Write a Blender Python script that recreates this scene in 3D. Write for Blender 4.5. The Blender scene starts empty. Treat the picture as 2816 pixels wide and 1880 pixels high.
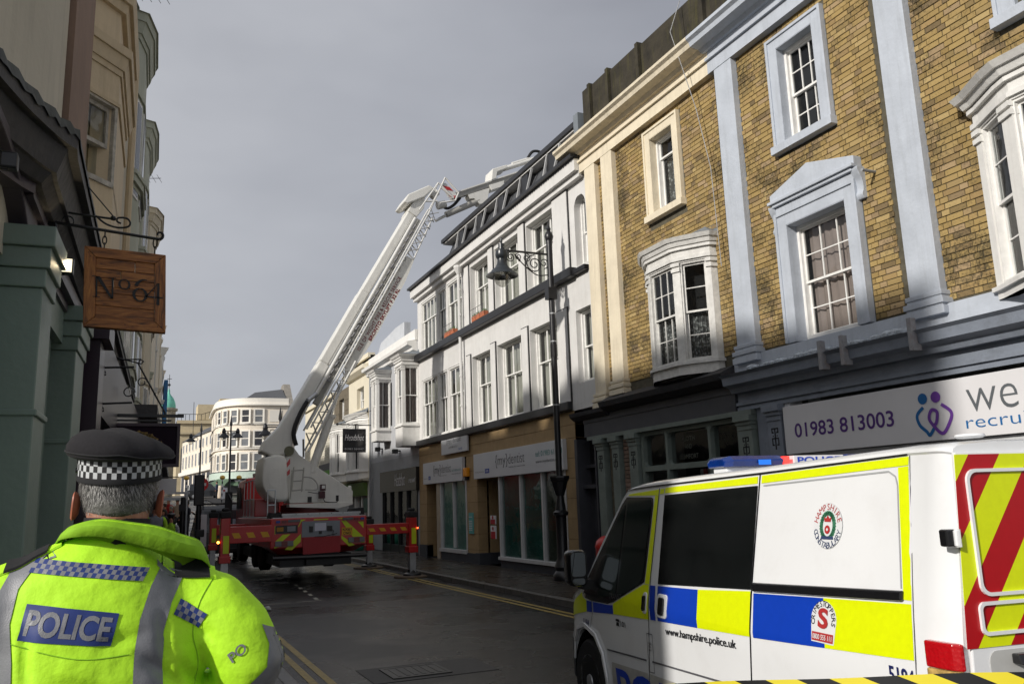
import bpy, bmesh, math, random
from math import sin, cos, pi, radians, sqrt, atan2
from mathutils import Vector, Matrix
from mathutils.bvhtree import BVHTree
random.seed(7)
SC = bpy.context.scene
COL = SC.collection
# ------------------------------------------------------------------ camera
camd = bpy.data.cameras.new('camera'); cam = bpy.data.objects.new('camera', camd); COL.objects.link(cam)
camd.sensor_width = 36.0; camd.lens = 2290.0/2816.0*36.0; camd.clip_start = .05; camd.clip_end = 3000
cam.location = (0, 0, 1.8)
_yaw, _pit, _rol = radians(24.27), radians(10.9), radians(1.93)
f = Vector((sin(_yaw)*cos(_pit), cos(_yaw)*cos(_pit), sin(_pit)))
r0 = Vector((cos(_yaw), -sin(_yaw), 0)); u0 = r0.cross(f)
r = r0*cos(_rol) - u0*sin(_rol); u = r0*sin(_rol) + u0*cos(_rol)
cam.rotation_euler = Matrix((r, u, -f)).transposed().to_euler()
camd.dof.use_dof = False
SC.camera = cam
# ------------------------------------------------------------------ light
SUN_AZ, SUN_EL = radians(20), radians(24)          # travel direction of the light in plan (from +X towards +Y), height
sdir = Vector((cos(SUN_AZ)*cos(SUN_EL), sin(SUN_AZ)*cos(SUN_EL), -sin(SUN_EL)))
sund = bpy.data.lights.new('sun', 'SUN'); sun = bpy.data.objects.new('sun', sund); COL.objects.link(sun)
sund.energy = 3.8; sund.angle = radians(2.2); sund.color = (1, .95, .88)
sun.rotation_euler = sdir.to_track_quat('-Z', 'Y').to_euler(); sun.location = (-30, -20, 30)
world = bpy.data.worlds.new('World'); SC.world = world; world.use_nodes = True
N = world.node_tree.nodes; L = world.node_tree.links; N.clear()
wo = N.new('ShaderNodeOutputWorld'); bg = N.new('ShaderNodeBackground'); bg.inputs['Strength'].default_value = .1
sky = N.new('ShaderNodeTexSky'); sky.sky_type = 'NISHITA'; sky.sun_disc = False
sky.sun_elevation = SUN_EL; sky.sun_rotation = atan2(-sdir.x, -sdir.y)
tc = N.new('ShaderNodeTexCoord'); mp = N.new('ShaderNodeMapping'); mp.inputs['Scale'].default_value = (1, 1, 2.3)
n1 = N.new('ShaderNodeTexNoise'); n1.inputs['Scale'].default_value = 2.1; n1.inputs['Detail'].default_value = 5; n1.inputs['Roughness'].default_value = .48
rp = N.new('ShaderNodeValToRGB'); rp.color_ramp.elements[0].position = .32; rp.color_ramp.elements[1].position = .74
rp.color_ramp.elements[0].color = (3.05, 3.15, 3.55, 1); rp.color_ramp.elements[1].color = (4.3, 4.45, 4.9, 1)
sx = N.new('ShaderNodeSeparateXYZ'); L.new(tc.outputs['Generated'], sx.inputs[0])
hz = N.new('ShaderNodeMapRange'); hz.inputs['From Min'].default_value = .0; hz.inputs['From Max'].default_value = .30
hz.inputs['To Min'].default_value = 1.0; hz.inputs['To Max'].default_value = 0.0; L.new(sx.outputs['Z'], hz.inputs['Value'])
lf = N.new('ShaderNodeMapRange'); lf.inputs['From Min'].default_value = .55; lf.inputs['From Max'].default_value = -.35
lf.inputs['To Min'].default_value = 0.0; lf.inputs['To Max'].default_value = .85; L.new(sx.outputs['X'], lf.inputs['Value'])
hm = N.new('ShaderNodeMath'); hm.operation = 'MULTIPLY'; hm.inputs[1].default_value = .85; L.new(hz.outputs[0], hm.inputs[0])
mx0 = N.new('ShaderNodeMixRGB'); mx0.inputs['Color2'].default_value = (6.6, 6.7, 7.0, 1)
ad = N.new('ShaderNodeMath'); ad.operation = 'MAXIMUM'; L.new(hm.outputs[0], ad.inputs[0]); L.new(lf.outputs[0], ad.inputs[1])
n2 = N.new('ShaderNodeTexNoise'); n2.inputs['Scale'].default_value = 5.0; n2.inputs['Detail'].default_value = 3; L.new(mp.outputs[0], n2.inputs['Vector'])
mm = N.new('ShaderNodeMath'); mm.operation = 'MULTIPLY'; L.new(ad.outputs[0], mm.inputs[0])
nr = N.new('ShaderNodeMapRange'); nr.inputs['From Min'].default_value = .3; nr.inputs['From Max'].default_value = .65; nr.inputs['To Min'].default_value = .6
L.new(n2.outputs['Fac'], nr.inputs['Value']); L.new(nr.outputs[0], mm.inputs[1])
L.new(tc.outputs['Generated'], mp.inputs['Vector']); L.new(mp.outputs[0], n1.inputs['Vector']); L.new(n1.outputs['Fac'], rp.inputs['Fac'])
L.new(rp.outputs[0], mx0.inputs['Color1']); L.new(mm.outputs[0], mx0.inputs['Fac'])
mx = N.new('ShaderNodeMixRGB'); mx.inputs['Fac'].default_value = .92
L.new(sky.outputs[0], mx.inputs['Color1']); L.new(mx0.outputs[0], mx.inputs['Color2']); L.new(mx.outputs[0], bg.inputs['Color']); L.new(bg.outputs[0], wo.inputs['Surface'])
SC.view_settings.view_transform = 'Standard'; SC.view_settings.look = 'None'; SC.view_settings.exposure = 0.0; SC.view_settings.gamma = 1.0
SC.view_settings.use_curve_mapping = False
SC.render.engine = 'CYCLES'
SC.cycles.max_bounces = 6; SC.cycles.transparent_max_bounces = 12
# ------------------------------------------------------------------ materials
MATS = {}
def mat(name, col, rough=.6, var=.12, scale=3.0, bump=0.0, bscale=60.0, metal=0.0, spec=.5, coat=0.0, streak=0.0, grime=0.0, emit=None, sheen=0.0, alpha=1.0, gcol=(.03, .03, .025)):
    if name in MATS: return MATS[name]
    m = bpy.data.materials.new(name); m.use_nodes = True; nt = m.node_tree; n = nt.nodes; l = nt.links
    b = n['Principled BSDF']; b.inputs['Roughness'].default_value = rough; b.inputs['Metallic'].default_value = metal
    b.inputs['Specular IOR Level'].default_value = spec; b.inputs['Coat Weight'].default_value = coat; b.inputs['Coat Roughness'].default_value = .08
    b.inputs['Sheen Weight'].default_value = sheen; b.inputs['Alpha'].default_value = alpha
    t = n.new('ShaderNodeTexCoord')
    ns = n.new('ShaderNodeTexNoise'); ns.inputs['Scale'].default_value = scale; ns.inputs['Detail'].default_value = 6; ns.inputs['Roughness'].default_value = .6
    l.new(t.outputs['Object'], ns.inputs['Vector'])
    mr = n.new('ShaderNodeMapRange'); mr.inputs['From Min'].default_value = .3; mr.inputs['From Max'].default_value = .7
    mr.inputs['To Min'].default_value = 1-var; mr.inputs['To Max'].default_value = 1+var; l.new(ns.outputs['Fac'], mr.inputs['Value'])
    mu = n.new('ShaderNodeMixRGB'); mu.blend_type = 'MULTIPLY'; mu.inputs['Fac'].default_value = 1; mu.inputs['Color1'].default_value = (*col, 1)
    l.new(mr.outputs[0], mu.inputs['Color2']); out = mu.outputs[0]
    if streak or grime:
        mp_ = n.new('ShaderNodeMapping'); mp_.inputs['Scale'].default_value = (7, 7, .5) if streak else (2.2, 2.2, 2.2)
        l.new(t.outputs['Object'], mp_.inputs['Vector'])
        n3 = n.new('ShaderNodeTexNoise'); n3.inputs['Scale'].default_value = 1.6; n3.inputs['Detail'].default_value = 8; n3.inputs['Roughness'].default_value = .7; l.new(mp_.outputs[0], n3.inputs['Vector'])
        r3 = n.new('ShaderNodeMapRange'); r3.inputs['From Min'].default_value = .5; r3.inputs['From Max'].default_value = .78
        r3.inputs['To Max'].default_value = max(streak, grime); l.new(n3.outputs['Fac'], r3.inputs['Value'])
        m3 = n.new('ShaderNodeMixRGB'); m3.inputs['Color2'].default_value = (*gcol, 1); l.new(r3.outputs[0], m3.inputs['Fac']); l.new(out, m3.inputs['Color1']); out = m3.outputs[0]
    l.new(out, b.inputs['Base Color'])
    if bump:
        nb = n.new('ShaderNodeTexNoise'); nb.inputs['Scale'].default_value = bscale; nb.inputs['Detail'].default_value = 5; l.new(t.outputs['Object'], nb.inputs['Vector'])
        bp = n.new('ShaderNodeBump'); bp.inputs['Distance'].default_value = bump; bp.inputs['Strength'].default_value = .8; l.new(nb.outputs['Fac'], bp.inputs['Height']); l.new(bp.outputs[0], b.inputs['Normal'])
    if emit:
        b.inputs['Emission Color'].default_value = (*emit[0], 1); b.inputs['Emission Strength'].default_value = emit[1]
    MATS[name] = m; return m
def glassmat(name, tint=(.55, .6, .6), ref=.09, dark=.0):
    if name in MATS: return MATS[name]
    m = bpy.data.materials.new(name); m.use_nodes = True; nt = m.node_tree; n = nt.nodes; l = nt.links; n.clear()
    o = n.new('ShaderNodeOutputMaterial'); tr = n.new('ShaderNodeBsdfTransparent'); tr.inputs[0].default_value = (*tint, 1)
    gl = n.new('ShaderNodeBsdfGlossy'); gl.inputs['Roughness'].default_value = .03
    t = n.new('ShaderNodeTexCoord'); ns = n.new('ShaderNodeTexNoise'); ns.inputs['Scale'].default_value = 2.5; l.new(t.outputs['Object'], ns.inputs['Vector'])
    bp = n.new('ShaderNodeBump'); bp.inputs['Distance'].default_value = .012; bp.inputs['Strength'].default_value = .6; l.new(ns.outputs['Fac'], bp.inputs['Height']); l.new(bp.outputs[0], gl.inputs['Normal'])
    lw = n.new('ShaderNodeLayerWeight'); lw.inputs['Blend'].default_value = .5; pw = n.new('ShaderNodeMath'); pw.operation = 'POWER'; pw.inputs[1].default_value = 4.5; l.new(lw.outputs['Facing'], pw.inputs[0])
    a = n.new('ShaderNodeMath'); a.operation = 'ADD'; a.inputs[1].default_value = ref; a.use_clamp = True
    l.new(pw.outputs[0], a.inputs[0]); mxx = n.new('ShaderNodeMixShader'); l.new(a.outputs[0], mxx.inputs[0]); l.new(tr.outputs[0], mxx.inputs[1]); l.new(gl.outputs[0], mxx.inputs[2]); l.new(mxx.outputs[0], o.inputs[0])
    MATS[name] = m; return m
def brickmat(name, tones, soot=.5):
    m = bpy.data.materials.new(name); m.use_nodes = True; nt = m.node_tree; n = nt.nodes; l = nt.links; b = n['Principled BSDF']; b.inputs['Roughness'].default_value = .85
    b.inputs['Specular IOR Level'].default_value = .25
    g = n.new('ShaderNodeNewGeometry'); oi = n.new('ShaderNodeObjectInfo'); a = n.new('ShaderNodeMath'); a.operation = 'ADD'
    l.new(g.outputs['Random Per Island'], a.inputs[0]); l.new(oi.outputs['Random'], a.inputs[1]); fr = n.new('ShaderNodeMath'); fr.operation = 'FRACT'; l.new(a.outputs[0], fr.inputs[0])
    rp = n.new('ShaderNodeValToRGB'); cr = rp.color_ramp
    while len(cr.elements) < len(tones): cr.elements.new(.5)
    for i, c in enumerate(tones): cr.elements[i].position = i/(len(tones)-1); cr.elements[i].color = (*c, 1)
    l.new(fr.outputs[0], rp.inputs['Fac'])
    tg = n.new('ShaderNodeNewGeometry')
    n1 = n.new('ShaderNodeTexNoise'); n1.inputs['Scale'].default_value = 26; n1.inputs['Detail'].default_value = 6; n1.inputs['Roughness'].default_value = .75; l.new(tg.outputs['Position'], n1.inputs['Vector'])
    n2 = n.new('ShaderNodeTexNoise'); n2.inputs['Scale'].default_value = 1.15; n2.inputs['Detail'].default_value = 4; l.new(tg.outputs['Position'], n2.inputs['Vector'])
    mu = n.new('ShaderNodeMath'); mu.operation = 'ADD'; l.new(n1.outputs['Fac'], mu.inputs[0]); l.new(n2.outputs['Fac'], mu.inputs[1])
    mr = n.new('ShaderNodeMapRange'); mr.inputs['From Min'].default_value = 1.0; mr.inputs['From Max'].default_value = 1.20; mr.inputs['To Max'].default_value = soot; l.new(mu.outputs[0], mr.inputs['Value'])
    mm = n.new('ShaderNodeMixRGB'); mm.inputs['Color2'].default_value = (.035, .032, .02, 1); l.new(mr.outputs[0], mm.inputs['Fac']); l.new(rp.outputs[0], mm.inputs['Color1']); l.new(mm.outputs[0], b.inputs['Base Color'])
    bp = n.new('ShaderNodeBump'); bp.inputs['Distance'].default_value = .006; bp.inputs['Strength'].default_value = .9; l.new(n1.outputs['Fac'], bp.inputs['Height']); l.new(bp.outputs[0], b.inputs['Normal'])
    MATS[name] = m; return m
# ------------------------------------------------------------------ geometry helpers
class Fr:                                   # vertical plane: u along dir, z up, o outward along normal
    def __init__(s, ox, oy, dx, dy, nx, ny):
        d = sqrt(dx*dx+dy*dy); s.o = (ox, oy); s.d = (dx/d, dy/d); e = sqrt(nx*nx+ny*ny); s.n = (nx/e, ny/e)
    def P(s, u, z, o=0.0): return (s.o[0]+s.d[0]*u+s.n[0]*o, s.o[1]+s.d[1]*u+s.n[1]*o, z)
RF = Fr(9, 0, 0, 1, -1, 0)                  # right-hand facades, u = distance down the street
RT = Fr(9, 0, 0, -1, -1, 0)                 # the same, reading direction
LF = Fr(-.75, 0, .04, 1, 1, -.04)           # left-hand facades
class MB:
    def __init__(s): s.v = []; s.f = []; s.m = []; s.mi = 0
    def add(s, vs, fs):
        b = len(s.v); s.v += [tuple(p) for p in vs]
        for q in fs: s.f.append(tuple(b+i for i in q)); s.m.append(s.mi)
        return s
    def hexa(s, p): return s.add(p, [(0, 3, 2, 1), (4, 5, 6, 7), (0, 1, 5, 4), (1, 2, 6, 5), (2, 3, 7, 6), (3, 0, 4, 7)])
    def box(s, x0, x1, y0, y1, z0, z1): return s.hexa([(x0, y0, z0), (x1, y0, z0), (x1, y1, z0), (x0, y1, z0), (x0, y0, z1), (x1, y0, z1), (x1, y1, z1), (x0, y1, z1)])
    def fb(s, fr, u0, u1, z0, z1, o0, o1):
        return s.hexa([fr.P(u0, z0, o0), fr.P(u1, z0, o0), fr.P(u1, z0, o1), fr.P(u0, z0, o1), fr.P(u0, z1, o0), fr.P(u1, z1, o0), fr.P(u1, z1, o1), fr.P(u0, z1, o1)])
    def prism(s, A, B):                      # two matching rings
        n = len(A); s.add(list(A)+list(B), [tuple(range(n-1, -1, -1)), tuple(range(n, 2*n))]+[(i, (i+1) % n, n+(i+1) % n, n+i) for i in range(n)]); return s
    def fprism(s, fr, poly, o0, o1): return s.prism([fr.P(a, b, o0) for a, b in poly], [fr.P(a, b, o1) for a, b in poly])
    def prof(s, fr, prof, u0, u1): return s.prism([fr.P(u0, z, o) for o, z in prof], [fr.P(u1, z, o) for o, z in prof])
    def rings(s, R, cap=True):
        n = len(R[0]); b = len(s.v)
        fs = []
        for k in range(len(R)-1):
            for i in range(n): fs.append((k*n+i, k*n+(i+1) % n, (k+1)*n+(i+1) % n, (k+1)*n+i))
        if cap: fs.append(tuple(range(n-1, -1, -1))); fs.append(tuple((len(R)-1)*n+i for i in range(n)))
        return s.add([p for r_ in R for p in r_], fs)
    def lathe(s, prof, c, n=20, ax='z'):      # prof: (r, h)
        R = []
        for rr, h in prof:
            ring = []
            for i in range(n):
                a = 2*pi*i/n; x, y = rr*cos(a), rr*sin(a)
                ring.append((c[0]+x, c[1]+y, c[2]+h) if ax == 'z' else ((c[0]+h, c[1]+x, c[2]+y) if ax == 'x' else (c[0]+x, c[1]+h, c[2]+y)))
            R.append(ring)
        return s.rings(R)
    def tube(s, pts, r, n=8):
        pts = [Vector(p) for p in pts]; R = []
        rr = r if isinstance(r, (list, tuple)) else [r]*len(pts)
        up = None
        for i, p in enumerate(pts):
            t = (pts[min(i+1, len(pts)-1)]-pts[max(i-1, 0)]).normalized()
            if up is None: up = Vector((0, 0, 1)) if abs(t.z) < .9 else Vector((1, 0, 0))
            a = t.cross(up).normalized(); b = a.cross(t).normalized(); up = b
            R.append([tuple(p+(a*cos(2*pi*k/n)+b*sin(2*pi*k/n))*rr[i]) for k in range(n)])
        return s.rings(R)
    def bar(s, p, q, w, h=None, up=(0, 0, 1)):
        p, q = Vector(p), Vector(q); h = h or w; t = (q-p).normalized(); uu = Vector(up)
        if abs(t.dot(uu)) > .95: uu = Vector((0, 1, 0))
        a = t.cross(uu).normalized()*w/2; b = a.cross(t).normalized()*h/2
        return s.hexa([p-a-b, p+a-b, p+a+b, p-a+b, q-a-b, q+a-b, q+a+b, q-a+b])
    def build(s, name, m, parent=None, label=None, smooth=False, bevel=0, stuff=False, merge=False):
        me = bpy.data.meshes.new(name); me.from_pydata(s.v, [], s.f)
        for x in (m if isinstance(m, (list, tuple)) else [m]): me.materials.append(x)
        if isinstance(m, (list, tuple)): me.polygons.foreach_set('material_index', s.m)
        bm = bmesh.new(); bm.from_mesh(me)
        if merge: bmesh.ops.remove_doubles(bm, verts=bm.verts, dist=1e-4)
        bmesh.ops.recalc_face_normals(bm, faces=bm.faces); bm.to_mesh(me); bm.free()
        o = bpy.data.objects.new(name, me); COL.objects.link(o)
        if smooth:
            me.polygons.foreach_set('use_smooth', [True]*len(me.polygons)); me.set_sharp_from_angle(angle=radians(38))
        if bevel:
            bv = o.modifiers.new('bevel', 'BEVEL'); bv.width = bevel; bv.segments = 2; bv.limit_method = 'ANGLE'; bv.angle_limit = radians(40)
        if parent: setpar(o, parent)
        if label: o['label'] = label
        if stuff: o['kind'] = 'stuff'
        return o
def setpar(o, parent):
    o.parent = parent
    if parent.parent is None: o.matrix_parent_inverse = parent.matrix_basis.inverted()
def thing(name, label, cat, loc=(0, 0, 0), group=None, rot=0):
    o = bpy.data.objects.new(name, None); COL.objects.link(o); o.location = loc; o.rotation_euler = (0, 0, rot); o.empty_display_size = .2
    o['label'] = label; o['category'] = cat
    if group: o['group'] = group
    bpy.context.view_layer.update()
    return o
def tag(o, label, cat, group=None):
    o['label'] = label; o['category'] = cat
    if group: o['group'] = group
    return o
def struct(o): o['kind'] = 'structure'; return o
def copy_tree(o, loc=None, label=None, rot=None, parent=None):
    c = o.copy(); COL.objects.link(c)
    if parent: c.parent = parent
    for ch in list(o.children): copy_tree(ch, parent=c)
    if loc is not None: c.location = loc
    if rot is not None: c.rotation_euler = (0, 0, rot)
    if label: c['label'] = label
    return c
def bez(p, n=24):                            # Catmull-Rom
    p = [Vector(q) for q in p]; p = [p[0]]+p+[p[-1]]; out = []
    for i in range(1, len(p)-2):
        for k in range(n):
            t = k/n; a, b, c, d = p[i-1], p[i], p[i+1], p[i+2]
            out.append(.5*((2*b)+(-a+c)*t+(2*a-5*b+4*c-d)*t*t+(-a+3*b-3*c+d)*t**3))
    out.append(p[-2]); return out
def rrect(u0, u1, z0, z1, r, n=5):
    P = []
    for cx, cz, a0 in ((u1-r, z1-r, 0), (u0+r, z1-r, pi/2), (u0+r, z0+r, pi), (u1-r, z0+r, 1.5*pi)):
        for k in range(n+1): a = a0+pi/2*k/n; P.append((cx+r*cos(a), cz+r*sin(a)))
    return P
_tx = {}
def textmesh(s, shear=0.0, off=0.0, ext=.0, res=4, space=1.0):
    cu = bpy.data.curves.new('t', 'FONT'); cu.body = s; cu.shear = shear; cu.offset = off; cu.extrude = .0; cu.resolution_u = res; cu.space_character = space
    cu.align_x = 'LEFT'; cu.fill_mode = 'BOTH'
    o = bpy.data.objects.new('t', cu); COL.objects.link(o); bpy.context.view_layer.update()
    dg = bpy.context.evaluated_depsgraph_get(); me = bpy.data.meshes.new_from_object(o.evaluated_get(dg))
    vs = [tuple(v.co) for v in me.vertices]; fs = [tuple(p.vertices) for p in me.polygons]
    bpy.data.objects.remove(o); bpy.data.meshes.remove(me); bpy.data.curves.remove(cu)
    return vs, fs
def text(name, s, fn, u0, z0, w, h, m, parent, shear=0, off=0, skew=0.0, space=1.0, both=False):
    """fn(u, z) -> world point; the string fills the box w x h at (u0, z0)"""
    vs, fs = textmesh(s, shear, off, space=space)
    xs = [v[0] for v in vs]; ys = [v[1] for v in vs]; x0, x1, y0, y1 = min(xs), max(xs), min(ys), max(ys)
    V = []
    for v in vs:
        a = (v[0]-x0)/(x1-x0)*w; b = (v[1]-y0)/(y1-y0)*h
        V.append(fn(u0+a, z0+b+a*skew))
    mb = MB(); mb.add(V, fs)
    me = bpy.data.meshes.new(name); me.from_pydata(mb.v, [], mb.f); me.materials.append(m)
    o = bpy.data.objects.new(name, me); COL.objects.link(o)
    if parent: setpar(o, parent)
    return o
def offs(pts, d, side):                      # offset an open plan polyline, mitred
    out = []
    n = len(pts)
    for i in range(n):
        def nrm(a, b):
            dx, dy = b[0]-a[0], b[1]-a[1]; q = sqrt(dx*dx+dy*dy); return (-dy/q*side, dx/q*side)
        if i == 0: nn = nrm(pts[0], pts[1]); k = 1
        elif i == n-1: nn = nrm(pts[-2], pts[-1]); k = 1
        else:
            a, b = nrm(pts[i-1], pts[i]), nrm(pts[i], pts[i+1]); nn = (a[0]+b[0], a[1]+b[1]); q = sqrt(nn[0]**2+nn[1]**2) or 1; nn = (nn[0]/q, nn[1]/q)
            k = 1/max(.35, nn[0]*a[0]+nn[1]*a[1])
        out.append((pts[i][0]+nn[0]*d*k, pts[i][1]+nn[1]*d*k))
    return out
def band(mb, pts, z0, z1, d0, d1, side, d1b=None):   # ring of mitred boxes along a plan polyline
    A = offs(pts, d0, side); B = offs(pts, d1, side); Bb = offs(pts, d1b, side) if d1b is not None else B
    n = len(pts); R = [[(A[i][0], A[i][1], z0), (Bb[i][0], Bb[i][1], z0), (B[i][0], B[i][1], z1), (A[i][0], A[i][1], z1)] for i in range(n)]
    mb.rings(R); return mb
# common paints
white = mat('white_paint', (.72, .71, .68), .55, .07, 3, .004, 25, streak=.28, gcol=(.35, .32, .27))
sashw = mat('sash_white', (.76, .75, .72), .45, .08, 9, .001, 60)
cream = mat('cream_stucco', (.70, .62, .47), .75, .09, 2.5, .006, 18, streak=.42, gcol=(.35, .3, .22))
blue = mat('pale_blue_stucco', (.44, .475, .53), .7, .09, 2.5, .006, 18, streak=.34, gcol=(.22, .23, .23))
black = mat('black_paint', (.012, .012, .014), .4, .2)
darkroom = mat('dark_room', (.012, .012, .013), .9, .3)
glass = glassmat('window_glass', (.72, .75, .75), .05)
slate = mat('slate', (.075, .078, .085), .6, .3, 8, .004, 20)
darkgrey = mat('dark_grey_paint', (.05, .052, .062), .5, .15, 3, .002, 40, grime=.2)
lace = mat('lace', (.35, .35, .35), .9, .5, 60)
curt = mat('pink_curtain', (.38, .30, .27), .9, .12, 3)
blindm = mat('beige_blind', (.46, .44, .38), .9, .1, 3)
lead = mat('lead', (.16, .18, .2), .5, .2)
mortar = mat('mortar', (.09, .08, .055), .95, .3, 10, .004, 50)
mat('dim_pane', (.04, .045, .05), .12)
iron = mat('black_iron', (.01, .01, .012), .35, .2)
def lacemat():
    m = bpy.data.materials.new('lace_curtain'); m.use_nodes = True; n = m.node_tree.nodes; l = m.node_tree.links; b = n['Principled BSDF']; b.inputs['Roughness'].default_value = .9
    t = n.new('ShaderNodeTexCoord'); v = n.new('ShaderNodeTexVoronoi'); v.inputs['Scale'].default_value = 16; l.new(t.outputs['Object'], v.inputs['Vector'])
    n2 = n.new('ShaderNodeTexNoise'); n2.inputs['Scale'].default_value = 30; l.new(t.outputs['Object'], n2.inputs['Vector'])
    a = n.new('ShaderNodeMath'); a.operation = 'ADD'; l.new(v.outputs['Distance'], a.inputs[0]); l.new(n2.outputs['Fac'], a.inputs[1])
    rp = n.new('ShaderNodeValToRGB'); rp.color_ramp.elements[0].position = .7; rp.color_ramp.elements[0].color = (.42, .42, .41, 1); rp.color_ramp.elements[1].position = 1.1; rp.color_ramp.elements[1].color = (.09, .09, .09, 1)
    l.new(a.outputs[0], rp.inputs['Fac']); l.new(rp.outputs[0], b.inputs['Base Color']); return m
lacec = lacemat()
def window(parent, fr, u0, u1, z0, z1, o=-.12, cols=2, rt=2, rb=2, fw=.05, bar=.018, m=sashw, cur=None, curz=None, panes=True, room=darkroom, gl=glass, up_open=.5, deep=.35):
    """sash window: frame, sashes with glazing bars, panes, curtain, dark room behind"""
    w = MB()
    w.fb(fr, u0, u0+fw, z0, z1, o-.09, o+.03); w.fb(fr, u1-fw, u1, z0, z1, o-.09, o+.03); w.fb(fr, u0+fw, u1-fw, z1-fw, z1, o-.09, o+.03); w.fb(fr, u0+fw, u1-fw, z0, z0+fw*1.4, o-.09, o+.05)
    W = w.build('window', m, parent)
    zm = z0+(z1-z0)*up_open
    s = MB(); a0, a1 = u0+fw, u1-fw
    P = []
    for (q0, q1, oo, nr) in ((zm-.02, z1-fw, o-.02, rt), (z0+fw*1.4, zm+.02, o-.06, rb)):
        sw = .035
        s.fb(fr, a0, a0+sw, q0, q1, oo-.03, oo); s.fb(fr, a1-sw, a1, q0, q1, oo-.03, oo); s.fb(fr, a0+sw, a1-sw, q0, q0+sw, oo-.03, oo); s.fb(fr, a0+sw, a1-sw, q1-sw, q1, oo-.03, oo)
        b0, b1, c0, c1 = a0+sw, a1-sw, q0+sw, q1-sw
        for i in range(1, cols): x = b0+(b1-b0)*i/cols; s.fb(fr, x-bar/2, x+bar/2, c0, c1, oo-.024, oo-.002)
        for i in range(1, nr):
            x = c0+(c1-c0)*i/nr
            for j in range(cols):
                y0_, y1_ = b0+(b1-b0)*j/cols, b0+(b1-b0)*(j+1)/cols
                s.fb(fr, y0_+(bar/2 if j else 0), y1_-(bar/2 if j < cols-1 else 0), x-bar/2, x+bar/2, oo-.022, oo-.004)
        for i in range(cols):
            for j in range(nr): P.append((b0+(b1-b0)*i/cols, b0+(b1-b0)*(i+1)/cols, c0+(c1-c0)*j/nr, c0+(c1-c0)*(j+1)/nr, oo-.016))
    s.build('sash', m, W)
    if panes:
        for (p0, p1, q0, q1, oo) in P: MB().add([fr.P(p0, q0, oo), fr.P(p1, q0, oo), fr.P(p1, q1, oo), fr.P(p0, q1, oo)], [(0, 1, 2, 3)]).build('pane', gl, W)
    else:
        g = MB()
        for (p0, p1, q0, q1, oo) in P: g.add([fr.P(p0, q0, oo), fr.P(p1, q0, oo), fr.P(p1, q1, oo), fr.P(p0, q1, oo)], [(0, 1, 2, 3)])
        g.build('pane', gl, W)
    if cur:
        c0, c1 = curz or (z0+.05, z1-.05); k = 26; V = []
        for i in range(k+1):
            uu = a0+.01+(a1-a0-.02)*i/k; oo = o-.16+.018*sin(i*1.9)+.01*sin(i*.7+u0)
            V += [fr.P(uu, c0, oo), fr.P(uu, c1, oo)]
        cm = MB().add(V, [(2*i, 2*i+2, 2*i+3, 2*i+1) for i in range(k)]).build('curtain', cur, W, smooth=True)
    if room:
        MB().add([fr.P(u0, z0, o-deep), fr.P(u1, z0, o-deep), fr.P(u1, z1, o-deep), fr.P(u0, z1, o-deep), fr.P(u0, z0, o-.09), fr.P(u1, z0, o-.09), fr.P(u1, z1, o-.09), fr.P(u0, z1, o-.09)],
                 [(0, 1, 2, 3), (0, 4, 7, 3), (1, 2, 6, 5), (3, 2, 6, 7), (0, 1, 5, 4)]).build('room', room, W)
    return W
def wall(mb, fr, u0, u1, z0, z1, holes, o0=-.3, o1=0.0):
    U = sorted({u0, u1}|{max(u0, min(u1, h[i])) for h in holes for i in (0, 1)}); Z = sorted({z0, z1}|{max(z0, min(z1, h[i])) for h in holes for i in (2, 3)})
    for i in range(len(U)-1):
        run = None
        for j in range(len(Z)-1):
            cu, cz = (U[i]+U[i+1])/2, (Z[j]+Z[j+1])/2
            inside = any(h[0] < cu < h[1] and h[2] < cz < h[3] for h in holes)
            if not inside and U[i+1]-U[i] > 1e-6:
                if run is None: run = Z[j]
            else:
                if run is not None: mb.fb(fr, U[i], U[i+1], run, Z[j], o0, o1); run = None
        if run is not None: mb.fb(fr, U[i], U[i+1], run, Z[-1], o0, o1)
    return mb
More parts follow.
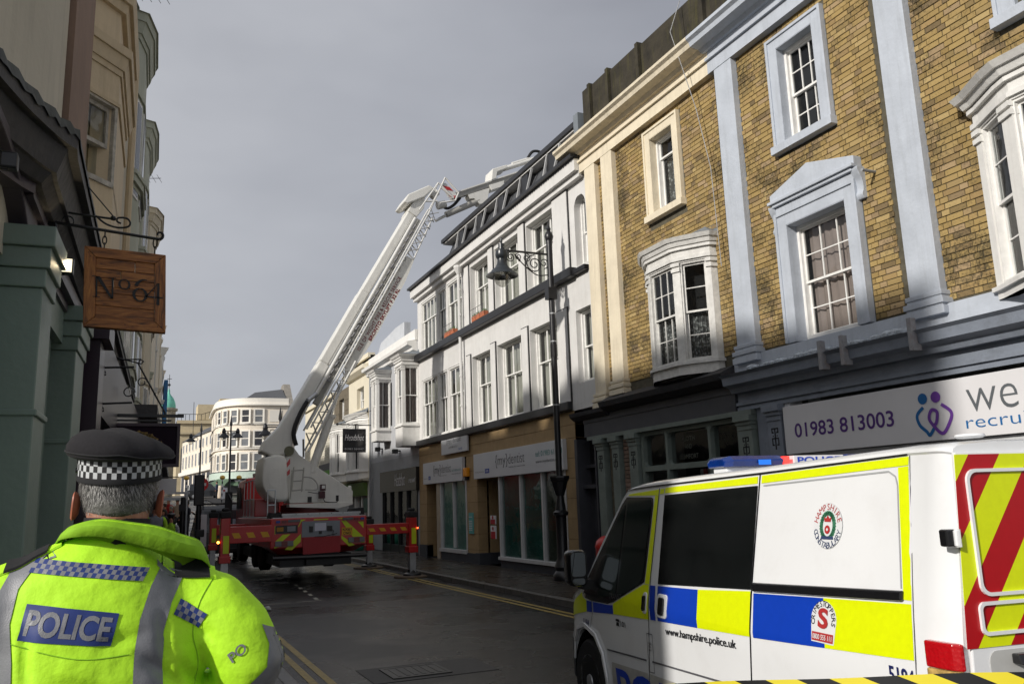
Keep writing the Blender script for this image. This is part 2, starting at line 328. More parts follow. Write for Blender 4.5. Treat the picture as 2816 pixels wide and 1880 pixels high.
def bricks(parent, fr, u0, u1, z0, z1, holes, m, cam_u, cam_z=1.8, ch=.081, st=.232, hd=.118, j=.011, n_obj=300, dist=9.0):
    L_ = []
    k = 0; z = z0
    while z < z1-.02:
        zt = min(z+ch, z1)-j
        x = u0 - (0 if k % 2 else .17)
        i = k
        while x < u1:
            w = st if i % 2 == 0 else hd
            a, b = x, x+w-j; x += w; i += 1
            segs = [(max(a, u0), min(b, u1))]
            for h in holes:
                if h[2] < (z+zt)/2 < h[3]:
                    ns = []
                    for p, q in segs:
                        if q <= h[0] or p >= h[1]: ns.append((p, q)); continue
                        if p < h[0]: ns.append((p, h[0]))
                        if q > h[1]: ns.append((h[1], q))
                    segs = ns
            for p, q in segs:
                if q-p > .02: L_.append((p, q, z, zt))
        z += ch; k += 1
    L_.sort(key=lambda t: (t[0]-cam_u)**2*1.0+(t[2]-cam_z)**2)
    st_ = MB(); cache = {}
    rnd = random.Random(3)
    for idx, (p, q, a, b) in enumerate(L_):
        pr = .011+rnd.random()*.007; e = .003
        def bx(mb, fr_, p, q, a, b):
            jz = rnd.uniform(-.0015, .0015)
            F = [(p, a+jz), (q, a+jz), (q, b+jz), (p, b+jz)]; G = [(p+e, a+e+jz), (q-e, a+e+jz), (q-e, b-e+jz), (p+e, b-e+jz)]
            mb.add([fr_.P(x, y, -.01) for x, y in F]+[fr_.P(x, y, pr-.003) for x, y in F]+[fr_.P(x, y, pr) for x, y in G],
                   [(0, 1, 5, 4), (1, 2, 6, 5), (2, 3, 7, 6), (3, 0, 4, 7), (4, 5, 9, 8), (5, 6, 10, 9), (6, 7, 11, 10), (7, 4, 8, 11), (8, 9, 10, 11)])
        if idx < n_obj:
            key = (round(q-p, 3), round(b-a, 3))
            if key not in cache:
                lf_ = Fr(0, 0, fr.d[0], fr.d[1], fr.n[0], fr.n[1]); mb = MB(); bx(mb, lf_, 0, q-p, 0, b-a); o = mb.build('brick', m); cache[key] = o.data
            else:
                o = bpy.data.objects.new('brick', cache[key]); COL.objects.link(o)
            x, y, _ = fr.P(p, 0, rnd.uniform(-.002, .002)); o.location = (x, y, a)
            setpar(o, parent)
        else: bx(st_, fr, p, q, a, b)
    if st_.v: st_.build('brick', m, parent, stuff=True)
# ================================================================== SETTING
def gz(y): 
    if y < 36: return 0.0
    if y < 118: return (y-36)*.05
    return 4.1+(y-118)*.02
YS = [-60, -10, 0, 5, 10, 15, 20, 25, 30, 34, 36, 38, 42, 46, 50, 55, 60, 66, 72, 80, 90, 100, 110, 118, 125, 140, 160, 220, 500, 2000]
def strip(mb, x0f, x1f, dz, ys, thick=None):
    R0 = [];
    V = []
    for y in ys: V += [(x0f(y), y, gz(y)+dz), (x1f(y), y, gz(y)+dz)]
    F = [(2*i, 2*i+1, 2*i+3, 2*i+2) for i in range(len(ys)-1)]
    mb.add(V, F)
    if thick:
        V2 = [(a, b, c-thick) for a, b, c in V]
        n = len(V); mb.add(V+V2, [(2*i, 2*i+2, n+2*i+2, n+2*i) for i in range(len(ys)-1)]+[(2*i+1, 2*i+3, n+2*i+3, n+2*i+1) for i in range(len(ys)-1)])
    return mb
def asphalt(name, base, wet=.5):
    m = bpy.data.materials.new(name); m.use_nodes = True; n = m.node_tree.nodes; l = m.node_tree.links; b = n['Principled BSDF']
    t = n.new('ShaderNodeNewGeometry')
    fine = n.new('ShaderNodeTexNoise'); fine.inputs['Scale'].default_value = 95; fine.inputs['Detail'].default_value = 4; l.new(t.outputs['Position'], fine.inputs['Vector'])
    big = n.new('ShaderNodeTexNoise'); big.inputs['Scale'].default_value = .55; big.inputs['Detail'].default_value = 5; l.new(t.outputs['Position'], big.inputs['Vector'])
    rp = n.new('ShaderNodeValToRGB'); rp.color_ramp.elements[0].position = .35; rp.color_ramp.elements[0].color = (*[c*.55 for c in base], 1); rp.color_ramp.elements[1].position = .7; rp.color_ramp.elements[1].color = (*[c*1.6 for c in base], 1)
    l.new(fine.outputs['Fac'], rp.inputs['Fac']); mu = n.new('ShaderNodeMixRGB'); mu.blend_type = 'MULTIPLY'; mu.inputs['Fac'].default_value = 1
    mr0 = n.new('ShaderNodeMapRange'); mr0.inputs['From Min'].default_value = .3; mr0.inputs['From Max'].default_value = .7; mr0.inputs['To Min'].default_value = .75; mr0.inputs['To Max'].default_value = 1.25; l.new(big.outputs['Fac'], mr0.inputs['Value'])
    l.new(rp.outputs[0], mu.inputs['Color1']); l.new(mr0.outputs[0], mu.inputs['Color2']); l.new(mu.outputs[0], b.inputs['Base Color'])
    mr = n.new('ShaderNodeMapRange'); mr.inputs['From Min'].default_value = .4; mr.inputs['From Max'].default_value = .62; mr.inputs['To Min'].default_value = wet; mr.inputs['To Max'].default_value = wet*.45; l.new(big.outputs['Fac'], mr.inputs['Value']); l.new(mr.outputs[0], b.inputs['Roughness'])
    bp = n.new('ShaderNodeBump'); b.inputs['Specular IOR Level'].default_value = .32; bp.inputs['Distance'].default_value = .005; bp.inputs['Strength'].default_value = .7; l.new(fine.outputs['Fac'], bp.inputs['Height']); l.new(bp.outputs[0], b.inputs['Normal'])
    MATS[name] = m; return m
road_m = asphalt('wet_asphalt', (.0125, .0125, .0128), .42)
slab_m = asphalt('wet_paving', (.045, .038, .031), .36)
ground = struct(strip(MB(), lambda y: -600, lambda y: 900, -.02, YS).build('ground', mat('ground_earth', (.06, .06, .06), .9)))
road = struct(strip(MB(), lambda y: 1.55, lambda y: 6.9 if y < 90 else 14, 0, YS[1:-3]).build('road', road_m))
def pave(name, xa, xb, y0, y1, kx, sgn):
    ys = [y for y in YS if y0 < y < y1]; ys = [y0]+ys+[y1]
    return struct(strip(MB(), xa, xb, .095, ys, .12).build(name, mat('pavement_bed', (.05, .045, .04), .8)))
pr_ = pave('pavement', lambda y: 7.05, lambda y: 9.2, -10, 110, 0, 1)
pl_ = pave('pavement', lambda y: -1.4 if y < 50 else -3, lambda y: 1.42, -10, 110, 0, 1)
# kerb stones and paving slabs
rnd = random.Random(11)
def slabs(parent, x0, x1, y0, y1, rows, ln, name='paving_slab'):
    w = (x1-x0)/rows
    for r_ in range(rows):
        y = y0-rnd.random()*ln
        while y < y1:
            l_ = ln*rnd.choice((.8, 1, 1, 1.25)); a, b = x0+r_*w+.005, x0+(r_+1)*w-.005; zz = .118+rnd.uniform(-.003, .003); t = rnd.uniform(-.002, .002)
            MB().hexa([(a, y+.005, .09), (b, y+.005, .09), (b, y+l_-.005, .09), (a, y+l_-.005, .09), (a, y+.005, zz-t), (b, y+.005, zz+t), (b, y+l_-.005, zz+t), (a, y+l_-.005, zz-t)]).build(name, slab_m, parent)
            y += l_
slabs(pr_, 7.06, 9.0, 9.5, 32, 3, .62)
kerb_m = mat('wet_granite_kerb', (.09, .085, .08), .35, .3, 8, .003, 60)
for par, a, b, ya, yb in ((pr_, 6.9, 7.05, 9, 34), (pl_, 1.42, 1.56, 4, 22)):
    y = ya
    while y < yb:
        l_ = rnd.choice((.8, .95, 1.1)); dz = rnd.uniform(-.004, .004)
        MB().box(a, b, y+.006, y+l_-.006, -.05, .118+dz).build('kerb_stone', kerb_m, par, bevel=.012); y += l_
MB().box(6.9, 7.05, 34.02, 36, -.05, .118).box(6.9, 7.05, -10, 8.98, -.05, .118).build('kerb', kerb_m, pr_)
slabs(pl_, -.6, 1.42, 5.5, 12, 3, .62)
ylw = mat('worn_yellow_line', (.30, .215, .045), .5, .35, 14, .001, 80, grime=.55, gcol=(.04, .04, .04))
whl = mat('worn_white_line', (.30, .29, .25), .5, .4, 12, .001, 80, grime=.6, gcol=(.04, .04, .04))
yl = MB()
for xc in (1.80, 1.97, 6.36, 6.53): strip(yl, lambda y, x=xc: x-.042, lambda y, x=xc: x+.042, .004, [0, 4, 8, 12, 16, 20, 25, 30, 36])
struct(yl.build('yellow_line', ylw))
wl = MB()
for k in range(9):
    t0 = k/9; x = 3.45+t0*.42; y = 17.7+k*.86; wl.add([(x-.04, y, .004), (x+.04, y, .004), (x+.07, y+.4, .004), (x-.01, y+.4, .004)], [(0, 1, 2, 3)])
wl.add([(2.1, 17.45, .004), (2.9, 17.45, .004), (2.9, 17.53, .004), (2.1, 17.53, .004)], [(0, 1, 2, 3)]); wl.add([(3.0, 17.45, .004), (3.5, 17.45, .004), (3.5, 17.53, .004), (3.0, 17.53, .004)], [(0, 1, 2, 3)])
for k in range(7):
    x = 3.0+k*1.0; wl.add([(x, 92, gz(92)+.006), (x+.5, 92, gz(92)+.006), (x+.5, 97, gz(97)+.006), (x, 97, gz(97)+.006)], [(0, 1, 2, 3)])
wl.add([(2.2, 84, gz(84)+.006), (6.0, 84, gz(84)+.006), (6.2, 84.8, gz(84.8)+.006), (2.4, 84.8, gz(84.8)+.006)], [(0, 1, 2, 3)])
struct(wl.build('road_marking', whl))
# inspection cover with its patched surround
ic = thing('inspection_cover', 'rectangular metal inspection cover in a patched square of the wet road near the yellow lines', 'manhole cover', (2.95, 9.3, 0))
MB().box(2.35, 3.75, 8.95, 9.8, -.02, .006).build('patch', mat('tar_patch', (.026, .025, .024), .6, .3, 12, .004, 60), ic)
MB().box(2.62, 3.2, 9.1, 9.62, 0, .014).build('lid', mat('cast_iron', (.03, .029, .027), .45, .3, 20, .003, 90), ic)
fm = MB()
for a, b, c, d in ((2.58, 2.62, 9.06, 9.66), (3.2, 3.24, 9.06, 9.66), (2.62, 3.2, 9.06, 9.1), (2.62, 3.2, 9.62, 9.66)): fm.box(a, b, c, d, 0, .017)
for k in range(6): fm.box(2.66+k*.09, 2.70+k*.09, 9.14, 9.58, .01, .018)
fm.build('rim', MATS['cast_iron'], ic)
lt = MB().rings([[(2.3+.05*cos(a)*q+dx, 16.4+.04*sin(a)*q, h) for a in [i*pi/4 for i in range(8)]] for q, h, dx in ((.6, .004, 0), (1.2, .03, .01), (.9, .07, -.01), (.3, .09, .01))]).build('litter', mat('litter_plastic', (.4, .42, .42), .4))
tag(lt, 'small crumpled scrap of pale litter lying on the road beyond the officer', 'litter')

# ================================================================== RIGHT SIDE: pale blue brick building
BT = [(.33, .232, .09), (.38, .27, .11), (.26, .178, .068), (.42, .31, .14), (.30, .208, .08), (.36, .255, .105), (.33, .225, .10), (.16, .115, .058), (.37, .265, .15), (.30, .215, .088), (.21, .15, .068)]
brick_m = brickmat('stock_brick', BT, .8)
bb = thing('brick_building', 'yellow brick building with pale blue pilasters and pedimented window above the white shop sign', 'building', (9, 7, 0))
def facade_shell(parent, u0, u1, z0, z1, holes, m, name='wall', depth=7.0, o0=-.3, roof=True, rz=None):
    w = wall(MB(), RF, u0, u1, z0, z1, holes, o0, 0.0).build(name, m, parent)
    if roof: MB().fb(RF, u0, u1, rz or z1, (rz or z1)+.15, -depth, -.0).build('roof', slate, parent)  # unseen flat slab, added to block sun and sky light
    return w
U0, U1 = 3.2, 10.87
holesB = [(8.50, 9.28, 7.13, 8.80), (8.22, 9.42, 4.02, 5.85), (3.9, 6.15, 3.9, 6.2)]
facade_shell(bb, U0, U1, 3.3, 9.9, holesB, mortar)
excl = [(8.28, 9.5, 6.95, 9.0), (7.98, 9.64, 3.9, 6.2), (6.90, 7.50, 3.9, 9.2), (10.28, 10.87, 3.9, 9.2), (3.9, 6.22, 3.8, 6.45)]
excl_b = excl+[(7.98, 9.62, 6.2, 6.36), (8.4, 9.2, 6.36, 6.5), (4.4, 5.75, 7.0, 9.05)]
bricks(bb, RF, U0, 10.3, 4.05, 9.1, excl_b, brick_m, 6.6, 5.5)
# pilasters with moulded bases
def pilaster(parent, u0, u1, z0, z1, m, o=.13, base=True):
    mb = MB().fb(RF, u0, u1, z0+.3, z1, 0, o)
    if base:
        for e, a, b in ((.10, 0, .10), (.07, .10, .13), (.11, .13, .20), (.05, .20, .24), (.07, .24, .30)): mb.fb(RF, u0-e*.6, u1+e*.6, z0+a, z0+b, 0, o+e*.6)
    return mb.build('pilaster', m, parent, bevel=.008)
pilaster(bb, 6.88, 7.33, 3.88, 9.09, blue); pilaster(bb, 10.27, 10.72, 3.88, 9.09, blue)
MB().fb(RF, U0, 10.87, 9.09, 9.32, 0, .14).fb(RF, U0, 10.87, 9.32, 9.37, 0, .19).fb(RF, U0, 10.87, 9.37, 9.60, 0, .12).build('frieze', blue, bb)
corn = [(0, 9.52), (.18, 9.52), (.24, 9.58), (.42, 9.60), (.44, 9.68), (.50, 9.72), (.50, 9.78), (0, 9.84)]
MB().prof(RF, corn, U0, 10.95).build('cornice', blue, bb)
# architrave surround helper
def surround(parent, u0, u1, z0, z1, w, m, o=.07, sill=True, name='window_surround', rev=.14):
    s = MB().fb(RF, u0-w, u0, z0, z1+w, 0, o).fb(RF, u1, u1+w, z0, z1+w, 0, o).fb(RF, u0, u1, z1, z1+w, 0, o)
    s.fb(RF, u0-w-.02, u0-w+.03, z0, z1+w+.02, 0, o+.025).fb(RF, u1+w-.03, u1+w+.02, z0, z1+w+.02, 0, o+.025).fb(RF, u0-w+.03, u1+w-.03, z1+w-.03, z1+w+.02, 0, o+.025)
    s.fb(RF, u0, u0+.012, z0, z1, -rev, o-.002).fb(RF, u1-.012, u1, z0, z1, -rev, o-.002).fb(RF, u0+.012, u1-.012, z1-.012, z1, -rev, o-.002)
    if sill: s.fb(RF, u0-w-.05, u1+w+.05, z0-.13, z0, 0, .14)
    s.fb(RF, u0, u1, z0-.02, z0+.012, -rev, 0)
    return s.build(name, m, parent, bevel=.006)
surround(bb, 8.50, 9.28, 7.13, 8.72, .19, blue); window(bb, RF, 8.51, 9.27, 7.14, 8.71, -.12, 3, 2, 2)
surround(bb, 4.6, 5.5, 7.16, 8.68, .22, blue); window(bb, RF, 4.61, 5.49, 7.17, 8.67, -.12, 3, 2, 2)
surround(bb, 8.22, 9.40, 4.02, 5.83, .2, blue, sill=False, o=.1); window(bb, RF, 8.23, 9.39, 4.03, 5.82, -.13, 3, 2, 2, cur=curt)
pd = MB().fb(RF, 8.0, 9.56, 6.03, 6.15, 0, .12).fb(RF, 7.98, 9.58, 6.15, 6.20, 0, .17)
pd.fprism(RF, [(7.93, 6.24), (9.62, 6.24), (9.62, 6.36), (8.80, 6.60), (7.93, 6.36)][::-1], 0, .16)
pd.fb(RF, 7.93, 9.64, 6.20, 6.25, .0, .21)
pd.build('pediment', blue, bb, bevel=.008)
for uc in (7.95, 9.62):                       # scroll brackets beside the window head
    P_ = bez([(0, 6.20, .02), (0, 6.19, .15), (0, 6.10, .13), (0, 6.0, .08), (0, 5.88, .07), (0, 5.80, .10), (0, 5.74, .07), (0, 5.75, .03)], 5)
    pts = [(p.z, p.y) for p in P_]
    ring = [(o_, z_) for o_, z_ in pts]+[(0, 5.75), (0, 6.20)]
    MB().prism([RF.P(uc-.06, z_, o_) for o_, z_ in ring], [RF.P(uc+.06, z_, o_) for o_, z_ in ring]).build('scroll_bracket', blue, bb, bevel=.006)
MB().tube([RF.P(7.72, 6.05, 0), RF.P(7.70, 6.04, .28)], .022).build('overflow_pipe', mat('grey_plastic', (.3, .31, .32), .5), bb)
# generic bay
def bay(parent, plan, z0, z1, segs, m, side, corn_out=.22, plinth=.25, lintel=.35, room=darkroom, curs=None, base_taper=True, wz=None, seg_kw=None, roofm=lead):
    """plan: world (x,y) points of the outer face; segs[i]: ('post',) or ('win', cols, rt, rb)"""
    A = [Vector((*p, 0)) for p in plan]
    for a0, a1, b0, b1 in ((z1-lintel, z1-.06, -.12, 0), (z1-lintel+.03, z1-lintel+.09, .002, .035), (z1-.13, z1-.08, .002, .05), (z0+.02, z0+plinth-.05, -.12, 0), (z0+plinth-.05, z0+plinth, -.12, .05)):
        band(MB(), plan, a0, a1, b0, b1, side).build('bay_frame', m, parent)
    c = MB(); band(c, plan, z1-.06, z1+.02, -.2, corn_out*.6, side, corn_out*.4); band(c, plan, z1+.02, z1+.09, -.2, corn_out, side, corn_out*.75)
    c.build('bay_cornice', m, parent)
    top = offs(plan, corn_out-.03, side); inn = [(p[0], p[1], z1+.09) for p in top]; cx = sum(p[0] for p in plan)/len(plan)
    q0, q1 = plan[0], plan[-1]
    r_ = MB(); zz = z1+.30
    e0 = Vector((q0[0], q0[1], zz)); e1 = Vector((q1[0], q1[1], zz))
    ring = inn; n = len(ring); back = [tuple(e0.lerp(e1, i/(n-1))) for i in range(n)]
    r_.add(ring+back, [(i, i+1, n+i+1, n+i) for i in range(n-1)]); r_.build('bay_roof', roofm, parent)
    fl = MB(); fl.add([(p[0], p[1], z0+.02) for p in plan], [tuple(range(n))]); fl.add([(p[0], p[1], z1-.05) for p in plan], [tuple(range(n))]); fl.build('bay_floor', m, parent)
    for i, sg in enumerate(segs):
        a, c_ = plan[i], plan[i+1]; dx, dy = c_[0]-a[0], c_[1]-a[1]; ln = sqrt(dx*dx+dy*dy); nx, ny = -dy/ln*side, dx/ln*side
        fr = Fr(a[0], a[1], dx, dy, nx, ny)
        if sg[0] == 'post':
            MB().fb(fr, 0, ln, z0+plinth, z1-lintel, -.12, 0).fb(fr, -.01, ln+.01, z1-lintel-.16, z1-lintel-.10, -.1, .03).fb(fr, -.01, ln+.01, z1-lintel-.06, z1-lintel, -.1, .035).build('bay_post', m, parent)
        else:
            kw = dict(seg_kw or {}); kw.update(sg[4] if len(sg) > 4 else {})
            window(parent, fr, .0, ln, z0+plinth, z1-lintel, o=-.05, cols=sg[1], rt=sg[2], rb=sg[3], room=None, m=m if m is not white else sashw, **kw)
    # dark room box behind
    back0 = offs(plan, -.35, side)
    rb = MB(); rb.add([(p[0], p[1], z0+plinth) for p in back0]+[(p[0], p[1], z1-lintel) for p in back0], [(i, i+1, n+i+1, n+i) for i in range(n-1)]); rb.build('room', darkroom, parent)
X = lambda o: 9-o
bowB = [(X(0), 6.20), (X(.12), 6.16), (X(.16), 6.06), (X(.42), 5.62), (X(.5), 5.44), (X(.5), 4.55), (X(.42), 4.38), (X(.16), 3.95), (X(0), 3.85)]
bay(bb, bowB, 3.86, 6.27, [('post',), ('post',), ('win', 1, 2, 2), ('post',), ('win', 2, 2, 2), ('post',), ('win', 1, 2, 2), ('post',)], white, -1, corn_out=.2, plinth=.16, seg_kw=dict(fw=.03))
# shop front
sf_wall = MB().fb(RF, U0, 10.9, 3.66, 4.0, 0, .10)
sf_wall.build('fascia_blocking', blue, bb)
cp = [(0, 3.42), (.18, 3.42), (.22, 3.5), (.34, 3.54), (.36, 3.66), (.42, 3.70), (0, 3.78)]
MB().prof(RF, cp, U0, 10.9).build('shop_cornice', mat('shop_grey_blue', (.20, .225, .27), .55, .12, 3, .004, 30, grime=.35), bb)
rubble = MB(); rnd2 = random.Random(5)
k = 0; y = 7.3
while y < 10.2:
    w_ = rnd2.uniform(.05, .16); h_ = rnd2.uniform(.03, .09)
    rubble.rings([[RF.P(y+w_*.5+cos(a)*w_*.6*q, 3.72+h, .24+.14*sin(a)*q) for a in [i*pi/3 for i in range(6)]] for q, h in ((1, 0), (1.05, h_*.5), (.5, h_))]); y += w_*.9
rubble.build('crumbling_render', mat('broken_render', (.42, .46, .5), .9, .35, 14, .01, 22), bb)
for yy in (7.1, 8.2, 8.6):
    MB().fb(RF, yy, yy+.06, 3.55, 3.86, .36, .45).fb(RF, yy, yy+.06, 3.46, 3.55, .3, .45).build('cornice_strap', mat('rusty_strap', (.25, .25, .26), .6, .2, 10, grime=.5, gcol=(.2, .07, .02)), bb)
greyblue = MATS['shop_grey_blue']
MB().fb(RF, U0, 10.9, 3.17, 3.42, -.1, .06).fb(RF, U0, 10.9, 3.22, 3.27, .06, .1).fb(RF, U0, 10.9, 3.14, 3.19, .06, .08).build('shop_frieze', greyblue, bb)
def fretpil(parent, u0, u1, z1, m, o=.1):
    mb = MB().fb(RF, u0+.04, u1-.04, .12, z1-.22, -.1, o).fb(RF, u0, u1, z1-.10, z1, -.1, o+.08).fb(RF, u0+.02, u1-.02, z1-.16, z1-.10, -.1, o+.04).fb(RF, u0-.01, u1+.01, .12, .4, -.1, o+.05)
    mb.fb(RF, u0+.03, u1-.03, z1-.24, z1-.16, -.1, o+.015)
    P = mb.build('pilaster', m, parent, bevel=.004)
    c = (u0+u1)/2; h = z1-.42; g = MB(); t = .012
    for a, b, cc, d in ((-.012, .012, -.26, .06), (-.075, .075, .05, .07), (-.075, .075, -.10, -.08), (-.075, -.055, -.0, .05), (.055, .075, -.0, .05), (-.075, -.03, -.01, .01), (.03, .075, -.01, .01), (-.075, -.055, -.18, -.10), (.055, .075, -.18, -.1), (-.075, -.03, -.2, -.18), (.03, .075, -.2, -.18), (-.055, -.03, -.06, -.045), (.03, .055, -.06, -.045)):
        g.fb(RF, c+a, c+b, h+cc, h+d, o, o+.004)
    g.build('fret_ornament', darkroom, P)
fretpil(bb, 9.86, 10.24, 3.14, greyblue)
MB().fb(RF, 10.24, 10.52, .12, 3.14, -.1, .02).build('side_wall', greyblue, bb)
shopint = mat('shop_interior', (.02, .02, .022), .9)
sh = MB().fb(RF, 9.74, 9.85, .12, 3.17, -.2, .05).fb(RF, U0, 9.74, 2.18, 2.36, -.2, .04).fb(RF, U0, 9.74, .12, .6, -.2, .04)
for yy in (4.6, 6.9, 8.6, 9.4): sh.fb(RF, yy, yy+.09, .6, 2.18, -.12, .03)
sh.build('shop_frame', mat('shop_white_frame', (.55, .56, .57), .5), bb)
for a, b in ((U0, 4.6), (4.69, 6.9), (6.99, 8.6), (8.69, 9.4), (9.49, 9.74)):
    MB().add([RF.P(a, .6, -.05), RF.P(b, .6, -.05), RF.P(b, 2.18, -.05), RF.P(a, 2.18, -.05)], [(0, 1, 2, 3)]).build('shop_pane', glass, bb)
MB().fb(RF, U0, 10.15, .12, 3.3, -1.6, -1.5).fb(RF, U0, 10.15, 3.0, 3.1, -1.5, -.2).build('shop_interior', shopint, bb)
MB().fb(RF, U0, U1, .1, 10.0, -7, -1.7).build('rear_mass', mat('render_grey', (.3, .3, .28), .9), bb)
# recruitment sign
sg = thing('shop_sign', 'long white shop sign with purple telephone number and two figure heart logo above the van', 'shop sign', (8.9, 8, 2.37))
signw = mat('sign_white', (.66, .65, .66), .4, .04, 1)
MB().fb(RF, U0, 9.82, 2.37, 3.08, -.1, .12).build('sign_board', signw, sg, bevel=.004)
purple = mat('sign_purple', (.085, .03, .19), .45, .05); blu = mat('sign_blue', (.01, .12, .33), .45, .05); pur2 = mat('logo_purple', (.16, .05, .33), .45, .05); gr_ = mat('sign_grey', (.10, .11, .12), .45, .05)
tf = lambda oo: (lambda u_, z_: RT.P(u_, z_, oo))
text('lettering', '01983 813003', tf(.124), -9.60, 2.60, 1.80, .21, purple, sg, off=.012)
text('lettering', 'we care', tf(.124), -6.73, 2.66, 1.75, .27, gr_, sg, off=-.012)
text('lettering', 'recruitment', tf(.124), -6.78, 2.475, 1.55, .135, blu, sg, off=-.008)
def arc_strip(mb, pts, w, fn):
    P = bez([(a, b, 0) for a, b in pts], 8); V = []
    for i, p in enumerate(P):
        t = (P[min(i+1, len(P)-1)]-P[max(i-1, 0)]).normalized(); n_ = Vector((-t.y, t.x, 0))*w/2; V += [fn(p.x+n_.x, p.y+n_.y), fn(p.x-n_.x, p.y-n_.y)]
    mb.add(V, [(2*i, 2*i+1, 2*i+3, 2*i+2) for i in range(len(P)-1)])
def disc(mb, c, r_, fn, n=28, r2=None):
    mb.add([fn(c[0]+r_*cos(2*pi*i/n), c[1]+(r2 or r_)*sin(2*pi*i/n)) for i in range(n)], [tuple(range(n))])
fn = tf(.125); cx, cz = -7.20, 2.66
l1 = MB(); arc_strip(l1, [(cx-.14, cz+.13), (cx-.24, cz+.04), (cx-.22, cz-.08), (cx-.13, cz-.17), (cx-.09, cz-.215), (cx-.02, cz-.14)], .042, fn); disc(l1, (cx-.135, cz+.235), .068, fn); l1.build('logo', blu, sg)
fn = tf(.128)
l2 = MB(); arc_strip(l2, [(cx+.12, cz+.14), (cx+.245, cz+.03), (cx+.2, cz-.1), (cx+.09, cz-.21), (cx-.04, cz-.08), (cx-.07, cz+.0), (cx-.02, cz+.085), (cx+.05, cz+.05), (cx+.03, cz-.06), (cx, cz-.1)], .042, fn); disc(l2, (cx+.055, cz+.235), .068, fn); l2.build('logo', pur2, sg)

# ================================================================== cream brick building
cb = thing('brick_building', 'yellow brick building with cream pilasters, lace curtained windows and dark green shopfront', 'building', (9, 13, 0))
C0, C1 = 10.87, 15.62
holesC = [(12.14, 12.92, 7.2, 8.75), (11.3, 13.2, 3.95, 6.1)]
facade_shell(cb, C0, C1, 3.3, 9.9, holesC, mortar)
exC = [(11.93, 13.14, 6.9, 8.97), (11.2, 13.32, 3.8, 6.35), (14.25, 14.70, 3.9, 9.2), (14.98, 15.62, 3.9, 9.2)]
bricks(cb, RF, C0, 14.98, 4.1, 9.1, exC, brick_m, 10.5, 5.5)
pilaster(cb, 14.25, 14.70, 3.88, 9.09, cream); pilaster(cb, 14.98, 15.42, 3.7, 9.09, cream)
MB().fb(RF, C0+.003, C1, 9.09, 9.32, 0, .137).fb(RF, C0+.003, C1, 9.32, 9.37, 0, .187).fb(RF, C0+.003, C1, 9.37, 9.60, 0, .117).build('frieze', cream, cb)
MB().prof(RF, corn, 10.955, 16.2).build('cornice', mat('cream_lead_cornice', (.62, .55, .42), .8, .12, 6, .008, 18, streak=.25), cb)
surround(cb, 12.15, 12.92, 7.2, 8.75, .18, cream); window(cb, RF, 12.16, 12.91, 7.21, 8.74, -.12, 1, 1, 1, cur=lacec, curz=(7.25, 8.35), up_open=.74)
# parapet, black with moss
par = MB()
for a, b, h in ((10.9, 13.0, 10.86), (13.02, 14.2, 10.92), (14.22, 15.0, 10.98), (15.02, 15.45, 11.02)):
    par.fb(RF, a, b, 9.7, h, -.6, .05).fb(RF, a, a+.10, 9.82, h, .05, .12)
MB().fb(RF, 3.2, 10.88, 9.7, 11.0, -.6, .05).build('parapet', mat('sooty_parapet', (.030, .025, .016), .95, .5, 3, .02, 9, streak=.7, gcol=(.085, .08, .012)), bb)
par.build('parapet', mat('sooty_parapet', (.030, .025, .016), .95, .5, 3, .02, 9, streak=.7, gcol=(.085, .08, .012)), cb)
bowC = [(X(0), 11.22), (X(.12), 11.24), (X(.17), 11.30), (X(.44), 11.70), (X(.5), 11.84), (X(.5), 12.60), (X(.44), 12.74), (X(.16), 13.16), (X(0), 13.28)]
lk = dict(cur=lacec, curz=(4.1, 4.95))
bay(cb, bowC, 3.84, 6.20, [('post',), ('post',), ('win', 1, 2, 2, lk), ('post',), ('win', 3, 2, 2, lk), ('post',), ('win', 1, 2, 2, lk), ('post',)], mat('peeling_white', (.62, .61, .58), .7, .15, 8, .006, 22, grime=.3, gcol=(.25, .22, .18)), 1, corn_out=.15, plinth=.24, seg_kw=dict(fw=.03))
# shopfront below, dark grey and sage green
sage = mat('sage_paint', (.16, .19, .17), .55, .15, 4, .002, 40, grime=.2)
MB().fb(RF, 10.92, 16.05, 3.44, 3.62, 0, .12).fb(RF, 10.92, 16.05, 3.14, 3.44, -.1, .1).build('shop_frieze', darkgrey, cb)
MB().prof(RF, [(0, 3.56), (.2, 3.58), (.36, 3.66), (.40, 3.76), (.1, 3.9), (0, 3.9)], C0, 14.9).prof(RF, [(0, 3.5), (.16, 3.52), (.26, 3.6), (.28, 3.68), (0, 3.74)], 14.92, 16.4).build('shop_cornice', mat('blackened_cornice', (.03, .03, .033), .8, .3, 9, .01, 18, grime=.5, gcol=(.06, .035, .02)), cb)
MB().fb(RF, 10.53, 15.9, 3.06, 3.138, -.1, .13).build('shop_lintel', sage, cb)
for a, b in ((10.54, 10.94), (13.93, 14.31), (14.62, 14.97), (15.22, 15.58)): fretpil(cb, a, b, 3.06, sage)
pinkb = brickmat('pink_brick', [(.22, .15, .11), (.26, .18, .14), (.18, .13, .10), (.28, .2, .16)], .35)
for a, b in ((14.32, 14.61), (14.98, 15.21)):
    MB().fb(RF, a, b, .12, 3.06, -.2, -.02).build('brick_panel', mortar, cb); 
bricks(cb, RF, 14.32, 14.61, .5, 3.04, [], pinkb, 10, 1.8, n_obj=0, st=.21, hd=.1); 
fr2 = MB().fb(RF, 10.94, 13.93, .12, .75, -.15, .03).fb(RF, 10.94, 11.02, .75, 3.06, -.15, .03).fb(RF, 13.85, 13.93, .75, 3.06, -.15, .03).fb(RF, 11.02, 13.85, 2.3, 2.4, -.15, .03).fb(RF, 11.02, 13.85, 2.98, 3.06, -.15, .03)
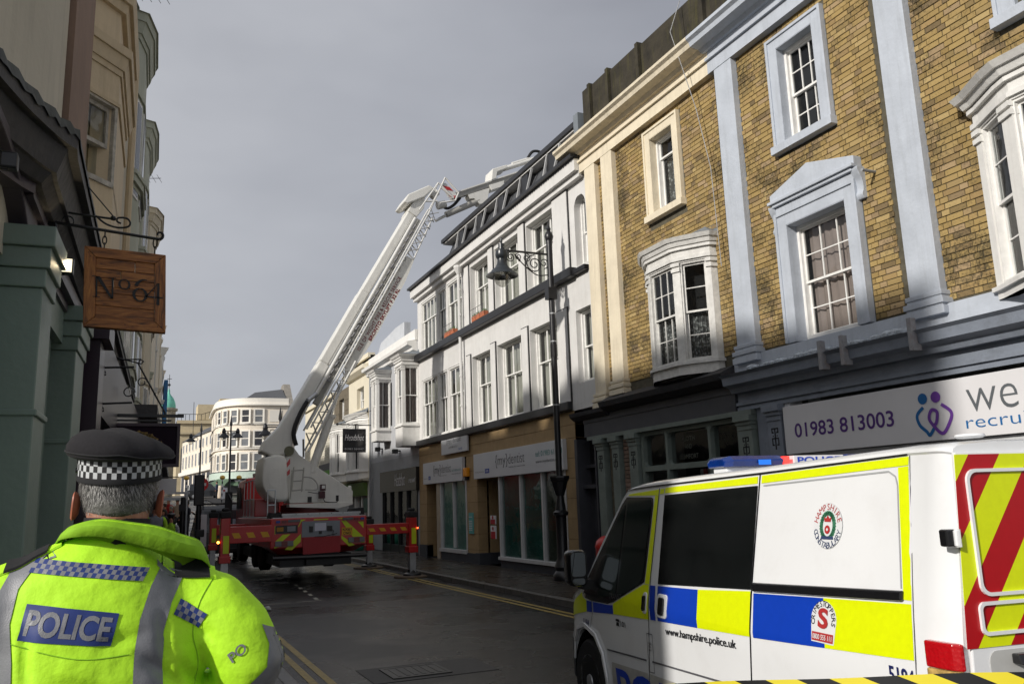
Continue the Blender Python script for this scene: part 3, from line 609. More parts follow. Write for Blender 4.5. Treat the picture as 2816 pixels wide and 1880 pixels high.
for yy in (11.74, 13.03): fr2.fb(RF, yy, yy+.07, .75, 2.3, -.15, .03).fb(RF, yy, yy+.07, 2.4, 2.98, -.15, .03)
for a, b in ((11.02, 11.74), (11.81, 13.03), (13.10, 13.85)):      # rounded pane corners
    for uu, sx_ in ((a, 1), (b, -1)):
        for zz, sz_ in ((2.4, 1), (2.98, -1)):
            fr2.fprism(RF, [(uu, zz), (uu+sx_*.09, zz), (uu+sx_*.03, zz+sz_*.03), (uu, zz+sz_*.09)], -.05, .02)
fr2.build('shop_frame', sage, cb)
for a, b in ((11.02, 11.74), (11.81, 13.03), (13.10, 13.85)):
    for c, d in ((.75, 2.3), (2.4, 2.98)): MB().add([RF.P(a, c, -.06), RF.P(b, c, -.06), RF.P(b, d, -.06), RF.P(a, d, -.06)], [(0, 1, 2, 3)]).build('shop_pane', glass, cb)
ghost = mat('faded_window_lettering', (.10, .11, .09), .6)
for t_, a, b, w_ in (('CLOTH', 2.84, 0, .42), ('AND', 2.70, .12, .2), ('COMFORT', 2.52, -.06, .56)): text('window_lettering', t_, tf(-.055), -12.72+b, a-.05, w_, .085, ghost, cb)
red_st = mat('striped_cloth', (.35, .05, .05), .8); MB().fb(RF, 12.1, 12.2, 1.9, 2.28, -.3, -.28).fb(RF, 12.32, 12.42, 1.9, 2.28, -.3, -.28).build('display_cloth', red_st, cb); MB().fb(RF, 12.0, 12.55, 1.85, 2.28, -.34, -.31).build('display_cloth', lace, cb)
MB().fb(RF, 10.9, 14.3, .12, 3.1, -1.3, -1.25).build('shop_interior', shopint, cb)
dr = MB().fb(RF, 15.78, 16.5, .12, 2.05, -.3, -.24).fb(RF, 15.74, 15.8, .12, 3.06, -.3, .02).fb(RF, 16.5, 16.62, .12, 3.14, -.3, .06).fb(RF, 15.8, 16.5, 2.05, 2.13, -.3, -.05).fb(RF, 15.8, 16.5, 2.5, 2.57, -.3, -.15)
for a, b, c, d in ((15.9, 16.08, .3, .9), (16.2, 16.38, .3, .9), (15.9, 16.03, 1.05, 1.85), (16.25, 16.38, 1.05, 1.85)): dr.fb(RF, a, b, c, d, -.24, -.22)
dr.build('door', darkgrey, cb); MB().fb(RF, 16.09, 16.19, 1.1, 1.8, -.24, -.215).build('door_glass', black, cb); MB().fb(RF, 15.8, 16.5, 2.13, 3.06, -.29, -.27).build('fanlight', black, cb)
MB().fb(RF, C0, 16.62, .1, 9.7, -7, -1.4).build('rear_mass', MATS['render_grey'], cb)
MB().fb(RF, 15.62, 16.66, .1, 3.5, -1.3, -.31).build('side_wall', darkgrey, cb)
# cable hanging down the front
tag(MB().tube([RF.P(11.55, 10.95, .1), RF.P(11.35, 10.1, .52), RF.P(11.2, 8.6, .2), RF.P(11.0, 7.4, .14), RF.P(10.92, 5.6, .15)], .008, 5).build('cable', lace), 'thin pale cable hanging down from the sooty parapet between the two brick buildings', 'cable')

# ================================================================== white modernised building
wb = thing('white_building', 'white building with black bands, tall grouped windows and dark mansard above tan dental shopfront', 'building', (9, 22, 0))
W0, W1 = 15.62, 28.2
wr = mat('white_render', (.64, .63, .61), .6, .07, 2.5, .004, 20, streak=.34, gcol=(.4, .37, .32))
def tri(parent, u0, u1, z0, z1, cols=3):
    return window(parent, RF, u0, u1, z0, z1, -.20 if u0 < 23 else -.05, cols, 1, 1, fw=.045, bar=.06, cur=blindm, up_open=.62 if z0 > 6 else .58, deep=.6)
rows = ((7.10, 8.88), (4.05, 6.10)); win = []
for (z0, z1) in rows:
    for a, b in ((23.66, 25.06), (25.14, 26.02), (26.10, 27.8), (21.45, 22.90), (19.35, 20.98), (17.33, 18.84)): win.append((a, b, z0, z1))
holesW = win+[(15.66, 16.2, 7.05, 8.7), (15.66, 16.36, 4.38, 6.05)]
facade_shell(wb, 15.625, W1, 3.8, 9.5, holesW, wr, depth=7, rz=9.36)
for (a, b, z0, z1) in win: tri(wb, a, b, z0, z1, 2 if b-a < .8 else 4 if b > 27 else 3)
window(wb, RF, 15.66, 16.2, 7.05, 8.7, -.2, 1, 1, 1, bar=.03); window(wb, RF, 15.66, 16.36, 4.38, 6.05, -.16, 1, 1, 1, bar=.03, cur=blindm)
ar = MB(); n = 12; V = []
ar.fprism(RF, [(15.66, 8.72)]+[(15.93+.27*cos(a), 8.42+.3*sin(a)) for a in [pi-pi*i/n for i in range(n+1)]]+[(16.2, 8.72)], -.2, .001)
ar.build('arched_head', wr, wb)
# black outlined raised panels between windows
for (z0, z1) in rows:
    for a, b in ((18.88, 19.31), (21.02, 21.42), (16.45, 17.27)) if z0 > 6 else ((18.88, 19.31), (21.02, 21.42), (16.7, 17.27)):
        O_ = MB().fb(RF, a, b, z0-.05, z1+.14, 0, .03).build('panel_outline', black, wb); MB().fb(RF, a+.03, b-.03, z0-.05, z1+.11, .03, .045).build('raised_panel', wr, O_)
    O_ = MB().fb(RF, 22.95, 23.35, z0-.05, z1+.12, 0, .03).build('panel_outline', black, wb); MB().fb(RF, 22.98, 23.32, z0-.05, z1+.09, .03, .045).build('raised_panel', wr, O_)
MB().fb(RF, 15.64, W1+.05, 9.04, 9.17, .0, .14).build('cornice', wr, wb); MB().fb(RF, 15.64, W1+.08, 9.17, 9.45, 0, .25).build('fascia_board', wr, wb)
gt = MB(); gt.fb(RF, 15.6, W1+.12, 9.47, 9.54, .05, .36); gt.build('gutter', black, wb)
sc = MB()
y = 15.7
while y < 28.2: sc.fprism(RF, [(y, 9.47), (y+.06, 9.40), (y+.12, 9.47)], .255, .262); y += .13
sc.build('scalloped_edge', mat('scallop_grey', (.12, .12, .13), .7), wb)
MB().fb(RF, 16.2, W1+.1, 6.83, 7.05, 0, .2).fb(RF, 15.63, 16.19, 6.85, 6.97, 0, .14).build('black_band', black, wb, bevel=.02); MB().fb(RF, 16.7, W1+.1, 3.82, 4.02, 0, .14).build('black_band', black, wb, bevel=.02)
# downpipe with hopper
dp = MB().tube([RF.P(23.5, 8.85, .16), RF.P(23.5, 4.0, .12)], .05, 8).lathe([(.06, -.12), (.15, .08), (.15, .14), (.03, .14)], RF.P(23.5, 8.95, .16), 10)
for zz in (4.7, 5.6, 7.5, 8.3): dp.lathe([(.065, 0), (.065, .05)], RF.P(23.5, zz, .135), 8)
dp.build('downpipe', wr, wb)
# mansard
ms = MB().prof(RF, [(.08, 9.5), (-.30, 10.36), (-.9, 10.36), (-.9, 9.5)], 15.9, 25.1); ms.build('mansard', slate, wb)
eave = MB().fb(RF, 15.75, 25.4, 10.40, 10.52, -.6, .04); eave.build('eave_gutter', black, wb); MB().fb(RF, 15.8, 25.35, 10.35, 10.39, -.5, -.02).build('eave_soffit', wr, wb)
dm = MB()
for yy in (17.0, 18.6, 20.2, 21.8, 23.4):
    dm = MB(); dm.bar(RF.P(yy, 9.55, .10), RF.P(yy-.2, 10.36, -.04), .05).build('rafter_strut', mat('strut_white', (.4, .4, .4), .5), wb); dm = MB(); dm.bar(RF.P(yy+.6, 9.55, .10), RF.P(yy+.5, 10.36, -.04), .05).build('rafter_strut', mat('strut_white', (.4, .4, .4), .5), wb)
dk = MB()
for yy in (17.05, 18.65, 20.25, 21.85, 23.45): dk.fb(RF, yy, yy+.5, 9.62, 10.3, -.35, -.02)
dk.build('roof_window', black, wb)
MB().fb(RF, 15.63, 15.85, 9.9, 10.6, -.7, .1).build('lead_flashing', lead, wb)
MB().fb(RF, W0+.1, W1, .1, 9.7, -7, -1.0).build('rear_mass', MATS['render_grey'], wb)
# terracotta window boxes
for a, b, m_ in ((24.0, 24.9, 'in the second opening'), (21.45, 22.45, 'behind a wire guard')):
    pb = thing('window_box', 'terracotta window box on the upper black ledge '+('left of the downpipe' if a > 23 else 'right of the downpipe'), 'window box', RF.P((a+b)/2, 7.14, .1), 'window boxes on the upper ledge')
    tc_ = mat('terracotta', (.42, .13, .06), .8, .15)
    k = 0
    for i in range(3): MB().fb(RF, a+(b-a)*i/3+.02, a+(b-a)*(i+1)/3-.02, 7.06, 7.22, .02, .18).build('trough', tc_, pb, bevel=.01)
    gm = MB(); 
    for i in range(60):
        uu = rnd.uniform(a, b); zz = 7.20+rnd.random()*.08; oo = rnd.uniform(.05, .15); gm.add([RF.P(uu, zz-.02, oo), RF.P(uu+.04, zz+.02, oo+.01), RF.P(uu, zz+.05, oo)], [(0, 1, 2)])
    gm.build('plants', mat('plant_green', (.05, .1, .03), .8), pb, stuff=True)
    wg = MB().tube([RF.P(a, 7.42, .2), RF.P(b, 7.42, .2)], .008, 4)
    for i in range(8): wg.tube([RF.P(a+(b-a)*i/7, 7.14, .2), RF.P(a+(b-a)*i/7, 7.42, .2)], .006, 4)
    wg.build('wire_guard', iron, pb)
# tan ground floor with recessed joints
tan = mat('tan_masonry', (.33, .225, .11), .8, .12, 3, .005, 20, streak=.3, gcol=(.15, .1, .05))
gh = [(17.2, 21.15, .38, 3.2), (21.15, 22.75, .0, 2.48), (23.6, 26.0, .43, 3.2), (26.1, 27.4, .0, 3.2)]
tw = MB()
zt_ = [.12, .5, .95, 1.4, 1.85, 2.3, 2.75, 3.2, 3.5, 3.82]
for i in range(len(zt_)-1): wall(tw, RF, 16.66, W1, zt_[i]+.006, zt_[i+1]-.006, gh, -.35, 0)
tw.build('masonry_course', tan, wb); wall(MB(), RF, 16.66, W1, .12, 3.82, [(a-.004, b+.004, c-.004, d+.004) for a, b, c, d in gh], -.34, -.012).build('wall', mat('tan_joint', (.2, .13, .06), .9), wb)
MB().fb(RF, 16.9, 21.1, .1, .36, -.2, .03).fb(RF, 22.8, 25.95, .1, .40, -.2, .03).fb(RF, 27.4, 28.2, .1, .5, -.2, .03).build('plinth', mat('dark_plinth', (.035, .04, .05), .6, .2, 5, grime=.3), wb)
def fascia(u0, u1, label, txt):
    t = thing('shop_sign', label, 'shop sign', RF.P((u0+u1)/2, 2.5, .08))
    MB().fb(RF, u0, u1, 2.5, 3.2, .0, .1).build('sign_board', mat('dentist_sign', (.55, .56, .58), .35, .04, 1), t, bevel=.005)
    dkg = mat('sign_charcoal', (.07, .07, .08), .5); tl = mat('sign_teal', (.03, .22, .2), .5); nb = mat('badge_blue', (.01, .05, .3), .5)
    w_ = u1-u0; f_ = tf(.104); s0 = -u1
    text('lettering', '{my}', f_, s0+w_*.29, 2.72, w_*.15 if txt else w_*.2, .36, dkg, t); text('lettering', 'dentist', f_, s0+w_*(.445 if txt else .5), 2.80, w_*(.18 if txt else .24), .26, dkg, t, off=-.01)
    text('lettering', 'helping the nation smile', f_, s0+w_*.45, 2.69, w_*.18, .05, dkg, t)
    MB().fb(RF, u1-w_*.21, u1-w_*.155, 2.63, 2.75, .1, .104).build('badge', nb, t); text('lettering', 'NHS', tf(.106), s0+w_*.165, 2.66, w_*.035, .06, signw, t)
    text('lettering', 'Providing NHS Dentistry', f_, s0+w_*.02, 2.66, w_*.125, .04, dkg, t)
    if txt: text('lettering', 'tel: 01983 611511', f_, s0+w_*.74, 2.88, w_*.25, .13, tl, t); text('lettering', 'www.mydentist.co.uk', f_, s0+w_*.74, 2.70, w_*.25, .1, dkg, t)
    else: text('lettering', 'tel: 01983 611511', f_, s0+w_*.76, 2.80, w_*.22, .07, tl, t); text('lettering', 'www.mydentist.co.uk', f_, s0+w_*.76, 2.70, w_*.22, .055, dkg, t)
fascia(17.1, 22.75, 'long white dental fascia sign behind the lamp post, with telephone number and web address', True)
fascia(23.7, 27.48, 'shorter white dental fascia sign over the narrow window and side door', False)
ps = thing('projecting_sign', 'small white dental sign board hung above the gap between the two fascias', 'sign', RF.P(24, 3.6, .05))
MB().fb(RF, 23.2, 25.5, 3.36, 3.92, .06, .12).build('sign_board', MATS['dentist_sign'], ps, bevel=.004); text('lettering', '{my} dentist', tf(.124), -25.0, 3.64, 1.3, .2, MATS['sign_charcoal'], ps); text('lettering', 'tel: 01983 611511', tf(.124), -24.8, 3.52, .8, .06, MATS['sign_charcoal'], ps)
text('lettering', 'NHS', tf(.124), -23.9, 3.42, .3, .07, MATS['badge_blue'], ps)
grn = mat('green_film', (.11, .30, .25), .3, .15, 1.5); grn2 = mat('dark_green_film', (.035, .13, .105), .25, .3, 1.2); wfr = mat('window_white', (.5, .5, .5), .5, .08)
sw = MB().fb(RF, 21.05, 21.15, .38, 2.5, -.15, .02).fb(RF, 17.2, 21.15, .32, .40, -.2, .08)
for yy in (18.42, 19.7, 17.2): sw.fb(RF, yy, yy+.08, .4, 2.5, -.12, .02)
sw.build('shop_frame', mat('window_white', (.5, .5, .5), .5, .08), wb); sw = MB().fb(RF, 25.9, 26.0, .43, 2.5, -.1, .02).fb(RF, 24.72, 24.80, .5, 2.5, -.1, .02).fb(RF, 23.6, 23.68, .43, 2.5, -.1, .02).fb(RF, 23.6, 26.0, .36, .46, -.2, .07)
sw.build('shop_frame', wfr, wb)
for a, b, m_ in ((17.28, 18.42, mat('olive_film', (.05, .065, .045), .3)), (18.5, 19.7, grn2), (19.78, 21.05, grn2), (23.68, 24.72, grn), (24.8, 25.9, grn)):
    MB().fb(RF, a, b, .4, 2.5, -.10, -.09).build('frosted_film', m_, wb); MB().add([RF.P(a, .4, -.05), RF.P(b, .4, -.05), RF.P(b, 2.5, -.05), RF.P(a, 2.5, -.05)], [(0, 1, 2, 3)]).build('shop_pane', glass, wb)
en = MB().fb(RF, 21.15, 22.75, .12, 2.48, -1.3, -1.25).fb(RF, 22.75, 22.8, .4, 2.48, -1.3, -.3).fb(RF, 21.1, 21.15, .4, 2.48, -1.3, -.3)
en.build('porch_wall', tan, wb); MB().fb(RF, 22.6, 22.9, .1, .42, -.9, .04).build('plinth', MATS['dark_plinth'], wb)
MB().fb(RF, 26.1, 27.2, .12, 2.48, -.6, -.55).build('door', mat('brown_door', (.12, .07, .03), .5), wb); MB().fb(RF, 26.05, 26.35, .12, 2.5, -.4, .02).build('door_post', mat('beige_post', (.4, .34, .26), .6), wb)
def plaque(u0, u1, z0, z1, m_, label, inner=None):
    t = thing('notice', label, 'notice', RF.P((u0+u1)/2, z0, .02)); MB().fb(RF, u0, u1, z0, z1, .0, .03).build('board', m_, t)
    if inner: inner(t)
    return t
rd = mat('notice_red', (.35, .01, .02), .5); tq = mat('notice_teal', (.12, .38, .36), .5)
lines = lambda u0, u1, zs, m_: (lambda t: [MB().fb(RF, u0, u1, z, z+.02, .03, .034).build('print', m_, t) for z in zs])
plaque(23.08, 23.42, .95, 1.55, tq, 'tall turquoise opening hours board on the tan pier between dental windows', lines(23.15, 23.4, (1.05, 1.1, 1.15, 1.2, 1.25, 1.3, 1.42), signw))
def redn(z0, z1):
    def g(t):
        MB().fb(RF, 21.42, 21.73, z0, z0+(z1-z0)*.55, .03, .034).build('red_panel', rd, t)
        mb = MB(); disc(mb, (21.575, z0+(z1-z0)*.78), .05, lambda a, b: RF.P(a, b, .036)); mb.build('symbol', rd, t)
    return g
FRX = RF
plaque(21.4, 21.75, 1.24, 1.47, signw, 'upper small red and white no smoking notice beside the dental porch', redn(1.24, 1.47)); plaque(21.4, 21.75, .85, 1.2, signw, 'lower taller red and white prohibition notice beside the dental porch', redn(.85, 1.2))
al = thing('alarm_box', 'orange alarm box on the tan pier beside the smaller dental sign', 'alarm', RF.P(23.45, 2.7, .1)); MB().fb(RF, 23.3, 23.6, 2.6, 2.86, 0, .12).build('casing', mat('alarm_orange', (.75, .28, .01), .4), al, bevel=.02); MB().fb(RF, 23.38, 23.52, 2.5, 2.6, 0, .08).build('lens', darkroom, al)
# ================================================================== hair salon building (grey and white, two square bays)
hb = thing('bay_fronted_building', 'grey building with two white square bays above the black Headshot shopfront', 'building', (9, 31, 0))
hg = mat('mid_grey_render', (.30, .31, .32), .7, .08, 2, .002, 30, streak=.15)
facade_shell(hb, 28.22, 34.9, 3.6, 8.0, [(28.5, 30.2, 4.9, 6.6), (31.6, 33, 4.9, 6.6)], mat('pale_grey_render', (.42, .43, .45), .7, .06, 2, streak=.15), depth=7, rz=7.8)
MB().prof(RF, [(0, 7.25), (.18, 7.3), (.2, 7.42), (.38, 7.48), (.4, 7.6), (0, 7.7)], 28.25, 34.95).fb(RF, 28.22, 34.9, 7.66, 8.05, -.2, .1).build('cornice', white, hb)
MB().fprism(RF, [(30.2, 8.05), (34.2, 8.05), (33.6, 8.55), (31.4, 8.75), (30.2, 8.75)], -.35, -.1).build('stepped_parapet', mat('pale_grey_render2', (.5, .52, .55), .8, .08, streak=.15), hb)
def sqbay(u0, u1, d, z0, z1):
    pl = [(X(0), u0), (X(d), u0+.02), (X(d), u0+.12), (X(d), u1-.12), (X(d), u1), (X(0), u1+.2)]
    bay(hb, pl, z0, z1, [('win', 2, 1, 1, dict(cur=curt)), ('post',), ('win', 1, 1, 1, dict(cur=curt)), ('post',), ('win', 1, 1, 1)], white, 1 if False else -1*-1 if False else 1, corn_out=.18, plinth=.75, lintel=.3)
sqbay(28.1, 29.0, .62, 3.85, 7.0); 
def sb2():
    pl = [(X(0), 31.75), (X(.6), 31.7), (X(.6), 31.8), (X(.6), 32.4), (X(.6), 32.5), (X(0), 32.8)]
    bay(hb, pl, 4.3, 7.0, [('win', 2, 1, 1, dict(cur=curt)), ('post',), ('win', 1, 1, 1), ('post',), ('win', 1, 1, 1)], white, 1, corn_out=.18, plinth=.45, lintel=.3)
sb2()
MB().fb(RF, 28.22, 33.0, 2.35, 3.15, .0, .12).build('fascia_sign', mat('gloss_black', (.02, .02, .022), .12, .1), hb)
text('lettering', 'Headshot', tf(.125), -30.9, 2.55, 1.35, .45, signw, hb, shear=.35, off=-.01); text('lettering', '01983 564447', tf(.125), -29.1, 2.62, .75, .13, signw, hb)
MB().fb(RF, 33.0, 34.9, .12, 3.15, -.3, .0).fb(RF, 28.22, 34.9, 3.15, 3.6, -.3, .0).fb(RF, 28.22, 28.4, .12, 2.4, -.3, .0).build('lower_wall', hg, hb)
s4 = MB()
for yy in (28.4, 29.6, 30.7, 31.8, 32.9): s4.fb(RF, yy, yy+.08, .12, 2.36, -.1, .03)
s4.fb(RF, 28.4, 33.0, .12, .4, -.1, .02); s4.build('shop_frame', black, hb)
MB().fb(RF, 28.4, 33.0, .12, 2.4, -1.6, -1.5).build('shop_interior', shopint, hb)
MB().fb(RF, 28.5, 33, .4, 2.35, -.06, -.05).build('shop_pane', glassmat('dark_shop_glass', (.25, .27, .27), .08), hb)
for i, (a, b, c, d, m_) in enumerate(((29.0, 29.4, 1.5, 1.8, 'lime'), (29.8, 30.1, .9, 2.1, 'red'), (31.2, 31.5, 1.2, 1.9, 'pale'))):
    MB().fb(RF, a, b, c, d, -.5, -.48).build('display_panel', mat('poster_'+m_, {'lime': (.3, .5, .02), 'red': (.35, .03, .03), 'pale': (.25, .25, .27)}[m_], .5), hb)
MB().fb(RF, 28.22, 34.9, .1, 7.8, -7, -1.7).build('rear_mass', MATS['render_grey'], hb)
MB().tube([RF.P(34.6, 7.5, .1), RF.P(34.6, .2, .1)], .05, 8).build('downpipe', hg, hb)
# hanging sign
hs = thing('hanging_sign', 'square black Headshot sign hanging from an iron bracket beside the white bay', 'hanging sign', (8.2, 33.2, 4.2))
MB().box(7.42, 8.36, 33.18, 33.24, 3.98, 4.92).build('sign_board', MATS['gloss_black'], hs, bevel=.01)
MB().tube([(9, 33.2, 5.05), (7.2, 33.2, 5.1)], .022, 6).tube([(8.9, 33.2, 5.8), (7.3, 33.2, 5.1)], .012, 5).lathe([(.05, -.02), (.05, .02)], (7.2, 33.2, 5.1), 8, 'y').build('bracket', iron, hs)
fy = lambda yy: (lambda a, b: (a, yy, b))
text('lettering', 'Headshot', fy(33.172), 7.5, 4.45, .78, .24, signw, hs, shear=.35, off=-.012); text('lettering', '01983 564447', fy(33.172), 7.5, 4.08, .76, .07, signw, hs)
for uu, zz in ((30.4, 3.75), (32.9, 4.0)): tag(MB().fb(RF, uu, uu+.2, zz, zz+.16, .12, .3).tube([RF.P(uu+.1, zz+.1, 0), RF.P(uu+.1, zz+.1, .2)], .03, 6).build('floodlight', black), 'small black floodlight under the '+('nearer' if uu < 31 else 'farther')+' white bay of the salon', 'lamp')
# refuse bag
bgm = mat('green_bag', (.03, .30, .19), .3, .25, 8, .02, 12)
R = []
for h, q in ((0, .26), (.1, .34), (.3, .36), (.5, .3), (.62, .16), (.7, .08), (.76, .11)):
    R.append([(8.35+q*cos(a)*(1+.12*sin(3*a+h*9)), 34.4+q*sin(a)*(1+.1*cos(4*a+h*7)), .12+h) for a in [i*pi/9 for i in range(18)]])
tag(MB().rings(R).build('refuse_bag', bgm, smooth=True), 'tied green plastic bag on the pavement behind the right rear outrigger', 'bag')

# ================================================================== cream house with curved bay
eb = thing('bay_fronted_building', 'cream fronted building with curved white bay above a green shop fascia', 'building', (9, 37, 0))
cr2 = mat('light_cream_render', (.70, .64, .50), .7, .06, 2, .002, 30, streak=.15, gcol=(.3, .26, .2))
facade_shell(eb, 34.92, 39.0, 2.9, 8.3, [(36.1, 37.4, 6.1, 7.1), (35.7, 38.2, 3.6, 5.3)], cr2, depth=7, rz=8.1)
MB().prof(RF, [(0, 7.55), (.14, 7.6), (.32, 7.75), (.34, 7.9), (0, 7.95)], 34.95, 39.05).fb(RF, 34.92, 39, 8.2, 8.4, -.2, .12).build('cornice', cr2, eb)
window(eb, RF, 36.1, 37.4, 6.1, 7.1, -.2, 2, 1, 1, panes=False); MB().fb(RF, 35.95, 37.55, 5.98, 6.09, 0, .14).build('sill', cr2, eb)
def bow(parent, u0, u1, d, z0, z1, m=white):
    pl = []
    for t in (0, .12, .3, .42, .58, .7, .88, 1): pl.append((X(d*sin(pi*t)**.5 if 0 < t < 1 else 0), u0+(u1-u0)*t))
    bay(parent, pl, z0, z1, [('post',), ('win', 2, 1, 1, dict(cur=curt)), ('post',), ('win', 2, 1, 1), ('post',), ('win', 2, 1, 1), ('post',)], m, 1, corn_out=.16, plinth=.4, lintel=.3, seg_kw=dict(panes=False, bar=.04))
# side: plan runs away from the camera, outward is -x
bow(eb, 35.3, 38.3, .55, 2.95, 5.75)
gfs = mat('green_fascia', (.10, .17, .03), .5, .1)
MB().prof(RF, [(.05, 2.9), (.3, 2.92), (.35, 3.0), (.05, 3.05)], 34.95, 39.0).build('shop_cornice', cr2, eb)
MB().prof(RF, [(.05, 2.3), (.12, 2.3), (.3, 2.85), (.05, 2.85)], 35.2, 38.8).build('fascia_sign', gfs, eb)
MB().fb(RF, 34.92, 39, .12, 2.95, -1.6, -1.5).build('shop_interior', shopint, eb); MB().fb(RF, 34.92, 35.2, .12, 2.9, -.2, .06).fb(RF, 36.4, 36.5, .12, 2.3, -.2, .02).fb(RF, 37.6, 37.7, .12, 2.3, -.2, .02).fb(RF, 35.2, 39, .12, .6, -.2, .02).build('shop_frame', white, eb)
MB().fb(RF, 35.3, 36.0, 1.6, 2.2, .02, .05).build('notice_board', mat('bottle_green', (.01, .06, .04), .5), eb)
MB().fb(RF, 38.6, 39.4, 7.95, 8.75, -1.2, -.6).build('chimney', mat('sooty_brick', (.06, .04, .03), .9, .3), eb)
MB().fb(RF, 34.92, 39.0, .1, 8.1, -7, -1.7).build('rear_mass', MATS['render_grey'], eb)
# dark stone house
db = thing('stone_building', 'narrow dark stone fronted building with a white framed bay and an onlooker at its window', 'building', (9, 41, 0))
ds = mat('dark_stone', (.14, .115, .08), .9, .25, 5, .006, 20, streak=.3)
dwl = MB(); zc = [2.9, 3.4, 3.9, 4.4, 4.9, 5.4, 5.9, 6.4, 6.9, 7.5]
for i in range(len(zc)-1): wall(dwl, RF, 39.02, 42.2, zc[i]+.008, zc[i+1]-.008, [(40.0, 41.1, 6.0, 7.05), (39.5, 41.8, 3.4, 5.6)], -.3, .0)
dwl.build('masonry_course', ds, db); wall(MB(), RF, 39.02, 42.2, 2.9, 7.5, [(39.996, 41.104, 5.996, 7.054), (39.496, 41.804, 3.396, 5.604)], -.29, -.015).build('wall', mortar, db)
window(db, RF, 40.0, 41.1, 6.0, 7.05, -.2, 2, 1, 1, panes=False); MB().fb(RF, 39.9, 41.2, 5.88, 5.99, 0, .12).build('sill', ds, db)
bow(db, 39.25, 41.9, .5, 3.0, 5.65)
MB().fb(RF, 39.02, 42.2, .2, 2.89, -.3, 0).build('lower_wall', hg, db); MB().fb(RF, 39.02, 42.2, .1, 7.5, -7, -1.7).build('rear_mass', MATS['render_grey'], db)
MB().prof(RF, [(.05, 2.8), (.25, 2.85), (.28, 2.95), (.05, 3.0)], 39.05, 42.2).build('shop_cornice', cr2, db)
# pale brick house with the board
gb = thing('painted_brick_building', 'pale painted brick building carrying a green For Sale board behind the boom', 'building', (9, 46, 0))
pbm = brickmat('painted_brick', [(.60, .56, .46), (.66, .62, .52), (.55, .5, .41)], .1)
gwall = MB().fb(RF, 42.22, 50.2, .2, 7.4, -6, -.012); gwall.build('wall', cr2, gb)
bricks(gb, RF, 42.22, 45.6, 3.0, 7.3, [], pbm, 42, 2, n_obj=0, ch=.12, st=.34, hd=.17, j=.012)
MB().fb(RF, 45.6, 50.2, 2.5, 7.4, -.011, .02).build('render_panel', cr2, gb); MB().fb(RF, 42.2, 50.3, 7.4, 7.6, -6, .15).build('roof_coping', cr2, gb)
fs = thing('estate_agent_board', 'green For Sale board fixed to the pale painted brick wall', 'sign', (8.9, 44, 3.1))
MB().fb(RF, 42.6, 45.6, 3.1, 3.75, .05, .08).build('sign_board', mat('board_green', (.08, .28, .01), .5), fs); MB().fb(RF, 42.6, 45.6, 3.75, 4.1, .05, .08).build('sign_header', MATS['sign_charcoal'], fs)
text('lettering', 'For Sale', tf(.084), -45.5, 3.2, 1.7, .4, mat('lime_letters', (.5, .7, .2), .5), fs)
# ================================================================== rounded corner building up the hill
rb = thing('corner_building', 'cream four storey building with rounded corner and slate roof at the hilltop', 'building', (15, 118, 4))
cc = mat('sunlit_cream', (.80, .72, .60), .7, .04, 1, streak=.08, gcol=(.4, .35, .28)); ctrim = mat('cream_trim', (.82, .78, .70), .7, .03)
pts = [(12.6, 134), (12.2, 126), (12.15, 122), (12.5, 120.0), (13.3, 118.2), (14.6, 116.9), (16.2, 116.1), (18.2, 115.7), (20.0, 115.6), (23.3, 115.6)]
plan = [(p.x, p.y) for p in bez([(a, b, 0) for a, b in pts[1:9]], 4)]; plan = [pts[0]]+plan+[pts[9]]; SXB = lambda x: 9.6+(x-12.15)*.79; plan = [(SXB(a), b) for a, b in plan]
ZB, ZT = 3.6, 17.1
mb = MB(); band(mb, plan, ZB, ZT-1.2, -.5, 0, -1); mb.build('wall', cc, rb)
bd = MB()
for z, h, o_ in ((6.2, .8, .35), (7.06, .12, .2), (9.5, .12, .12), (9.95, .15, .25), (13.2, .12, .15), (15.75, .2, .4), (15.95, .8, .1)):
    band(bd, plan, z, z+h, 0, o_, -1)
bd.build('string_course', ctrim, rb)
fc = MB(); band(fc, plan[2:], 6.1, 7.0, .36, .45, -1); fc.build('fascia', mat('sage_fascia', (.50, .60, .52), .6), rb)
dk_ = MB(); band(dk_, plan, 7.0, 7.1, .3, .5, -1); band(dk_, plan, 4.2, 6.1, .02, .06, -1); dk_.build('dark_shopfront', darkgrey, rb)
Vp = [Vector((*p, 0)) for p in plan]
def alongplan(P, s):
    for i in range(len(P)-1):
        d = (P[i+1]-P[i]).length
        if s <= d: t = (P[i+1]-P[i]).normalized(); return P[i]+t*s, t
        s -= d
    return P[-1], (P[-1]-P[-2]).normalized()
LT = sum((Vp[i+1]-Vp[i]).length for i in range(len(Vp)-1))
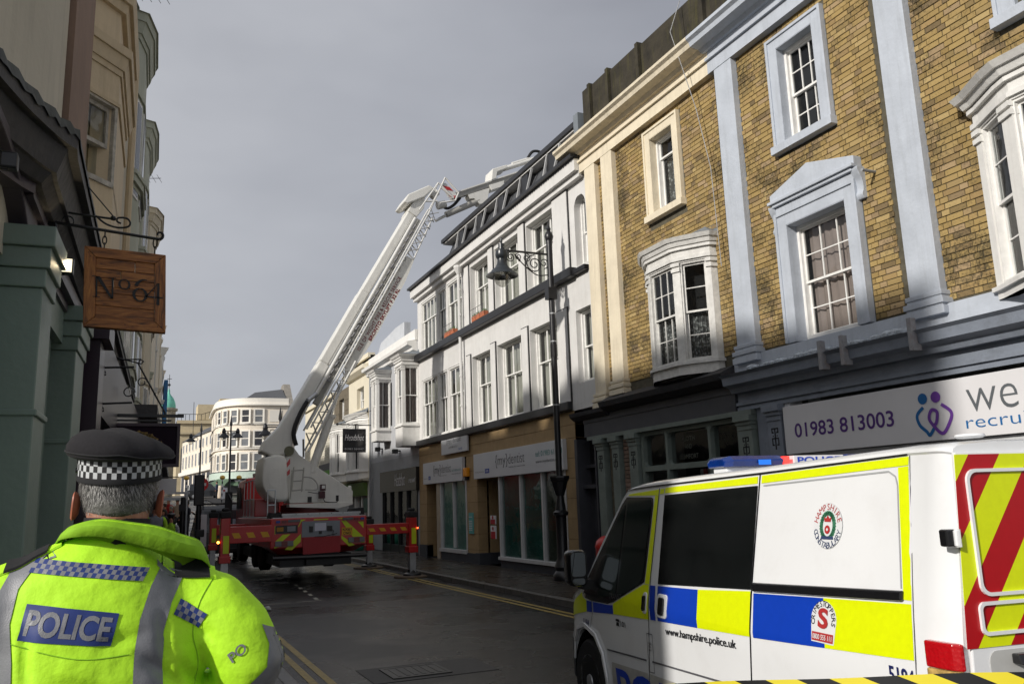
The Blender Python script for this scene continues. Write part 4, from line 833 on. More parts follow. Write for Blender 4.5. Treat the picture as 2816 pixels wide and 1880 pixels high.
for lev in range(3):
    zb = (7.3, 10.4, 13.55)[lev]; zt2 = zb+(2.0, 1.9, 1.6)[lev]
    for k, s_ in enumerate((LT-12.6, LT-10.6, LT-8.8, LT-7.2, LT-5.6, LT-3.9, LT-1.9)):
        p, t = alongplan(Vp, s_-.5)
        n_ = Vector((t.y, -t.x)) 
        if n_.y > .2 or n_.x > 0.2: n_ = -n_
        fr = Fr(p.x, p.y, t.x, t.y, n_.x, n_.y)
        if k == 6:
            MB().fb(fr, -.1, 1.5, zb, zt2, .02, .06).build('blind_panel', ctrim, rb); continue
        w = MB().fb(fr, -.16, .0, zb-.1, zt2+.18, 0, .1).fb(fr, 1.1, 1.26, zb-.1, zt2+.18, 0, .1).fb(fr, 0, 1.1, zt2, zt2+.18, 0, .1).fb(fr, -.2, 1.3, zb-.22, zb-.02, 0, .2).fb(fr, 0, 1.1, (zb+zt2)/2-.05, (zb+zt2)/2+.05, .03, .08).fb(fr, 0, .08, zb, zt2, .02, .07).fb(fr, 1.02, 1.1, zb, zt2, .02, .07).build('window', ctrim, rb)
        MB().fb(fr, .08, 1.02, zb, zt2, .01, .03).build('pane', mat('far_pane', (.16, .17, .18), .25, .3, 1) if (k+lev) % 3 else mat('far_pane_dark', (.03, .03, .035), .2), w)
MB().prism([(12.6, 119, 16.7), (13.0, 126, 16.7), (18.4, 126, 16.7), (18.4, 117, 16.7)], [(14.6, 121, 18.2), (14.6, 123, 18.2), (18.2, 123, 18.6), (18.2, 120, 18.6)]).build('roof', slate, rb)
MB().prism([(18.4, 115.6, 3), (18.4, 128, 3), (18.4, 128, 17), (18.4, 122, 19.4), (18.4, 120.5, 19.4), (18.4, 117.6, 16.8), (18.4, 115.6, 15.5)], [(19.3, 115.6, 3), (19.3, 128, 3), (19.3, 128, 17), (19.3, 122, 19.4), (19.3, 120.5, 19.4), (19.3, 117.6, 16.8), (19.3, 115.6, 15.5)]).build('gable_wall', mat('grey_gable', (.25, .23, .2), .9, .2, 2), rb)
text('lettering', 'French Franks', lambda a, b: (12.3+a*.98, 116.0-a*.12, b), 0, 6.28, 3.6, .52, mat('sign_green_letters', (.05, .22, .12), .5), rb)
aw = mat('awning_green', (.09, .15, .09), .8, .1)
for a, b in ((9.7, 11.3), (11.9, 14.9)):
    MB().prism([(a, 118.3, 6.15), (b, 116.6, 6.15), (b, 116.6, 6.05), (a, 118.3, 6.05)], [(a-1.4, 115.8, 5.3), (b-1.0, 113.9, 5.3), (b-1.0, 113.9, 5.15), (a-1.4, 115.8, 5.15)]).build('awning', aw, rb)
# terrace and hall behind
tb = thing('terraced_building', 'long cream terrace with slate roof and many small windows left of the rounded corner building', 'building', (8, 140, 5))
fr = Fr(7.1, 160, 3.6, -28, -28, -3.6); LN = 28.8
MB().fb(fr, 0, LN, 4.5, 14.2, -6, 0).build('wall', cc, tb)
MB().prof(fr, [(.2, 14.2), (-3.6, 16.6), (-7, 14.2)], -.3, LN+.3).build('roof', slate, tb)
tw2 = MB(); 
for r_, (za, zb_) in enumerate(((12.2, 13.5), (9.4, 11.4))):
    for k in range(10): 
        u_ = 1.2+k*2.75; w = MB().fb(fr, u_-.1, u_+1.2, za-.1, zb_+.1, 0, .08).build('window', ctrim, tb); MB().fb(fr, u_+.08, u_+1.02, za, zb_, .081, .1).build('pane', MATS['far_pane'], w)
MB().fb(fr, -.1, LN+.1, 8.2, 8.8, 0, .5).build('string_course', ctrim, tb)
for k in range(8): MB().fb(fr, .6+k*3.5, 2.9+k*3.5, 5.4, 8.0, .01, .05).build('shop_window', darkgrey, tb)
MB().prism([(10.75, 131, 4), (14, 133, 4), (14, 133, 14.5), (10.75, 131, 14.2)], [(10.75, 131.4, 4), (14, 133.4, 4), (14, 133.4, 14.5), (10.75, 131.4, 14.2)]).build('gable_wall', mat('pale_gable', (.5, .46, .4), .8, .1), tb)
hl = thing('hall_building', 'large cream hall with roof railings and arched windows behind the terrace', 'building', (10, 170, 5))
MB().box(6.5, 20, 168, 190, 5, 19).build('wall', mat('hall_cream', (.55, .46, .30), .8, .1, 1, streak=.2), hl)
mb = MB().box(6.3, 20.2, 167.6, 168, 18.4, 19).box(6.3, 20.2, 167.6, 168, 16.4, 16.8).box(10, 20.2, 169, 175, 19, 22.2).box(14, 20.2, 170, 178, 22.2, 23.5)
mb.build('cornice', MATS['hall_cream'], hl)
rl = MB()
for k in range(22): rl.bar((6.4+k*.7, 168.2, 19+max(0, (k-6))*.2), (6.4+k*.7, 168.2, 20.2+max(0, k-6)*.22), .08)
rl.bar((6.4, 168.2, 20.2), (10.6, 168.2, 20.2), .09); rl.bar((10.6, 168.2, 20.2), (21, 168.2, 23.6), .09); rl.build('railing', iron, hl)
for k in range(6):
    MB().fprism(Fr(7.2+k*2.0, 168, 1, 0, 0, -1), [(0, 9), (1.1, 9), (1.1, 13.5), (.95, 14), (.55, 14.3), (.15, 14), (0, 13.5)], 0, .06).build('window', MATS['far_pane'], hl)
# domed turret
dt = thing('domed_turret', 'small turquoise copper dome with cross finial above the roofs on the left', 'turret', (6.0, 125, 12))
cu = mat('copper_green', (.14, .46, .36), .7, .2, 2); stn = mat('turret_stone', (.22, .2, .16), .9, .25, 1.5)
MB().lathe([(1.0, -9), (1.0, 4.6), (1.25, 4.7), (1.25, 5.0), (.9, 5.1)], (3.5, 125, 11.2), 16).box(1.6, 4.4, 126, 130, 4, 15.2).build('turret_wall', stn, dt)
MB().lathe([(.92, 5.0), (.98, 5.3), (.88, 5.9), (.62, 6.5), (.3, 6.9), (.16, 7.15), (.14, 7.6), (.04, 7.8), (.03, 8.0)], (3.5, 125, 11.2), 20).build('dome', cu, dt, smooth=True)
MB().bar((3.5, 125, 19.0), (3.5, 125, 21.0), .07).bar((3.2, 125, 20.4), (3.8, 125, 20.4), .07).lathe([(.13, 0), (.2, .15), (.13, .3)], (3.5, 125, 19.4), 8).build('finial', iron, dt)
for x, h in ((2.4, 13), (5.2, 16.5)):
    tag(MB().tube([(x+3.6, 160, 12), (x+3.55, 160, h+5)], .05, 4).build('mast', iron), 'thin radio mast against the sky '+('beside the copper dome' if x < 3 else 'above the roof railings of the hall'), 'mast')

# ================================================================== LEFT SIDE
tagl = []
lb = thing('shop_building', 'near left shop with sage green pilasters under a dark arched cornice and cream upper wall', 'building', (-.75, 5, 0))
shade = mat('shop_sage', (.17, .225, .19), .45, .08, 2, .002, 30, grime=.12); dpur = mat('aubergine_paint', (.06, .048, .06), .45, .15, 3, .002, 30); dcor = mat('dark_cornice', (.045, .043, .045), .6, .3, 6, .01, 15)
LY0 = 3.5
MB().fb(LF, LY0, 14.2, .1, 3.0, -.5, -.25).fb(LF, LY0, 14.2, 3.0, 8.75, -5, -.04).build('wall', mat('left_cream', (.52, .47, .37), .8, .08, 1.2, .003, 25, streak=.3, gcol=(.2, .18, .14)), lb)
MB().fb(LF, LY0, 14.2, .1, 8.7, -5, -.6).build('rear_mass', MATS['render_grey'], lb)
def lpil(u0, u1, o):
    mb = MB().fb(LF, u0, u1, .12, 2.86, -.25, o).fb(LF, u0-.015, u1+.015, 2.86, 2.95, -.25, o+.012).fb(LF, u0-.03, u1+.03, 2.95, 3.05, -.25, o+.028).fb(LF, u0-.05, u1+.05, 3.05, 3.15, -.25, o+.045)
    mb.fb(LF, u0-.012, u1+.012, 2.26, 2.29, -.25, o+.014).fb(LF, u0-.012, u1+.012, .12, .5, -.25, o+.03)
    return mb.build('pilaster', shade, lb, bevel=.006)
lpil(4.35, 4.68, .13); lpil(6.0, 6.5, .11)
# green shop window between pilasters
fm = MB().fb(LF, 4.68, 6.0, .12, .7, -.25, .0).fb(LF, 4.68, 6.0, 2.9, 3.1, -.25, .03)
for u_ in (4.7, 4.95, 5.5, 5.8): fm.fb(LF, u_, u_+.07, .7, 2.9, -.25, -.02)
for z_ in (1.5, 2.2): fm.fb(LF, 4.77, 5.8, z_, z_+.04, -.2, -.06)
fm.build('shop_frame', shade, lb); MB().fb(LF, 4.7, 6.0, .7, 2.9, -.16, -.14).build('shop_pane', glassmat('dim_shop_glass', (.2, .25, .22), .05), lb)
MB().fb(LF, LY0, 4.35, .12, 3.2, -.25, -.06).build('side_panel', shade, lb)
arc = [(-.02+cos(a)*.95, 2.95+sin(a)*.42) for a in [pi/2-i*pi/24 for i in range(13)]]
V = [LF.P(3.62+a, b, .06) for a, b in arc]+[LF.P(3.62+a, b, -.1) for a, b in arc]
MB().fprism(LF, [(3.6, 3.37)]+[(3.62+a, b) for a, b in arc]+[(4.68, 2.95), (4.68, 3.42), (3.6, 3.42)], -.1, .04).build('arched_fascia', dpur, lb, bevel=.008)
MB().fb(LF, 4.7, 14.2, 3.1, 3.42, -.1, .05).fb(LF, 4.7, 14.2, 3.15, 3.2, .05, .09).build('fascia', dpur, lb)
# sweeping cornice: plan follows the curved corner
cpl = [(p.x, p.y) for p in bez([(-.61, 3.5, 0), (-.58, 3.62, 0), (-.53, 3.80, 0), (-.475, 3.96, 0), (-.42, 4.1, 0), (-.37, 4.19, 0)], 3)]
cpl += [(-.375, 4.30), (-.315, 7.0), (-.24, 10), (-.13, 14.0)]
cm_ = MB()
for za, zb_, oa, ob in ((3.33, 3.38, -.06, -.10), (3.38, 3.50, .0, -.04), (3.50, 3.58, .04, .04)): band(cm_, cpl, za, zb_, -.45, oa, -1, ob)
cm_.build('cornice', dcor, lb)
band(MB(), cpl, 3.28, 3.33, -.6, -.13, -1).build('cornice_soffit', dpur, lb)
flp = MB(); pf = offs(cpl, .045, -1); flp.add([(p[0], p[1], 3.60+.012*sin(i*2.1)) for i, p in enumerate(pf)]+[(p[0]-.42, p[1], 3.70) for p in pf]+[(p[0]+.005, p[1], 3.555+.012*sin(i*3.3)) for i, p in enumerate(pf)],
    [(i, i+1, len(pf)+i+1, len(pf)+i) for i in range(len(pf)-1)]+[(i, i+1, 2*len(pf)+i+1, 2*len(pf)+i) for i in range(len(pf)-1)]); flp.build('lead_capping', mat('old_lead', (.05, .055, .05), .6, .3, 6, .006, 14, grime=.3), lb)
# upper wall pieces
lc = MATS['left_cream']; lcd = mat('left_khaki', (.30, .27, .20), .8, .08)
MB().rings([[(*LF.P(u_, 0, o_)[:2], z) for u_, o_ in ((LY0, -.3), (LY0, .0), (3.6, .02), (3.72, .05), (4.2, .10), (4.75, .10), (4.75, -.3))] for z in (3.55, 8.8)]).build('curved_wall', lc, lb, smooth=True)
MB().fb(LF, 4.78, 5.62, 3.6, 8.8, -.3, .13).build('stone_pier', mat('stained_stone', (.26, .17, .12), .85, .15, 1.8, .004, 25, streak=.35, gcol=(.12, .1, .08)), lb)
# light fitting and curved bracket low on the near fascia
cf = thing('sign_floodlight', 'black box floodlight on a triangular arm above the green shopfront at the left edge', 'lamp', LF.P(3.75, 3.05, .25))
MB().box(-.575, -.51, 3.74, 3.80, 3.21, 3.28).build('housing', iron, cf, bevel=.008); MB().tube([(-.62, 3.78, 3.30), (-.54, 3.77, 3.27)], .007, 5).tube([(-.60, 3.76, 3.32), (-.61, 3.74, 3.20), (-.54, 3.74, 3.20)], .005, 5).build('arm', iron, cf)
# No64 wooden sign
SY = 4.8
ws = thing('wooden_sign', 'square orange brown plank sign with black numerals No64 hanging on chains', 'hanging sign', (-.1, SY, 3.0))
wd = bpy.data.materials.new('sign_wood'); wd.use_nodes = True
def woodnodes(m, horizontal=True, tint=(1, 1, 1)):
    n = m.node_tree.nodes; l = m.node_tree.links; b = n['Principled BSDF']; b.inputs['Roughness'].default_value = .55
    g = n.new('ShaderNodeNewGeometry'); oi = n.new('ShaderNodeObjectInfo'); mp_ = n.new('ShaderNodeMapping'); mp_.inputs['Scale'].default_value = (3, 3, 26) if horizontal else (26, 3, 3)
    cb_ = n.new('ShaderNodeCombineXYZ'); l.new(oi.outputs['Random'], cb_.inputs[0]); va = n.new('ShaderNodeVectorMath'); va.operation = 'ADD'; l.new(g.outputs['Position'], va.inputs[0]); 
    sc_ = n.new('ShaderNodeVectorMath'); sc_.operation = 'SCALE'; sc_.inputs['Scale'].default_value = 9; l.new(cb_.outputs[0], sc_.inputs[0]); l.new(sc_.outputs[0], va.inputs[1]); l.new(va.outputs[0], mp_.inputs['Vector'])
    ns = n.new('ShaderNodeTexNoise'); ns.inputs['Scale'].default_value = 2.2; ns.inputs['Detail'].default_value = 9; ns.inputs['Roughness'].default_value = .65; ns.inputs['Distortion'].default_value = .8; l.new(mp_.outputs[0], ns.inputs['Vector'])
    rp = n.new('ShaderNodeValToRGB'); cr = rp.color_ramp; cr.elements[0].position = .3; cr.elements[0].color = (.025, .012, .006, 1); cr.elements[1].position = .66; cr.elements[1].color = (.46*tint[0], .185*tint[1], .045*tint[2], 1); e = cr.elements.new(.48); e.color = (.27*tint[0], .095*tint[1], .022, 1)
    l.new(ns.outputs['Fac'], rp.inputs['Fac']); l.new(rp.outputs[0], b.inputs['Base Color']); bp = n.new('ShaderNodeBump'); bp.inputs['Distance'].default_value = .003; l.new(ns.outputs['Fac'], bp.inputs['Height']); l.new(bp.outputs[0], b.inputs['Normal'])
woodnodes(wd); wdv = bpy.data.materials.new('sign_wood_upright'); wdv.use_nodes = True; woodnodes(wdv, False)
# the sign leans slightly in its plane
sx0, sx1, sz0, sz1 = -.305, .095, 2.77, 3.205
lean = radians(-2.2); cxs, czs = (sx0+sx1)/2, (sz0+sz1)/2
def SG(x, z, y=0.0):
    dx, dz = x-cxs, z-czs; return (cxs+dx*cos(lean)+dz*sin(lean)*-1*-1, SY+y, czs-dx*sin(lean)*-1+dz*cos(lean))
def sgp(name, poly, y0, y1, m): return MB().prism([SG(a, b, y0) for a, b in poly], [SG(a, b, y1) for a, b in poly]).build(name, m, ws, bevel=.002)
F_ = .055
sgp('frame_board', [(sx0, sz1), (sx1, sz1), (sx1-F_, sz1-F_), (sx0+F_, sz1-F_)], -.02, .03, wd); sgp('frame_board', [(sx0, sz0), (sx1, sz0), (sx1-F_, sz0+F_), (sx0+F_, sz0+F_)], -.021, .03, wd)
sgp('frame_board', [(sx0, sz0+.002), (sx0, sz1-.002), (sx0+F_, sz1-F_-.002), (sx0+F_, sz0+F_+.002)], -.02, .03, wdv); sgp('frame_board', [(sx1, sz0+.002), (sx1, sz1-.002), (sx1-F_, sz1-F_-.002), (sx1-F_, sz0+F_+.002)], -.02, .03, wdv)
zz = sz0+F_; hs_ = [.065, .07, .035, .045, .05, .06]
for i, h in enumerate(hs_):
    a, b = sx0+F_+.001, sx1-F_-.001; z1_ = min(zz+h, sz1-F_)
    if i in (3, 5, 4):
        c = a+(b-a)*(.42 if i == 4 else .3 if i == 3 else .66)
        sgp('plank', [(a, zz+.001), (c-.001, zz+.001), (c-.001, z1_-.001), (a, z1_-.001)], -.012, .02, wd); sgp('plank', [(c+.001, zz+.001), (b, zz+.001), (b, z1_-.001), (c+.001, z1_-.001)], -.013, .02, wd)
    else: sgp('plank', [(a, zz+.001), (b, zz+.001), (b, z1_-.001), (a, z1_-.001)], -.011-.001*(i % 3), .02, wd)
    zz = z1_
if zz < sz1-F_: sgp('plank', [(sx0+F_, zz+.001), (sx1-F_, zz+.001), (sx1-F_, sz1-F_-.001), (sx0+F_, sz1-F_-.001)], -.012, .02, wd)
ink = mat('sign_ink', (.010, .009, .010), .6)
gl_ = MB(); q = lambda pts_: gl_.add([SG(a, b, -.0225) for a, b in pts_], [tuple(range(len(pts_)))])
nx, nz, nh, nw = sx0+.045, 2.93, .115, .11
q([(nx+.012, nz), (nx+.020, nz), (nx+.020, nz+nh), (nx+.012, nz+nh)]); q([(nx+nw-.022, nz), (nx+nw-.013, nz), (nx+nw-.013, nz+nh), (nx+nw-.022, nz+nh)])
q([(nx+.010, nz+nh), (nx+.032, nz+nh), (nx+nw-.013, nz), (nx+nw-.026, nz)])
for cx_, zt__ in ((nx+.016, nz), (nx+.012, nz+nh-.004), (nx+nw-.018, nz+nh-.004)): q([(cx_-.018, zt__), (cx_+.018, zt__), (cx_+.018, zt__+.004), (cx_-.018, zt__+.004)])
def ell(cx_, cz_, a1, b1, a2, b2, t0=0, t1=2*pi, n=28, dx=0):
    for i in range(n):
        p, r_ = t0+(t1-t0)*i/n, t0+(t1-t0)*(i+1)/n
        q([(cx_+a1*cos(p), cz_+b1*sin(p)), (cx_+a1*cos(r_), cz_+b1*sin(r_)), (cx_+dx+a2*cos(r_), cz_+b2*sin(r_)), (cx_+dx+a2*cos(p), cz_+b2*sin(p))])
ell(nx+.150, nz+.085, .030, .029, .019, .024); 
sx_ = nx+.215; ell(sx_+.012, nz+.036, .038, .038, .023, .032)
for i in range(14):
    a, b = pi*.42+i*.09, pi*.42+(i+1)*.09
    q([(sx_+.032+.058*cos(a), nz+.04+.085*sin(a)), (sx_+.032+.058*cos(b), nz+.04+.085*sin(b)), (sx_+.037+.044*cos(b), nz+.04+.078*sin(b)), (sx_+.037+.044*cos(a), nz+.04+.078*sin(a))])
fx = nx+.268
q([(fx+.04, nz-.012), (fx+.056, nz-.012), (fx+.056, nz+.11), (fx+.046, nz+.11)]); q([(fx-.014, nz+.026), (fx+.072, nz+.026), (fx+.072, nz+.034), (fx-.014, nz+.034)]); q([(fx-.014, nz+.03), (fx-.004, nz+.034), (fx+.052, nz+.11), (fx+.046, nz+.11)])
gl_.build('numerals', ink, ws)
nl = MB()
for a, b in ((.02, .03), (.38, .03), (.02, .4), (.37, .41), (.04, .40), (.36, .03), (.2, .025), (.03, .38)): nl.add([SG(sx0+a+.003*cos(t), sz0+b+.003*sin(t), -.0228) for t in [i*pi/3 for i in range(6)]], [tuple(range(6))])
nl.build('nail', ink, ws)
def chain(x, z0, z1, par):
    c = MB(); n = max(2, int((z1-z0)/.035)); h = (z1-z0)/n
    for k in range(n):
        pts_ = [(x+(.010*cos(t) if k % 2 else 0), SY+(0 if k % 2 else .010*cos(t)), z0+h*(k+.5)+h*.62*sin(t)) for t in [i*pi/5 for i in range(11)]]; c.tube(pts_, .0032, 4)
    c.build('chain', iron, par)
sbk = thing('sign_bracket', 'wrought iron scroll bracket carrying the wooden No64 sign', 'bracket', (-.4, SY, 3.3))
chain(-.22, 3.2, 3.315, ws); chain(.03, 3.195, 3.29, ws)
zbar = lambda x: 3.335-.045*(x+.5)/.55
mb = MB().tube([(-.56, SY, zbar(-.56)), (.05, SY, zbar(.05))], .0085, 8)
mb.tube([(.05+.022*sin(t)*(1-t/9), SY, zbar(.05)+.024-.024*cos(t)*(1-t/9)) for t in [i*.35 for i in range(15)]], [.009-.0003*i for i in range(15)], 6)
mb.tube(bez([(-.56, SY, 3.47, ), (-.44, SY, 3.40), (-.26, SY, 3.385), (-.19, SY, 3.382)], 6), .006, 6)
mb.tube(bez([(-.27, SY, 3.39), (-.22, SY, 3.35), (-.16, SY, 3.335), (-.11, SY, 3.345), (-.10, SY, 3.37), (-.12, SY, 3.392), (-.16, SY, 3.39), (-.165, SY, 3.37), (-.145, SY, 3.36)], 5), .0055, 6)
mb.tube([(-.58, SY, 3.86), (-.18, SY, 3.39)], .0035, 5).lathe([(.012, -.01), (.015, 0), (.012, .01)], (-.185, SY, 3.385), 8)
for cx_ in (-.40, -.5): mb.tube([(cx_+.028*cos(t), SY, 3.345+.028*sin(t)) for t in [i*pi/8 for i in range(17)]], .004, 5)
mb.tube(bez([(-.58, SY, 3.6), (-.5, SY, 3.52), (-.47, SY, 3.42), (-.45, SY, 3.28), (-.42, SY, 3.2), (-.42, SY, 3.14)], 5), .008, 6)
mb.build('scrollwork', iron, sbk)
fl_ = thing('floodlight', 'small lit floodlight fixed beside the left edge of the wooden sign', 'lamp', (-.40, SY, 3.1))
MB().box(-.42, -.36, SY, SY+.05, 3.06, 3.145).build('housing', iron, fl_, bevel=.004)
MB().box(-.413, -.367, SY-.003, SY, 3.067, 3.138).build('lens', mat('lit_lens', (.8, .8, .7), .3, emit=((1, .87, .6), 1.2)), fl_); MB().box(-.402, -.378, SY-.006, SY-.003, 3.085, 3.12).build('lamp', mat('lit_bulb', (1, 1, .9), .3, emit=((1, .88, .62), 14)), fl_)
MB().tube([(-.42, SY+.02, 3.15), (-.455, SY+.02, 3.15), (-.455, SY+.02, 3.055), (-.40, SY+.02, 3.055)], .004, 4).build('wire_bracket', iron, fl_)
sp = bpy.data.lights.new('floodlight_glow', 'SPOT'); sp.energy = 1.2; sp.spot_size = 2.4; sp.color = (1, .8, .5); sp.shadow_soft_size = .02; spo = bpy.data.objects.new('floodlight_glow', sp); COL.objects.link(spo); spo.location = (-.37, SY-.03, 3.1); spo.rotation_euler = Vector((.2, -.9, 0)).to_track_quat('-Z', 'Y').to_euler(); setpar(spo, fl_)
# cream bay with the dark sash
def canted(parent, m, pl, levels, winz, cur=None, trim=None, segs=None):
    for (z0, z1) in levels:
        mb = MB(); band(mb, pl, z0, z1, -.15, 0, -1); mb.build('bay_wall', m, parent)
    return
bl = thing('bay_window_building', 'cream canted bay with a weathered dark sash beyond the brown stone pier', 'building', (-.4, 7, 0))
cpm = mat('bay_cream', (.62, .50, .33), .7, .08, 2, .004, 20, streak=.3, gcol=(.2, .14, .08))
pl1 = [(-.66, 6.72), (-.625, 6.80), (-.52, 6.93), (-.29, 7.20), (-.26, 8.5), (-.5, 8.9)]
for z0, z1, o_ in ((3.5, 4.45, 0), (5.16, 5.42, 0), (5.65, 6.0, -.02), (6.2, 8.7, -.03)): mb = MB(); band(mb, pl1, z0, z1, -.2, o_, -1); mb.build('bay_wall', cpm, bl)
for z0, z1, o_, ob in ((5.42, 5.47, .02, .015), (5.47, 5.58, .06, .035), (5.58, 5.65, .09, .08), (6.0, 6.08, .04, .02), (6.08, 6.2, .09, .07), (8.7, 8.82, .10, .06), (5.14, 5.17, .02, .015)): mm_ = MB(); band(mm_, pl1, z0, z1, -.15, o_, -1, ob); mm_.build('bay_moulding', cpm, bl)
def segwin(parent, a, b, z0, z1, m, **k):
    dx, dy = b[0]-a[0], b[1]-a[1]; ln = sqrt(dx*dx+dy*dy); fr = Fr(a[0], a[1], dx, dy, dy, -dx); return window(parent, fr, 0, ln, z0, z1, o=-.03, m=m, room=darkroom, deep=.25, **k)
pw = mat('peeling_sash', (.45, .42, .36), .8, .3, 20, .003, 40, grime=.4, gcol=(.15, .1, .06))
segwin(bl, pl1[2], pl1[3], 4.42, 5.15, pw, cols=1, rt=1, rb=1, fw=.03)
mb = MB(); band(mb, [pl1[0], pl1[1], pl1[2]], 4.4, 5.2, -.2, 0, -1); mb.build('bay_post', cpm, bl); mb = MB(); band(mb, [pl1[3], pl1[4], pl1[5]], 4.4, 5.2, -.2, 0, -1); mb.build('bay_post', cpm, bl)
MB().fb(LF, 6.5, 14.0, 3.6, 8.7, -.3, -.05).build('wall', cpm, bl)
MB().tube([(-.22, 9.2, 6.6), (-.22, 9.2, 3.7)], .035, 8).build('downpipe', cpm, bl)
# further bays on the left: green and cream, stepping up the street
def leftbay(px_ratio, y, z_top, m, label, w=1.3, h=5.3, floors=2, o=.55, topm=None, kind='bay_window_building'):
    wx = -.75+.04*y if y < 40 else .85+(y-40)*.016
    t = thing(kind, label, 'building', (wx, y+1, 0))
    xf = px_ratio*y-.12
    pl = [(wx-.4, y-.55), (wx, y-.40), (xf, y), (xf+.02, y+w), (wx, y+w+.45)]
    mb = MB(); z = z_top
    band(mb, pl, 3.4, z-.35, -.4, 0, -1); mb.build('bay_wall', m, t)
    for z0, z1, o_, ob in ((z-.35, z-.28, .03, .02), (z-.28, z-.12, .09, .05), (z-.12, z, .12, .11)): tr = MB(); band(tr, pl, z0, z1, -.3, o_, -1, ob); tr.build('bay_moulding', m, t)
    for k in range(floors):
        zz = z-2.5-k*2.6; 
        for z0, z1, o_ in ((zz, zz+.06, .02), (zz+.06, zz+.16, .06), (zz+.16, zz+.22, .08), (z-1.15-k*2.6, z-1.08-k*2.6, .03)): tr = MB(); band(tr, pl, z0, z1, -.1, o_, -1); tr.build('bay_moulding', m, t)
    MB().add([(p[0], p[1], z) for p in offs(pl, .15, -1)], [tuple(range(len(pl)))]).build('bay_top', m, t)
    if topm:
        mb = MB(); band(mb, offs(pl, -.12, -1), z, z+.38, -.3, 0, -1); mb.build('parapet', topm, t)
    for k in range(floors):
        a, b = Vector((*pl[1], 0)), Vector((*pl[2], 0)); d = (b-a); z0 = z-2.1-.25-k*2.6+.35; z1 = z-1.2-k*2.6
        if d.length > .2:
            a2, b2 = a+d*.18, a+d*.82; tt = d.normalized(); fr = Fr(a2.x, a2.y, tt.x, tt.y, tt.y, -tt.x)
            L_ = (b2-a2).length; W_ = MB().fb(fr, 0, L_, z0-.6, z1, .0, .012).build('window', sashw, t); MB().fb(fr, .03, L_-.03, z0-.56, z1-.04, .012, .016).build('pane', mat('dim_pane', (.04, .045, .05), .12), W_)
        a, b = Vector((*pl[2], 0)), Vector((*pl[3], 0)); d = b-a; a2, b2 = a+d*.15, a+d*.85; tt = d.normalized(); fr = Fr(a2.x, a2.y, tt.x, tt.y, tt.y, -tt.x); L_ = (b2-a2).length
        W_ = MB().fb(fr, 0, L_, z0-.6, z1, .0, .02).build('window', sashw, t); MB().fb(fr, .05, L_-.05, z0-.56, z1-.04, .02, .026).build('pane', MATS['dim_pane'], W_)
    return t
lg = mat('bay_sage', (.40, .42, .34), .7, .08, 2, .003, 25, streak=.25, gcol=(.16, .15, .1)); moss = mat('mossy_stone', (.04, .045, .02), .95, .4, 8, .01, 20); lwh = mat('bay_white', (.55, .55, .53), .7, .06, 2, streak=.2); lcr = mat('bay_pale_cream', (.58, .52, .40), .7, .08, 2, streak=.25)
leftbay(-.004, 12.1, 8.65, lg, 'sage green bay with mossy parapet under the first roof aerial', w=1.0, o=.3, topm=moss)
leftbay(.003, 15.5, 8.6, lg, 'sage green bay with mossy parapet standing beyond the nearer green bay', w=1.2, topm=moss)
leftbay(.013, 18.9, 8.2, lcr, 'pale cream bay with stepped cornice seen just above the sign bracket', w=1.4)
leftbay(.010, 23.0, 7.6, lg, 'dull green bay partly hidden behind the wooden sign', w=1.5)
leftbay(.014, 28.0, 7.9, lwh, 'white bay front emerging below the wooden sign', w=1.5)
leftbay(.017, 33.0, 8.6, lcr, 'cream bay front with dark window recess beyond the white bay', w=1.8)
leftbay(.018, 39.0, 8.9, lwh, 'white bay front with bracketed cornice before the blue painted strip', w=1.8)
leftbay(.022, 46.0, 9.0, lcr, 'cream front with heavy rounded cornice projecting against the sky', w=2.4, h=6)
leftbay(.022, 56.0, 9.6, mat('far_stone', (.32, .27, .2), .8, .15, 2), 'brown stone front with curved cornice farthest along the left terrace', w=4)
# continuous terrace mass behind the bays and the shopfronts under them
lt_ = thing('terraced_building', 'dark shopfront terrace running down the left side beneath the bays', 'building', (-.4, 20, 0))
MB().fb(LF, 14.2, 39.9, .1, 8.0, -5, -.02).build('wall', lcr, lt_)
MB().add([(-4, 40, 0), (.85, 40, 0), (1.75, 96, 3), (-4, 96, 3), (-4, 40, 8.2), (.85, 40, 8.2), (1.75, 96, 10.5), (-4, 96, 10.5)], [(0, 1, 5, 4), (1, 2, 6, 5), (2, 3, 7, 6), (3, 0, 4, 7), (4, 5, 6, 7)]).build('wall', lcr, lt_)
sfs = MB(); 
for a, b in ((6.9, 14.0), (14.2, 20), (20.3, 27), (27.3, 39)):
    sfs.fb(LF, a, b, 2.6, 3.3, 0, .16).fb(LF, a, a+.35, .12, 2.6, 0, .14).fb(LF, b-.35, b, .12, 2.6, 0, .14).fb(LF, a+.35, b-.35, .12, .7, 0, .08)
sfs.build('shop_frame', mat('near_black_paint', (.03, .022, .03), .4, .2), lt_)
MB().fb(LF, 7.3, 13.6, .7, 2.6, .02, .05).fb(LF, 14.6, 38, .7, 2.6, .02, .05).build('shop_pane', black, lt_)
cj = MB(); band(cj, [(-.75+.04*y+.30, y) for y in (14.2, 20, 27, 39)], 3.3, 3.5, -.4, .12, -1); cj.build('cornice', dcor, lt_)
ps_ = thing('pillar', 'narrow aubergine shopfront pillar standing just past the green pilaster', 'pillar', LF.P(7.0, 0, 0)); MB().fb(LF, 6.85, 7.25, .12, 3.1, -.1, .18).build('shaft', mat('deep_aubergine', (.022, .010, .02), .35, .2), ps_)
MB().fb(LF, 6.8, 7.3, 3.1, 3.25, -.1, .24).build('capital', MATS['deep_aubergine'], ps_)
